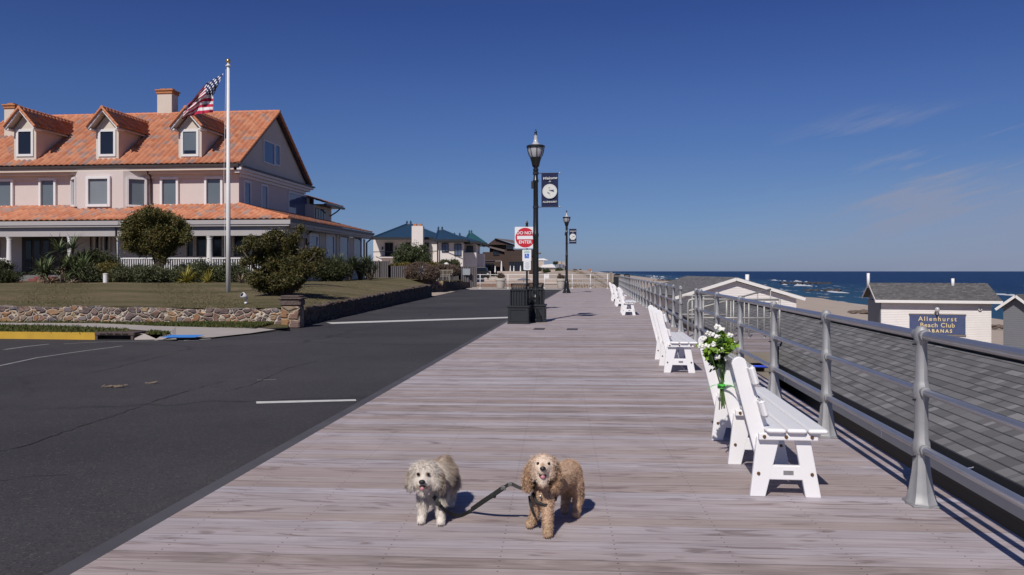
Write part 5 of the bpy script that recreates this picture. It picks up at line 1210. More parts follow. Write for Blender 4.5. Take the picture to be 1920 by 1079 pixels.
# waste bins: panelled base, slatted middle, spiked rim
def binn(x, y, label, lid=False, s=1.0):
    T = empty('waste_bin', (x,y,0), label, 'bin', 'black waste bins on the boardwalk'); w = .28*s
    mb = MB(); mb.bbox(x-w-.03,x+w+.03,y-w-.03,y+w+.03,0,.06,.01); mb.bbox(x-w,x+w,y-w,y+w,.06,.46,.01); mb.bbox(x-w-.04,x+w+.04,y-w-.04,y+w+.04,.46,.52,.015)
    for a in range(4):
        Mx = Matrix.Translation((x,y,0)) @ Matrix.Rotation(a*math.pi/2,4,'Z')
        mb.box(-w+.002,-w+.06,-w-.018,-w-.001,.07,.45,Mx); mb.box(w-.06,w-.002,-w-.018,-w-.001,.07,.45,Mx); mb.box(-w+.06,w-.06,-w-.018,-w-.001,.40,.45,Mx); mb.box(-w+.06,w-.06,-w-.018,-w-.001,.07,.12,Mx)
    mb.build('base', m_black2, T)
    u = w-.05; mb = MB(); mb.bbox(x-u-.01,x+u+.01,y-u-.01,y+u+.01,.94,.99,.01); mb.bbox(x-u+.03,x+u-.03,y-u+.03,y+u-.03,.52,.94,.01); mb.build('body', m_black2, T)
    mb = MB()
    for a in range(4):
        Mx = Matrix.Translation((x,y,0)) @ Matrix.Rotation(a*math.pi/2,4,'Z')
        for i in range(7): xx = -u+(i)*(2*u)/6; mb.box(xx-.014,xx+.014,-u-.012,-u+.012,.521,.939,Mx)
    mb.build('slat', m_black2, T)['kind'] = 'stuff'
    mb = MB()
    for i in range(28):
        a = 2*math.pi*i/28; r = u*.92; p = (x+math.cos(a)*r,y+math.sin(a)*r,.99); mb.tube([p,(x+math.cos(a)*(r+.02),y+math.sin(a)*(r+.02),1.09),(x+math.cos(a+.11)*(r+.02),y+math.sin(a+.11)*(r+.02),1.14)],.007,4)
    for z,r in ((1.02,u*.93),(1.145,u*.98)): mb.tube([(x+math.cos(k*.2244)*r,y+math.sin(k*.2244)*r,z) for k in range(29)],.010,5,False)
    mb.build('rim_cage', m_black, T)
    if lid: mb = MB(); mb.lathe([(u*1.05,1.15),(u*1.05,1.18),(u*.7,1.25),(.05,1.28)],(x,y,0),20); mb.build('lid', m_black2, T, angle=40)
bx_, by_0, _ = G(971.5,608,0); binn(bx_+.0, by_0+.3, 'black slatted waste bin in front, left of the nearer lamp post')
binn(bx_+.42, by_0+1.15, 'black slatted waste bin behind the front one and hidden partly by the lamp post')
bx3, by3, _ = G(1157,541,0); binn(bx3, by3, 'distant black lidded bin at the end of the benches', True, 1.25); binn(bx3+.9, by3+1.0, 'second distant black lidded bin next to the far railing', True, 1.1)
# white pipe rail across the end of the road, planters
er = empty('end_railing', cw(-3.0,70,0), 'white three-rail pipe barrier across the end of the road', 'railing'); 
for z in (1.2,.82,.46):
    mb = MB(); mb.tube([cw(-3.05,70,z),cw(8.6,70.0,z)], .022, 8); mb.build('rail', m_whitepipe, er, smooth=True)
for X in (-2.8,-.35,2.85,5.3,6.9,8.4):
    mb = MB(); mb.tube([cw(X,70,-.05),cw(X,70,1.24)], .03, 8); mb.lathe([(.1,-.02),(.1,.03),(.05,.05)], cw(X,70,0), 10); mb.build('post', m_whitepipe, er, smooth=True)
def planter(px, py, w, h, label, seed):
    x,y,_ = G(px,py,0); D = (HC)*F/(py-HOR); T = empty('planter', (x,y,0), label, 'planter', 'tapered stone planters at the road end'); r = w/2
    mb = MB(); mb.lathe([(r*.68,0),(r*.72,.03),(r*.9,h*.75),(r*1.02,h*.78),(r*1.05,h*.95),(r*1.0,h),(r*.85,h),(r*.8,h*.9)],(x,y,0),20); mb.build('pot', m_planter, T, angle=40)
    leaves('dead_plant', [(x,y,h+.18,.3,.3,.22)], 900, .05, l_twig, T, clump=.06, per=30, aspect=4, up=1.2)
planter(938.5,541,.95,.88,'pale stone planter with a dead plant standing left of the sign pole',1)
planter(1052,541,.85,.85,'pale stone planter right behind the farther lamp post',2)
# ================================================================ LANDING OVER THE BEACH STAIRS
LN = empty('beach_landing', (3.2,17,0), 'weathered wooden landing with pipe rails outside the railing gap', 'landing')
mb = MB(); mb.prism([(2.395,15.2,0),(3.36,15.2,0),(4.15,18.6,0),(4.15,19.9,0),(2.395,19.9,0)],(0,0,-.045)); mb.build('platform', m_deck2, LN)
mb = MB(); mb.box(2.395,3.36,15.15,15.195,-.20,-.002); mb.box(2.395,3.36,15.10,15.19,-.50,-.36); mb.build('beam', m_timber, LN)
mb = MB(); mb.box(2.46,2.66,14.9,15.08,-3.2,-.30); mb.box(3.15,3.33,15.25,15.42,-3.2,-.05); mb.build('support_post', m_timber, LN)
mb = MB(); mb.tube([(2.42,15.05,-.30),(2.7,15.04,-.255),(3.0,15.04,-.25),(3.36,15.04,-.26)], .022, 8); tag(rebase(mb.build('blue_hose', m_bluepipe, None, smooth=True)), 'bright blue hose fixed below the near edge of the wooden landing', 'hose')
for j,(yy,xe,x0) in enumerate(((18.5,4.15,2.12),(19.85,3.2,2.1))):
    mb = MB(); zt = .86 if j == 0 else .90; r = .024
    mb.tube([(x0,yy,0),(x0,yy,zt-.08),(x0+.03,yy,zt-.02),(x0+.10,yy,zt),(xe-.02,yy,zt)], r, 10); mb.tube([(xe,yy,0),(xe,yy,zt+.02)], r, 10); mb.tube([(x0,yy,.44),(xe,yy,.44)], r*.9, 8)
    for k in range(5 if j == 0 else 3): xx = x0+(k+1)*(xe-x0)/(6 if j == 0 else 4); mb.tube([(xx,yy,0),(xx,yy,zt)], r*.75, 8); mb.lathe([(.05,0),(.05,.012)],(xx,yy,0.001),8)
    mb.build('pipe_guard_rail', m_pipe, LN, smooth=True)
ST_ = empty('stair_handrail', (2.4,20.2,0), 'dark sloping stair handrail with uprights beyond the wooden landing', 'handrail'); mb = MB()
a_, b_ = Vector((2.35,20.4,.50)), Vector((4.7,22.0,1.02)); mb.tube([a_,b_], .022, 8); 
for k in range(7):
    p = a_.lerp(b_,k/6); mb.tube([p,(p.x,p.y,-.6)], .016, 6)
mb.build('sloping_rail', m_pipe, ST_, smooth=True)
mb = MB(); mb.box(2.4,4.8,20.0,22.3,-.65,-.6); mb.build('stair_tread', m_timber, ST_)
# ================================================================ BUILDINGS ON THE BEACH SIDE
PV = empty('beach_pavilion', (4.6,22,-3.2), 'long low building with a grey shingle roof right beside the railing', 'building')
ex, ez, rx_, rz_, ya, yb = 3.7, -.387, 5.78, .298, .2, 43.3
slab_roof('roof', (ex,ya,ez),(ex,yb,ez),(rx_,yb,rz_),(rx_,ya,rz_), m_shing, PV, .05)
slab_roof('roof_seaward', (2*rx_-ex,yb,ez-.001),(2*rx_-ex,ya,ez-.001),(rx_+.001,ya,rz_-.001),(rx_+.001,yb,rz_-.001), m_shing, PV, .05)
mb = MB()
for i in range(int((yb-ya)/.3)): mb.box(rx_-.12,rx_+.12,ya+i*.3,ya+i*.3+.292,rz_-.005+.006*(i%2),rz_+.035)
mb.build('ridge_cap', m_rubber, PV)
mb = MB(); mb.box(ex+.36,2*rx_-ex-.36,ya+.2,yb-.2,-3.4,ez+.10); mb.build('wall', m_sidpav, PV)
mb = MB(); mb.box(ex-.014,ex+.006,ya,yb,ez-.075,ez+.012); mb.build('drip_membrane', m_rubber, PV)
mb = MB()
for k in range(int((yb-ya)/5)):
    y0 = ya+k*5.0; mb.box(ex-.20,ex-.016,y0,y0+4.98,ez-.16,ez-.09); mb.box(ex-.20,ex-.185,y0,y0+4.98,ez-.09,ez-.05)
mb.build('gutter', m_gut2, PV)
mb = MB()
for k in range(9): y0 = 3.6+k*4.6; mb.tube([(ex-.10,y0,ez-.045),(ex-.02,y0+.02,ez-.035),(ex+.02,y0+.03,ez-.01)], .008, 5)
mb.build('gutter_strap', m_gut2, PV)['kind'] = 'stuff'
mb = MB(); mb.box(ex+.006,ex+.355,ya+.05,yb-.05,ez-.09,ez-.07); mb.build('soffit', m_sidpav, PV)
# gabled cabana (its gable faces the camera)
def gable_front(name, px_ap, py_ap, px_l, py_l, px_r, py_r, D, depth, label, wall, soff=.26, zg=-3.3):
    """front gable seen square on: apex, eave tips in the photograph at distance D"""
    T = empty(name, cw((px_ap-960)*D/F, D, zg), label, 'beach hut', 'white sided beach cabanas'); 
    ax, az = (px_ap-960)*D/F, zrow(py_ap,D); lx_, lz = (px_l-960)*D/F, zrow(py_l,D); rx2, rz2 = (px_r-960)*D/F, zrow(py_r,D)
    c = lambda X,Dd,z: cw(X,Dd,z)
    for (X,Z_,nm) in ((lx_,lz,'roof'),(rx2,rz2,'roof')):
        slab_roof(nm, c(X,D,Z_), c(X,D+depth,Z_), c(ax,D+depth,az), c(ax,D,az), m_shing, T, .05)
    mb = MB(); 
    for (X,Z_) in ((lx_,lz),(rx2,rz2)): mb.beam(c(X,D-.02,Z_-.13), c(ax,D-.02,az-.13), .03, .19)
    mb.build('fascia', m_facia, T)
    mb = MB()
    for (X,Z_) in ((lx_,lz),(rx2,rz2)): mb.prism([c(X,D,Z_-.06),c(ax,D,az-.06),c(ax,D+soff+.02,az-.06),c(X,D+soff+.02,Z_-.06)], (0,0,-.14))
    mb.build('soffit', m_soffit, T)
    k = (lz-az)/(lx_-ax); kr = (rz2-az)/(rx2-ax); ov = .45
    mb = MB(); wl, wr = lx_+ov, rx2-ov; zl, zr = az+k*(wl-ax)-.25, az+kr*(wr-ax)-.25
    mb.prism([c(wl,D+soff+.03,zg-.2),c(wl,D+soff+.03,zl),c(ax,D+soff+.03,az-.25),c(wr,D+soff+.03,zr),c(wr,D+soff+.03,zg-.2)], Vector(cw(0,depth-2*soff))-Vector(cw(0,0))); mb.build('wall', wall, T)
    return T
D1 = 49.0
g1 = gable_front('cabana', 1381, 520, 1266, 555.5, 1510, 557.5, D1, 14, 'white cabana with its gable end facing us behind the long grey roof', m_siding)
mb = MB(); p = Vector(P(1401,524,D1+4)); mb.tube([(p.x,p.y,p.z-.6),(p.x,p.y,p.z+.32)], .13, 12); mb.build('vent_pipe', m_whitepipe, g1, smooth=True)
mb = MB(); mb.beam(P(1290,558,D1+.3),P(1322,557,D1+.3),.05,.12); mb.build('wall_light', m_trim, g1)
# cabana with the name board
D2 = 52.0
C2 = empty('cabana', cw((1757-960)*D2/F,D2,-3.3), 'white cabana with a long grey shingle roof and the blue name board', 'beach hut', 'white sided beach cabanas')
def cc(px,py,dd=0): return P(px,py,D2+dd)
PHI = 17; c = cw; ML = camM0 = Matrix.Translation(cw(23.75,D2,0)) @ Matrix.Rotation(TH-R(PHI),4,'Z')
def camM(X,D_,z=0): return Matrix.Translation(cw(X,D_,z)) @ Matrix.Rotation(TH,4,'Z')
RM = Matrix.Rotation(TH,4,'Z')
def loc(a,b,z): return ML@Vector((a,b,z))
def a_of(px, b):                          # distance along the front that shows at image column px
    k = (px-960)/F; cp, sp_ = math.cos(R(PHI)), math.sin(R(PHI)); return (k*(D2+b*cp)-23.75-b*sp_)/(cp+k*sp_)
Dp = 3.4; A1 = 7.27; zev = zrow(562,D2); zrg = zrow(530.5,D2+3.25)
slab_roof('roof', loc(0,0,zev), loc(A1,0,zev), loc(A1,Dp,zrg), loc(0,Dp,zrg), m_shing2, C2, .06)
slab_roof('roof', loc(A1,2*Dp,zev), loc(0,2*Dp,zev), loc(0,Dp,zrg-.002), loc(A1,Dp,zrg-.002), m_shing2, C2, .06)
mb = MB(); mb.box(-.03,A1+.03,-.045,-.005,zev-.20,zev-.02, ML); mb.build('fascia', m_facia, C2)
mb = MB(); mb.beam(loc(-.03,0,zev-.09),loc(-.03,Dp,zrg-.09),.04,.13); mb.beam(loc(-.03,2*Dp,zev-.09),loc(-.03,Dp,zrg-.09),.04,.13); mb.build('bargeboard', m_facia, C2)
mb = MB(); mb.box(.02,A1-.02,.0,.42,zev-.16,zev-.13, ML); mb.build('soffit', m_soffit, C2)
mb = MB(); mb.box(.38,A1-.5,.42,2*Dp-.4,-3.6,zev-.165, ML); mb.build('wall', m_siding, C2)
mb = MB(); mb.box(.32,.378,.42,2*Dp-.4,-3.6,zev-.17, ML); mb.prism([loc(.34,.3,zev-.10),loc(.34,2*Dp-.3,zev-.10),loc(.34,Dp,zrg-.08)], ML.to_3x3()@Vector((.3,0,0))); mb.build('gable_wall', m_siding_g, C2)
for px_,py0,py1,r,bb in ((1628,512.5,534,.10,Dp),(1786.5,522.5,534,.10,Dp-.5)):
    aa = a_of(px_,bb); p = loc(aa,bb,zrg-.35); q = Vector((p.x,p.y,zrow(py0,to_cam(p.x,p.y)[1]))); mb = MB(); mb.tube([p,q], r, 10); mb.build('vent_pipe', m_whitepipe, C2, smooth=True)
def wallp(px,py,dd=0):
    aa = a_of(px,.42-dd); p = loc(aa,.42-dd,0); return Vector((p.x,p.y,zrow(py,to_cam(p.x,p.y)[1])))
sb_ = empty('name_board', wallp(1758,628,.1), 'dark blue board with yellow letters naming the beach club cabanas', 'sign')
x0, x1 = a_of(1705.5,.34), a_of(1810.5,.34); z0, z1 = wallp(1758,627.5,.08).z, wallp(1758,590.5,.08).z
mb = MB(); mb.bbox(x0,x1,.34,.39,z0,z1,.01,ML); mb.build('board', m_signnavy, sb_)
mb = MB(); mb.box(x0-.04,x1+.04,.32,.41,z1,z1+.05,ML); mb.box(x0-.04,x1+.04,.32,.41,z0-.05,z0,ML); mb.build('board_frame', m_timber, sb_)
cxs = (x0+x1)/2; hh = (z1-z0)
def swr(txt, size, fz, thick, space): text_mb(txt, size, facing(loc(cxs,.333,z0+hh*fz), TH-R(PHI)), 'lettering', m_letgold, sb_, thick=thick, space=space)
swr('Allenhurst', .40, .775, .004, 1.30); swr('Beach Club', .40, .46, .004, 1.10); swr('CABANAS', .29, .17, .010, 1.45)
mb = MB(); p = wallp(1757.5,581,.28); mb.ico(p, .15, 3, (1,1,1.1)); q = mb.build('globe_lamp', m_lampglass, C2, smooth=True); mb = MB(); mb.tube([wallp(1757.5,586,.28),wallp(1757.5,589.5,.28),wallp(1757.5,589.5,-.02)],.05,8); mb.build('lamp_bracket', m_pipe, q)
mb = MB(); mb.lathe([(.11,0),(.11,.08),(.07,.11)], (0,0,0), 14); M_ = Matrix.Translation(wallp(1837.5,580,.02)) @ Matrix.Rotation(TH-R(PHI),4,'Z') @ Matrix.Rotation(R(90),4,'X'); mb.v = [tuple(M_@Vector(v)) for v in mb.v]; q = mb.build('security_light', m_facia, C2, angle=40); mb = MB(); mb.ico(wallp(1838,580,.13),.05,2); mb.build('lens', m_black2, q)
# third cabana at the right edge
D3 = 44.5; a = (1900-960)*D3/F
C3 = empty('cabana', cw(a+1,D3,-3.3), 'grey walled cabana cut off by the right edge of the picture', 'beach hut', 'white sided beach cabanas')
Mx = Matrix.Translation(cw((1905-960)*D3/F,D3,0)) @ Matrix.Rotation(TH-R(50),4,'Z')
zr_, ze2 = zrow(552.5,D3), zrow(579,D3); hw = 1.0
for s in (-1,1):
    pts = [Mx@Vector(v) for v in ((s*hw,-.1,ze2),(s*hw,7,ze2),(0,7,zr_),(0,-.1,zr_))]; slab_roof('roof', *pts, m_shing2, C3, .05)
mb = MB()
for s in (-1,1): mb.beam(Mx@Vector((s*hw,-.12,ze2-.09)), Mx@Vector((0,-.12,zr_-.09)), .03, .14)
mb.build('bargeboard', m_facia, C3)
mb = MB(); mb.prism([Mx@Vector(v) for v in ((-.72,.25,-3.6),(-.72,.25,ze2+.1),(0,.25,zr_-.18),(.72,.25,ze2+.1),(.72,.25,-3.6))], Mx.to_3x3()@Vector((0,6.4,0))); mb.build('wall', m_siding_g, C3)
# sand heap / driftwood on the beach
for px_,py_,s,lb in ((1618,588,1.2,'dark driftwood heap on the sand left of the name-board cabana'),(1874,616,.6,'small dark driftwood on the sand between the two right cabanas')):
    random.seed(px_); c_ = Vector(G(px_,py_,-3.75)); mb = MB()
    for i in range(14): mb.ico((c_.x+random.uniform(-1.2,1.2)*s,c_.y+random.uniform(-.5,.5)*s,-3.75+random.uniform(0,.25)), random.uniform(.2,.45)*s,1,(1.6,1,.6),.3)
    single(mb.build('driftwood', M('driftwood_brown',(.13,.095,.08),.9,var=.3)), lb, 'driftwood')
# ================================================================ BEYOND THE ROAD END
# grey board fence in panels
FN = empty('board_fence', cw(-8,72,.4), 'weathered grey board fence behind the second garden wall', 'fence')
def fence_run(px0, px1, D0, D1, py_t, z0, seed):
    random.seed(seed); X0, X1 = (px0-960)*D0/F, (px1-960)*D1/F; n = int(abs(X1-X0)/.16); mb = MB()
    for i in range(n):
        t = i/n; X = X0+(X1-X0)*t; D = D0+(D1-D0)*t; zt = zrow(py_t,D)+random.uniform(-.02,.02); mb.box(-.07,.07,-.012,.012,z0,zt, camM(X,D))
    mb.prism([cw(X0,D0+.02,z0),cw(X1,D1+.02,z0),cw(X1,D1+.02,zrow(py_t,D1)-.03),cw(X0,D0+.02,zrow(py_t,D0)-.03)], Vector(cw(0,.02)))
    mb.build('board_panel', m_fence, FN); mb = MB(); mb.beam(cw(X0,D0+.03,zrow(py_t,D0)-.02),cw(X1,D1+.03,zrow(py_t,D1)-.02),.06,.09); mb.beam(cw(X0,D0+.03,z0+.3),cw(X1,D1+.03,z0+.3),.05,.09); mb.build('fence_rail', m_fence, FN)
    for t in (0,.5,1): mb = MB(); p = cw(X0+(X1-X0)*t,D0+(D1-D0)*t-.05,0); mb.box(p[0]-.06,p[0]+.06,p[1]-.06,p[1]+.06,z0,zrow(py_t,D0+(D1-D0)*t)+.10); mb.build('fence_post', m_fence, FN)
fence_run(690,730,69,70,490.5,.2,1); fence_run(730,800,70,72,499.5,.2,2); fence_run(800,862,72,74,499.5,.2,3); fence_run(862,893,74,75,500.5,.0,4)
mb = MB(); mb.box(-.45,.45,-.03,0,1.15,1.75,camM((872-960)*74/F,74.2)); mb.build('pale_notice', m_signgrey, FN)
# brown leafless rounded bushes, garden seat
def ballbush(px, pyc, rx, rz, D, label, seed, n=16000, mat=l_twig):
    c_ = P(px,pyc,D); T = empty('leafless_bush', (c_[0],c_[1],.7), label, 'bush', 'brown leafless clipped bushes'); r = pxm(rx,D); h = pxm(rz,D)
    leaves('twigs', [(c_[0],c_[1],c_[2],r,r*.9,h)], int(n*1.4), .035, mat, T, aspect=4.5, clump=.05, per=20, shell=.12, up=.1)
    mb = MB(); random.seed(seed)
    for i in range(20):
        a = random.uniform(0,6.28); mb.tube([(c_[0]+random.uniform(-.15,.15),c_[1],c_[2]-h),(c_[0]+math.cos(a)*r*.5,c_[1]+math.sin(a)*r*.4,c_[2]),(c_[0]+math.cos(a)*r*.8,c_[1]+math.sin(a)*r*.7,c_[2]+random.uniform(-.2,.8)*h)],[.03,.02,.01],5)
    mb.ico((c_[0],c_[1],c_[2]-.02),1,3,(r*.86,r*.78,h*.86),.06); mb.build('branch_mass', m_bark, T); return T
ballbush(786,510,26,17,58,'large brown rounded leafless bush at the far end of the lawn',1,22000)
ballbush(809,512,15,13,57.4,'smaller brown leafless bush overlapping the large one on its right',2,12000)
ballbush(768,511,9,13,58.6,'narrow brown leafless bush on the left side of the large one',3,7000)
ballbush(850,508,12,10,66,'dark brown leafless bush behind the wooden garden seat',4,8000)
ballbush(833,501,14,3.5,66.5,'low flat leafless twigs spreading above the garden seat',5,5000)
strappy('dry_hydrangea', 791, 55.9, 90, .5, .05, leafmat('grey_dry_stems',[(0,(.14,.13,.14)),(1,(.32,.30,.31))]), 'pale grey dried plant in front of the large brown bush', seed=51, emin=-.2, emax=1.5, z=.35, trunk=.3)
GS = empty('wooden_bench', cw((834-960)*60.5/F,60.5,.7), 'weathered wooden garden seat with arms beside the brown bushes', 'bench'); Mg = camM((834-960)*60.5/F,60.5,.70) @ Matrix.Rotation(R(-25),4,'Z')
for x in (-.55,.55):
    for y in (-.22,.22): mb = MB(); mb.box(x-.035,x+.035,y-.035,y+.035,0,.62 if y<0 else .9,Mg); mb.build('leg', m_timber, GS)
    mb = MB(); mb.box(x-.04,x+.04,-.26,.22,.62,.66,Mg); mb.build('armrest', m_timber, GS)
mb = MB(); mb.box(-.515,.515,-.22,.2,.40,.44,Mg); mb.build('seat', m_timber, GS); mb = MB(); mb.box(-.515,.515,.19,.23,.84,.92,Mg); mb.box(-.515,.515,.19,.23,.50,.55,Mg)
for i in range(9): mb.box(-.47+i*.115,-.43+i*.115,.2,.22,.55,.84,Mg)
mb.build('backrest', m_timber, GS)
# big white house with the blue roof
D = 112.0
W2 = empty('blue_roofed_house', cw((800-960)*D/F,D,0), 'large white house with a glazed blue hip roof beyond the grey fence', 'house')
def X_(px,dd=0): return (px-960)*(D+dd)/F
def Z_(py,dd=0): return HC-(py-HOR)*(D+dd)/F
def blk(nm, px0, px1, py_t, dd0, dd1, mat, par=W2, z0=-.1):
    mb = MB(); mb.box(X_(px0,dd0), X_(px1,dd0), D+dd0, D+dd1, z0, Z_(py_t,dd0), RM); return mb.build(nm, mat, par)
def hip(nm, px0, px1, py_e, pxr0, pxr1, py_r, dd0, dd1, mat, par=W2, rib=True):
    dm = (dd0+dd1)/2; e = [cw(X_(px0,dd0),D+dd0,Z_(py_e,dd0)), cw(X_(px1,dd0),D+dd0,Z_(py_e,dd0)), cw(X_(px1,dd0),D+dd1,Z_(py_e,dd0)), cw(X_(px0,dd0),D+dd1,Z_(py_e,dd0))]
    r = [cw(X_(pxr0,dm),D+dm,Z_(py_r,dm)), cw(X_(pxr1,dm),D+dm,Z_(py_r,dm))]
    mb = MB(); mb.add(e+r, [(0,1,5,4),(2,3,4,5),(1,2,5),(3,0,4),(3,2,1,0)]); o = mb.build(nm, mat, par)
    mb = MB(); mb.beam(e[0],e[1],.10,.35); mb.beam(e[1],e[2],.10,.35); mb.build(nm+'_eave', m_black2, par)
    if rib:
        mb = MB(); 
        for a_,b_ in ((e[0],r[0]),(e[1],r[1]),(r[0],r[1])): mb.tube([a_,b_],.16,6)
        for q in r: mb.ico((q[0],q[1],q[2]+.25),.25,1,(.6,.6,1.3))
        mb.build('hip_ridge', mat, par)
    return o
blk('wall', 700, 775, 449, 0, 12, m_housew); blk('wall', 775, 820, 448, -3, 10, m_housew); blk('wall', 820, 868, 455, -5.5, 9, m_housew)
hip('roof', 695, 838, 447.5, 763, 770, 421, -3.5, 13, m_slate_blue); hip('roof', 815, 877, 451.5, 822, 829, 432, -6.5, 10, m_slate_blue)
hip('roof', 868, 912, 457.5, 880, 884, 438, 4, 18, m_teal)
hip('roof', 845, 900, 455, 852, 862, 443.5, -4, 12, m_slate_blue)
blk('wall', 868, 893, 458, -1, 12, m_housew)
mb = MB(); mb.box(X_(773,-5),X_(794,-5),D-5.6,D-4.0,0,Z_(424.5,-5),RM); ch = mb.build('chimney', m_housew, W2)
for a_ in (778,788): mb = MB(); mb.box(X_(a_-3,-5),X_(a_+3,-5),D-5.2,D-4.4,Z_(424.5,-5)+.01,Z_(420,-5),RM); mb.build('chimney_pot', m_brick, ch)
def fwin(px0,px1,py0,py1,dd,par=W2,mat=m_glass_dk,fm=m_black2,n=2):
    mb = MB(); x0,x1,z0,z1 = X_(px0,dd),X_(px1,dd),Z_(py1,dd),Z_(py0,dd); y = D+dd
    mb.box(x0-.08,x0,y-.12,y+.02,z0,z1,RM); mb.box(x1,x1+.08,y-.12,y+.02,z0,z1,RM); mb.box(x0-.08,x1+.08,y-.12,y+.02,z1,z1+.1,RM); mb.box(x0-.08,x1+.08,y-.12,y+.02,z0-.1,z0,RM)
    for k in range(1,n): xx = x0+(x1-x0)*k/n; mb.box(xx-.04,xx+.04,y-.10,y+.02,z0,z1,RM)
    f = mb.build('window', fm, par); q = MB(); q.box(x0+.001,x1-.001,y-.05,y+.01,z0+.001,z1-.001,RM); q.build('pane', mat, f)
fwin(723,736,457,480,0); fwin(761,768,457,462,0); fwin(797,803,457,468,-3,n=1); fwin(829.5,840,458,472,-5.5,mat=m_glass_side); fwin(853,864,459,479,-5.5,mat=m_glass_side)
fwin(876,886,463,478,-1)
mb = MB(); mb.beam(cw(X_(700,-.6),D-.6,Z_(473)),cw(X_(862,-6.5),D-6.5,Z_(473)),.06,.10); 
for px_ in range(714,746,4): mb.beam(cw(X_(px_,-.6),D-.6,Z_(482)),cw(X_(px_,-.6),D-.6,Z_(474)),.05,.05,(0,1,0))
mb.build('balcony_rail', m_black2, W2); mb = MB(); mb.box(X_(712,-1),X_(748,-1),D-1.4,D-.01,Z_(484),Z_(481.5),RM); mb.build('balcony', m_housew, W2)
for (a_,b_) in ((827,841),(846,862)):
    mb = MB(); x0,x1 = X_(a_,-5.6),X_(b_,-5.6); pts = [(x0,0),(x1,0)]; zt = Z_(488,-5.6); r_ = (x1-x0)/2
    poly = [cw(x0,D-5.62,0),cw(x1,D-5.62,0)]+[cw((x0+x1)/2+r_*math.cos(t*math.pi/8),D-5.62,zt-r_+r_*math.sin(t*math.pi/8)) for t in range(9)]
    mb.prism(poly, Vector(cw(0,-.08))); mb.build('arched_opening', m_soffit, W2)
for px_ in (717,742): mb = MB(); mb.ico(P(px_,466,D-.2),.18,1,(.7,.7,1.6)); mb.build('wall_lantern', m_black2, W2)
mb = MB(); mb.tube([P(820.5,452,D-6),P(820.5,500,D-6)],.09,6); mb.build('downpipe', m_black2, W2)
blk('side_terrace', 866, 893, 474, -3, -1.2, m_housew); blk('side_wing', 890, 907, 476, 3, 9, m_housew)
for i,(px,w,t,b_,D_) in enumerate(((771,62,458,500,92),)):
    T = empty('evergreen_clump', cw((px-960)*D_/F,D_,0), 'dense clump of pointed evergreens in front of the white house', 'tree'); bl = []
    for (a_,t_) in ((748,470),(756,462),(764,458),(772,466),(780,460),(788,464),(796,460),(800,474)):
        for k in range(4):
            f = k/3; c_ = P(a_+random.uniform(-2,2), t_+(500-t_)*(.12+.88*f), D_+random.uniform(-1,1)); rr = pxm(2.2+5*f,D_); bl.append((c_[0],c_[1],c_[2],rr,rr,pxm(7,D_)))
    leaves('foliage', bl, 22000, .11, l_ever, T, clump=.22, per=40, up=.9)
    mb = MB(); 
    for a_ in (752,766,780,796): mb.tube([cw((a_-960)*D_/F,D_,-.1),cw((a_-960)*D_/F,D_,4)],[.12,.05],6)
    mb.build('trunk', m_bark, T)
for (px,r_,D_,lb) in ((834,8.5,100,'round green bush under the left arch of the white house'),(852,8,100,'round green bush under the right arch of the white house')):
    c_ = P(px,496,D_); T = empty('round_bush', (c_[0],c_[1],0), lb, 'bush'); leaves('foliage', [(c_[0],c_[1],c_[2],pxm(r_,D_),pxm(r_,D_),pxm(r_*.95,D_))], 5000, .10, l_low, T, clump=.15, per=30)
    mb = MB(); mb.tube([(c_[0],c_[1],-.1),(c_[0],c_[1],c_[2])],.1,6); mb.build('stem', m_bark, T)
T = empty('hedge', cw((775-960)*84/F,84,0), 'low golden brown clipped hedge along the top of the grey fence', 'hedge'); bl = []
for i in range(14): c_ = P(736+i*6.2,498,84); bl.append((c_[0],c_[1],c_[2],.35,.35,.3)); 
leaves('foliage', bl, 6000, .07, l_gold, T, clump=.1, per=30); mb = MB(); mb.tube([P(740,505,84),P(740,500,84)],.05,5); mb.build('stem', m_bark, T)
mb = MB(); mb.ico(P(837,497.5,80),.28,2); q = mb.build('globe_lamp', m_trim, None, smooth=True); q2 = empty('garden_lamp', P(837,520,80), 'white globe lamp on a post above the grey fence', 'garden lamp'); q.parent = q2; q.matrix_parent_inverse = pinv(q2)
mb = MB(); mb.tube([P(837,520,80),P(837,500,80)],.05,6); mb.build('pole', m_black2, q2)
# dark brown shingled beach house
D = 135.0
B3 = empty('brown_house', cw((950-960)*D/F,D,0), 'dark brown cedar shingled house behind the white umbrellas', 'house')
blk('wall', 905, 952, 473, 0, 8, m_brownsh, B3); blk('wall', 918, 962, 462, 4, 12, m_brownsh, B3); blk('wall', 946, 1000, 468, -2, 10, m_brownsh, B3); blk('wall', 960, 1008, 480, -6, -1.9, m_brownsh, B3)
mb = MB(); mb.add([cw(X_(902),D-.5,Z_(461)),cw(X_(953),D-.5,Z_(474.5)),cw(X_(953),D+5,Z_(468)),cw(X_(912),D+5,Z_(458))],[(0,1,2,3)]); mb.build('roof', m_brownroof, B3)
mb = MB(); a0,a1,a2 = (927,447.5),(915,458),(967,452)
mb.prism([cw(X_(914,3),D+3,Z_(459,3)),cw(X_(929,3),D+3,Z_(447.5,3)),cw(X_(968,3),D+3,Z_(460,3))], Vector(cw(0,9))); mb.build('upper_gable', m_brownsh, B3)
mb = MB(); mb.add([cw(X_(927,2.5),D+2.5,Z_(447,2.5)),cw(X_(969,2.5),D+2.5,Z_(458.5,2.5)),cw(X_(962,12),D+12,Z_(450.5,12)),cw(X_(928,12),D+12,Z_(447,12))],[(0,1,2,3)]); mb.build('roof', m_brownroof, B3)
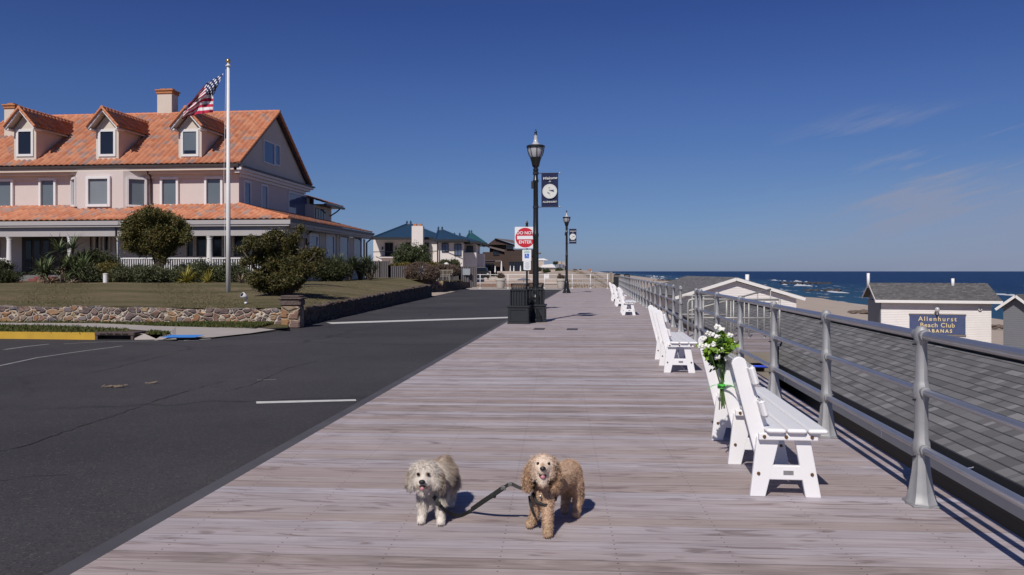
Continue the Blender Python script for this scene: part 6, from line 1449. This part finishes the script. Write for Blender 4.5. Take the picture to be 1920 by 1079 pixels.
fwin(925,935,471,478,0,B3); fwin(950,962,461,466,-2.2,B3,n=3); fwin(905,925,495,510,-.2,B3,n=4); fwin(955,985,492,508,-6.2,B3,n=6); fwin(985,998,474,478,-6.2,B3)
mb = MB(); mb.box(X_(1006,-4),X_(1014,-4),D-6,D-2,Z_(476.5,-4),Z_(474.5,-4),RM); mb.build('roof_overhang', m_brownroof, B3)
mb = MB(); mb.add([cw(X_(906,-9),D-9,Z_(492,-9)),cw(X_(940,-9),D-9,Z_(491,-9)),cw(X_(940,-1),D-1,Z_(488,-1)),cw(X_(906,-1),D-1,Z_(489,-1))],[(0,1,2,3)]); mb.build('awning', m_brownroof, B3)
for i,(px,t,b_,D_,w_,lb) in enumerate(((928.5,499,513,118,3.0,'short closed white umbrella, leftmost of the row'),(940.3,490,512,116,3.6,'tallest closed white umbrella standing just right of the leftmost'),(956.8,498.5,512,118,2.5,'slim closed white umbrella, third from the left in the row'),(963.5,499,513,118,2.7,'slim closed white umbrella, fourth from the left in the row'),(976,498.5,513,118,2.9,'closed white umbrella nearest the sign pole, rightmost of the row'))):
    p = P(px,b_,D_); q = P(px,t,D_); T = empty('closed_umbrella', p, lb, 'umbrella', 'closed white umbrellas on the terrace'); r = pxm(w_/2,D_); mb = MB(); h = q[2]-p[2]
    mb.lathe([(r*1.0,h*.12),(r*1.1,h*.18),(r*.8,h*.55),(r*.55,h*.85),(.03,h)], p, 10, .15, 5); mb.build('canopy', m_umb, T, smooth=True); mb = MB(); mb.tube([(p[0],p[1],p[2]-.6),(p[0],p[1],p[2]+h*.2)],.04,6); mb.build('pole', m_pipe, T)
# terrace walls and small masonry between the pipe rail and the brown house
def tw(nm, px0,px1,py0,py1,D_,label, mat=m_pinkwall, th=.5, cat='wall', grp='low terrace walls beyond the pipe rail'):
    X0,X1 = (px0-960)*D_/F,(px1-960)*D_/F; mb = MB(); mb.bbox(X0,X1,D_,D_+th,zrow(py1,D_),zrow(py0,D_),.03,RM); return single(mb.build(nm, mat), label, cat, grp)
tw('terrace_wall',932,992,509,520,112,'upper pale terrace wall directly below the umbrella row')
tw('terrace_wall',908,950,519,529,98,'lower pale terrace wall left of the sign pole')
tw('terrace_wall',945,1000,516,528,96,'pale terrace wall section behind the sign pole')
tw('terrace_wall',1000,1052,524,533,90,'low pale wall between the two lamp posts beyond the pipe rail')
tw('terrace_wall',896,1006,530,538,82,'long reddish low wall just behind the white pipe rail', M('reddish_masonry',(.22,.14,.11),.9,var=.3,scale=4))
tw('gate_pier',915.5,920.5,509,522,96,'narrow pale pier at the left end of the lower terrace wall',cat='pier')
tw('white_cabinet',1021,1030,514,523,95,'small white utility cabinet between the lamp posts',m_trim,.8,'cabinet',None)
for i,(px,py,w_,D_,lb) in enumerate(((901,515,14,88,'dark parked car left of the white pipe rail, roof just showing'),)):
    p = P(px,py+10,D_); T = empty('parked_car', p, lb, 'car'); mb = MB(); s_ = pxm(w_,D_)/2; Mc = Matrix.Translation(p) @ RM
    mb.prism([Mc@Vector(v) for v in ((-.95,0,.25),(-.95,0,.85),(-.75,0,.95),(-.6,0,1.4),(.6,0,1.4),(.75,0,.95),(.95,0,.85),(.95,0,.25))], Mc.to_3x3()@Vector((0,4.2,0))); bev(mb.build('body', m_black, T),.05)
    for sx_ in (-.8,.8):
        mb = MB(); mb.tube([Mc@Vector((sx_-.1,.8,.33)),Mc@Vector((sx_+.1,.8,.33))],.33,14); mb.build('wheel', m_black2, T)
        mb = MB(); mb.box(sx_-.1,sx_+.1,-.02,.01,.6,.75,Mc); mb.build('headlight', m_lampglass, T)
    mb = MB(); mb.box(-.52,.52,-.03,-.001,1.0,1.33,Mc); mb.build('windscreen', m_glass_dk, T)
for i,(px,D_,lb) in enumerate(((982,88,'dark blue patio umbrella, open, beside the sign pole'),)):
    p = P(px,536,D_); T = empty('open_umbrella', p, lb, 'umbrella'); h = zrow(525,D_)-p[2]; mb = MB(); mb.lathe([(.75,h-.06),(.7,h),(.35,h+.16),(.03,h+.22)], p, 12); mb.build('canopy', m_navy, T); mb = MB(); mb.tube([p,(p[0],p[1],p[2]+h)],.03,6); mb.build('pole', m_pipe, T)
# far white roofs, trees and towers down the coast
D = 210.0
FW = empty('far_white_house', cw((1025-960)*D/F,D,0), 'distant low house with broad white roofs left of the farther lamp post', 'house')
blk('wall', 1008, 1020, 490, 0, 10, m_pinkwall, FW); mb = MB(); mb.prism([cw(X_(1002),D,Z_(488.5)),cw(X_(1028),D,Z_(488.5)),cw(X_(1020),D,Z_(485)),cw(X_(1004),D,Z_(485.5))], Vector(cw(0,9))); mb.build('roof', m_facia, FW)
blk('wall', 1016, 1058, 503, -8, 4, m_pinkwall, FW); mb = MB(); mb.prism([cw(X_(1014,-8.5),D-8.5,Z_(502,-8)),cw(X_(1043,-8.5),D-8.5,Z_(502,-8)),cw(X_(1036,-8.5),D-8.5,Z_(495.5,-8)),cw(X_(1018,-8.5),D-8.5,Z_(497,-8))], Vector(cw(0,10))); mb.build('roof', m_facia, FW)
def far_tree(px, py, r, D_, lb, zr=1.0):
    c_ = P(px,py,D_); T = empty('far_tree', (c_[0],c_[1],0), lb, 'tree', 'trees along the far shore'); rr = pxm(r,D_); bl = [(c_[0]+random.uniform(-.5,.5)*rr,c_[1]+random.uniform(-.5,.5)*rr,c_[2]+random.uniform(-.25,.25)*rr*zr,rr*.6,rr*.6,rr*.5*zr) for i in range(6)]
    leaves('crown', bl, 2600, rr*.10, l_ever, T, clump=rr*.12, per=20); mb = MB(); mb.tube([(c_[0],c_[1],-.2),(c_[0],c_[1],c_[2])],rr*.08,6); mb.build('trunk', m_bark, T)
far_tree(1041.5,494,5.5,215,'distant round dark tree above the white roofs'); far_tree(1048,506,9,170,'broad dark bush left of the farther lamp post at dune level',.7)
far_tree(1025,508,9,168,'dark low bush below the white roofs'); far_tree(1008,505,8,160,'dark bush right behind the nearer lamp post'); far_tree(1078,506,3.5,420,'small distant tree on the dune right of the farther lamp post')
far_tree(1088,507,3,520,'tiny distant tree farther along the dune')
D = 420.0
for i,(a_,b_,t) in enumerate(((1047,1052,490.5),(1054,1059,491),(1057,1061,494))):
    FT = empty('apartment_block', cw((a_-960)*D/F,D+i*12,0), ('distant pale apartment block, leftmost behind the farther lamp post','distant pale apartment block just left of the farther lamp post','lowest distant apartment block at the farther lamp post')[i], 'building', 'distant apartment blocks')
    blk('wall', a_, b_, t, i*12, 14+i*12, m_pinkwall, FT); mb = MB()
    for k in range(4): z_ = 1.5+(t and (Z_(t)-3)*(k+.5)/4.4); mb.box(X_(a_+.4,i*12),X_(b_-.4,i*12),D+i*12-.08,D+i*12-.01,z_,z_+.8,RM)
    mb.build('window_band', m_glass_side, FT)
D = 700.0
FB = empty('shore_house', cw((1107-960)*D/F,D,0), 'tiny distant pale house on the shore near the horizon', 'house'); blk('wall',1104.5,1110,507,0,10,m_housew,FB); mb = MB(); mb.prism([cw(X_(1104),D-.5,Z_(507)),cw(X_(1110.5),D-.5,Z_(507)),cw(X_(1107),D-.5,Z_(504.5))],Vector(cw(0,11))); mb.build('roof', m_brick, FB)
# tufts of dune plants in front of the dune
random.seed(77)
pts = []
for i in range(9000):
    x = random.uniform(-5,10); y = random.uniform(74,190)
    if math.sin(x*.8+y*.11)+math.sin(y*.37-x*.5)+random.uniform(-.6,.6) > .9: pts.append((x,y,terr(x,y)-.02))
tag(blades('dune_grass', np.array(pts), .3, leafmat('dry_dune_grass',[(0,(.10,.075,.045)),(.6,(.20,.15,.09)),(1,(.32,.26,.17))]), .06), kind='stuff')
# weathered sand fence at the end of the boardwalk
SF = empty('sand_fence', (0,78,-.2), 'leaning grey slat fence on the sand beyond the end of the boardwalk', 'fence'); mb = MB()
for i in range(70): t = i/69; x = -2+12*t; y = 80+6*math.sin(t*3)+t*6; mb.beam((x,y,terr(x,y)-.1),(x+random.uniform(-.08,.08),y,terr(x,y)+random.uniform(.75,.95)),.05,.02)
mb.build('slat', m_timber, SF)['kind'] = 'stuff'
mb = MB(); mb.box(1.35,1.6,73,73.25,-.3,1.45); mb.build('fence_post', m_timber, SF)
# ================================================================ THE TWO DOGS
def dog_mesh(name, chains, voxel=.0065):
    mb = MB()
    for ch in chains:
        for i in range(len(ch)):
            p = Vector(ch[i][:3]); r = ch[i][3]; mb.ico(p, r, 2)
            if i: 
                q = Vector(ch[i-1][:3]); r0 = ch[i-1][3]; n = max(2,int((p-q).length/(min(r,r0)*.3)))
                for k in range(1,n): t = k/n; mb.ico(q.lerp(p,t), r0+(r-r0)*t, 2)
    me = mb.mesh(name); o = bpy.data.objects.new(name, me); COL.objects.link(o)
    m1 = o.modifiers.new('r','REMESH'); m1.mode = 'VOXEL'; m1.voxel_size = voxel; m1.adaptivity = 0
    m2 = o.modifiers.new('s','SMOOTH'); m2.factor = .6; m2.iterations = 5
    bpy.context.view_layer.update(); r = bpy.data.meshes.new_from_object(o.evaluated_get(bpy.context.evaluated_depsgraph_get())); bpy.data.objects.remove(o); r.name = name
    return r
def arr(me):
    n = len(me.vertices); c = np.empty(n*3,np.float32); me.vertices.foreach_get('co',c); me.calc_loop_triangles(); t = np.empty(len(me.loop_triangles)*3,np.int32); me.loop_triangles.foreach_get('vertices',t)
    return c.reshape(-1,3), t.reshape(-1,3)
def coat_mat(name):
    m, nt, b = new_mat(name); a = nt.nodes.new('ShaderNodeAttribute'); a.attribute_name = 'coat'
    n = noise(nt, coords(nt), 55, 3); c = mixc(nt, .5, a.outputs['Color'], mixc(nt, n, (.6,.6,.6), (1.3,1.3,1.3)), 'MULTIPLY')
    L(nt, c, b.inputs['Base Color']); b.inputs['Roughness'].default_value = .8; b.inputs['Specular IOR Level'].default_value = .15
    bump(nt, b, n, .5, .01); return m
m_coat = coat_mat('dog_coat')
m_eye = M('dark_dog_eye', (.012,.008,.006), .08, bmp=0, var=0); m_nose = M('black_dog_nose', (.012,.011,.012), .35, var=.2, scale=60); m_tongue = M('pink_tongue', (.52,.20,.24), .4, var=.1, bmp=0); m_mouth = M('dark_mouth', (.02,.008,.008), .6, bmp=0)
m_web = M('black_webbing', (.014,.015,.014), .7, var=.3, scale=80, bmp=.3, bs=300)
m_buckle = M('dull_metal_buckle', (.20,.20,.19), .4, .7, bmp=0)
def setcol(me, cols, dom='POINT'):
    a = me.color_attributes.new('coat','FLOAT_COLOR',dom); a.data.foreach_set('color', np.concatenate([cols,np.ones((len(cols),1))],1).astype(np.float32).ravel())
def furry(me, n, colf, lenf, dirf, wid, segs, curl, mat, parent, seed):
    r = np.random.default_rng(seed); V, T = arr(me); A, B, C = V[T[:,0]], V[T[:,1]], V[T[:,2]]; N = np.cross(B-A,C-A); ar = np.linalg.norm(N,axis=1); N /= ar[:,None]+1e-12
    ti = r.choice(len(T), n, p=ar/ar.sum()); u, v = r.random(n), r.random(n); f = u+v > 1; u[f] = 1-u[f]; v[f] = 1-v[f]
    P0 = A[ti]+(B-A)[ti]*u[:,None]+(C-A)[ti]*v[:,None]; NN = N[ti]; ln = lenf(P0,NN)*r.uniform(.6,1.25,n); d = dirf(P0,NN,r); d /= np.linalg.norm(d,axis=1)[:,None]
    side = np.cross(d, r.normal(size=(n,3))); side /= np.linalg.norm(side,axis=1)[:,None]; p = P0-NN*.003; rows = []
    ax = r.normal(size=(n,3)); ax /= np.linalg.norm(ax,axis=1)[:,None]
    for s in range(segs+1):
        w = wid*(1-s/segs*.85); rows += [p+side*w, p-side*w]
        if s < segs:
            p = p+d*(ln/segs)[:,None]; d = d+np.cross(ax,d)*curl+np.array([0,0,-.12])*(1-curl*.7); d /= np.linalg.norm(d,axis=1)[:,None]
    k = 2*(segs+1); VV = np.stack(rows,1).reshape(-1,3); base = np.arange(n)[:,None]*k
    F_ = np.concatenate([base+np.array([[2*s,2*s+1,2*s+3,2*s+2]]) for s in range(segs)],1).reshape(-1)
    cols = colf(P0,r)*r.uniform(.72,1.22,n)[:,None]; m_ = mesh_np('fur', VV, F_, 4); setcol(m_, np.repeat(cols,k,0)); return link_mesh('fur', m_, mat, parent)
def dog(name, X0, D0, chains, colf, lenf, dirf, label, nfur, wid, segs, curl, seed):
    x,y,_ = cw(X0,D0); T = empty(name, (x,y,0), label, 'dog', None, TH, local=True)
    me = dog_mesh('body', chains); V,_t = arr(me); setcol(me, colf(V, np.random.default_rng(1))); link_mesh('body', me, m_coat, T, True)
    furry(me, nfur, colf, lenf, dirf, wid, segs, curl, m_coat, T, seed); return T
def part(T, nm, c_, r_, mat, sc=(1,1,1), sub=3, jit=0): mb = MB(); mb.ico(c_, r_, sub, sc, jit); return mb.build(nm, mat, T, smooth=True)
def blend(base, pts, p):
    w0 = np.full(len(p), .0)+1e-3; out = np.tile(np.array(base),(len(p),1))*1.0
    for (c_,rad,col) in pts:
        w = np.exp(-((np.linalg.norm((p-np.array(c_))/np.array(rad),axis=1))**4)); out = out*(1-w[:,None])+np.array(col)*w[:,None]
    return out
# --- white and grey-brown long-haired dog, head towards us
c1_ = [[(-.005,-.03,.200,.078),(.015,.09,.228,.088),(.030,.21,.232,.086)], [(-.01,-.075,.17,.06)], [(-.01,-.06,.23,.062),(-.03,-.13,.265,.062)],
 [(-.040,-.165,.318,.066)], [(-.062,-.170,.325,.055)], [(-.016,-.170,.325,.055)], [(-.045,-.205,.275,.052),(-.046,-.238,.272,.036)], [(-.088,-.185,.272,.043)], [(-.000,-.185,.272,.043)], [(-.044,-.205,.232,.034)],
 [(-.098,-.150,.345,.020),(-.122,-.155,.300,.019),(-.130,-.160,.235,.018)], [(.016,-.140,.345,.020),(.042,-.145,.300,.022),(.050,-.150,.225,.022)],
 [(-.050,-.075,.17,.046),(-.060,-.10,.09,.028),(-.068,-.112,.035,.025)], [(-.069,-.128,.020,.027)], [(.035,-.085,.17,.046),(.043,-.115,.09,.029),(.048,-.130,.035,.025)], [(.050,-.150,.020,.028)],
 [(-.030,.20,.18,.055),(-.040,.235,.10,.030),(-.040,.225,.03,.024)], [(-.040,.205,.018,.026)], [(.080,.20,.18,.055),(.088,.24,.10,.030),(.085,.23,.03,.024)], [(.085,.21,.018,.026)],
 [(.035,.275,.24,.030),(.050,.27,.285,.026),(.045,.22,.305,.030),(.035,.16,.300,.028)]]
wht, tan, brn, dk = (.70,.635,.565), (.36,.27,.20), (.25,.185,.145), (.10,.075,.065)
def col1(p, r):
    c_ = blend(wht, [((.04,.18,.32),(.16,.20,.075),(.46,.38,.31)), ((.105,.12,.25),(.045,.26,.11),(.40,.32,.26)), ((.035,.23,.32),(.06,.10,.05),(.36,.27,.21)), ((-.04,-.12,.40),(.09,.07,.03),(.62,.55,.48)),
        ((-.128,-.15,.275),(.030,.05,.075),tan), ((.050,-.135,.28),(.032,.06,.085),tan), ((.062,-.12,.22),(.02,.04,.05),dk), ((-.136,-.15,.225),(.014,.04,.04),dk),
        ((-.074,-.235,.322),(.018,.02,.014),(.28,.18,.11)), ((-.016,-.235,.322),(.018,.02,.014),(.28,.18,.11)), ((-.07,-.245,.255),(.018,.025,.012),(.36,.26,.17)), ((-.02,-.245,.255),(.018,.025,.012),(.36,.26,.17))], p)
    return c_
def len1(p, n):
    l = np.full(len(p), .030); head = (p[:,1] < -.12)&(p[:,2] > .20); l[head] = .024; face = (p[:,1] < -.215)&(p[:,2] > .23); l[face] = .010
    l[(p[:,2] < .12)] = .016; ear = ((p[:,0] < -.10)|(p[:,0] > .03))&(p[:,1] < -.10)&(p[:,2] > .19); l[ear] = .034; l[(p[:,1] > .0)&(p[:,2] > .15)] = .042; l[(p[:,2] < .04)] = .010; return l
def dir1(p, n, r): 
    d = n*.6+r.normal(size=p.shape)*.13; d[:,2] -= .75; head = (p[:,1] < -.15)&(p[:,2] > .24); d[head,2] += .35; return d
T1 = dog('small_dog', -.470, 4.85, c1_, col1, len1, dir1, 'small fluffy white dog with grey-brown ears and back, standing on the left', 40000, .0011, 3, .05, 5)
for x in (-.074,-.016): part(T1, 'eye', (x,-.2315,.3225), .0095, m_eye)
part(T1, 'nose', (-.046,-.281,.290), .0165, m_nose, (1.15,.8,.85)); part(T1, 'mouth', (-.046,-.268,.262), .017, m_mouth, (1.1,.6,.5)); part(T1, 'tongue', (-.046,-.279,.252), .0115, m_tongue, (1,.6,.9))
for (px_,py_) in ((-.069,-.152),(.050,-.175)):
    for k in (-1,0,1): part(T1, 'claw', (px_+k*.012,py_-.006,.008), .004, m_eye, (1,1.4,1), 1)
mb = MB(); mb.tube([(-.01+.085*math.cos(a),-.095+.06*math.sin(a),.205-.03*math.sin(a)) for a in [k*math.pi/10 for k in range(21)]], .010, 6, False); mb.build('collar', m_web, T1, smooth=True)
# --- curly apricot dog, body going back to the right
c2_ = [[(-.075,-.10,.235,.074),(-.01,.00,.258,.078),(.070,.12,.268,.080)], [(-.095,-.135,.205,.062)], [(-.085,-.13,.27,.058),(-.100,-.19,.33,.054)],
 [(-.102,-.235,.402,.058)], [(-.126,-.232,.408,.050)], [(-.080,-.232,.408,.050)], [(-.104,-.235,.432,.036)], [(-.107,-.262,.390,.044),(-.108,-.290,.385,.027)], [(-.107,-.262,.335,.034),(-.107,-.262,.312,.030)], [(-.146,-.242,.358,.034)], [(-.068,-.242,.358,.034)],
 [(-.160,-.212,.412,.018),(-.186,-.215,.36,.023),(-.196,-.215,.30,.026),(-.190,-.215,.262,.022)], [(-.044,-.208,.412,.018),(-.026,-.21,.36,.023),(-.024,-.21,.31,.025),(-.034,-.215,.268,.021)],
 [(-.125,-.105,.19,.045),(-.145,-.095,.10,.030),(-.158,-.088,.04,.027)], [(-.176,-.100,.022,.029)], [(-.078,-.150,.19,.045),(-.078,-.205,.11,.031),(-.078,-.240,.045,.028)], [(-.080,-.265,.022,.030)],
 [(.100,.11,.215,.058),(.128,.135,.12,.034),(.115,.12,.045,.026)], [(.108,.098,.020,.027)], [(.040,.17,.20,.055),(.060,.225,.11,.033),(.052,.205,.04,.026)], [(.045,.185,.020,.027)],
 [(.10,.19,.29,.030)]]
apr, lt, ear_ = (.52,.355,.245), (.74,.60,.49), (.44,.28,.175)
def col2(p, r):
    return blend(apr, [((-.104,-.27,.41),(.075,.07,.075),lt), ((-.107,-.28,.335),(.055,.06,.045),(.72,.60,.49)), ((-.185,-.21,.32),(.035,.05,.11),ear_), ((-.030,-.21,.33),(.032,.05,.10),ear_), ((.0,.0,.32),(.12,.16,.05),(.56,.40,.29)), ((-.108,-.285,.41),(.014,.02,.018),(.36,.22,.13)),
        ((-.08,-.25,.03),(.05,.06,.05),(.46,.32,.21)), ((-.17,-.10,.03),(.05,.05,.05),(.46,.32,.21))], p)
def len2(p, n):
    l = np.full(len(p), .017); l[(p[:,1] < -.27)&(p[:,2] > .31)] = .009; l[(p[:,2] < .03)] = .011; ear = ((p[:,0] < -.15)|(p[:,0] > -.055))&(p[:,1] < -.18)&(p[:,2] > .24); l[ear] = .027; return l
def dir2(p, n, r): d = n*.8+r.normal(size=p.shape)*.5; d[:,2] -= .15; return d
T2 = dog('curly_dog', .28, 4.75, c2_, col2, len2, dir2, 'curly apricot dog with its mouth open, standing on the right', 24000, .0019, 4, .55, 6)
for x in (-.134,-.074): part(T2, 'eye', (x,-.2765,.4195), .0095, m_eye)
part(T2, 'nose', (-.108,-.319,.402), .0150, m_nose, (1.15,.8,.85)); part(T2, 'mouth', (-.108,-.291,.358), .021, m_mouth, (1.0,.55,1.0)); part(T2, 'tongue', (-.108,-.299,.350), .0135, m_tongue, (1.0,.6,.85)); 
for (px_,py_) in ((-.176,-.128),(-.080,-.293)):
    for k in (-1,0,1): part(T2, 'claw', (px_+k*.012,py_-.004,.008), .004, m_eye, (1,1.4,1), 1)
mb = MB(); mb.tube([(-.095+.075*math.cos(a),-.155+.065*math.sin(a),.262-.035*math.sin(a)) for a in [k*math.pi/10 for k in range(21)]], .012, 6, False); mb.tube([(-.16,-.16,.22),(-.14,-.2,.18),(-.09,-.21,.165),(-.03,-.15,.18),(-.02,-.09,.22)], .010, 6); mb.build('harness', m_web, T2, smooth=True)
mb = MB(); mb.ico((-.118,-.212,.215),.008,1,(1,.5,1.2)); mb.build('tag', m_buckle, T2)
# --- the coupled lead between them
def Q(px,py,D_): return Vector(P(px,py,D_))
def ribbon(mb, pts, w, th=.004):
    pts = [Vector(p) for p in pts]; fine = []
    for i in range(len(pts)-1):
        p0,p1,p2,p3 = pts[max(i-1,0)],pts[i],pts[i+1],pts[min(i+2,len(pts)-1)]
        for k in range(6):
            t = k/6; fine.append(.5*((2*p1)+(-p0+p2)*t+(2*p0-5*p1+4*p2-p3)*t*t+(-p0+3*p1-3*p2+p3)*t**3))
    fine.append(pts[-1]); vs = []
    for i,p in enumerate(fine):
        d = (fine[min(i+1,len(fine)-1)]-fine[max(i-1,0)]).normalized(); a = Vector((0,.35,1)) - d*d.dot(Vector((0,.35,1))); a.normalize(); b_ = d.cross(a)
        for sa,sb_ in ((-1,-1),(1,-1),(1,1),(-1,1)): vs.append(p+a*sa*w/2+b_*sb_*th/2)
    fs = [(0,1,2,3)]+[tuple(i*4+j for i,j in ((k,j),(k,(j+1)%4),(k+1,(j+1)%4),(k+1,j))) for k in range(len(fine)-1) for j in range(4)]+[tuple((len(fine)-1)*4+j for j in (3,2,1,0))]
    mb.add(vs, fs)
path = [Q(813,931,4.70),Q(822,944,4.68),Q(833,956,4.70),Q(848,965,4.80),(0,0,0),Q(884,957,4.93),Q(905,943,4.82),Q(925,929,4.74),Q(944,915,4.68),Q(957,908,4.65),Q(970,913,4.63),Q(985,919,4.62)]
g = Vector(G(866,966,.012)); path[4] = g
LS = empty('dog_lead', (path[4].x,path[4].y,0), 'black webbing lead joining the two dogs and sagging onto the boards', 'dog lead')
mb = MB(); ribbon(mb, path[:9], .021); ribbon(mb, [path[5]+Vector((0,0,.004)),path[6]+Vector((0,-.01,.008)),path[7]+Vector((0,-.01,.005)),path[8]+Vector((0,-.008,.002))], .028, .008); ribbon(mb, path[8:], .020); mb.build('webbing', m_web, LS)
mb = MB(); ribbon(mb, [Q(992,930,4.60),Q(994,945,4.58),Q(998,958,4.57),Q(1003,969,4.57)], .013, .004); mb.build('hanging_strap', m_web, LS)
for (p,s_) in ((path[1],.016),(path[7],.017),(path[8],.015),(path[9],.013)):
    mb = MB(); mb.bbox(p.x-s_,p.x+s_,p.y-.014,p.y-.002,p.z-s_*.8,p.z+s_*.8,.003); mb.build('buckle', m_web if s_>.0155 else m_buckle, LS)
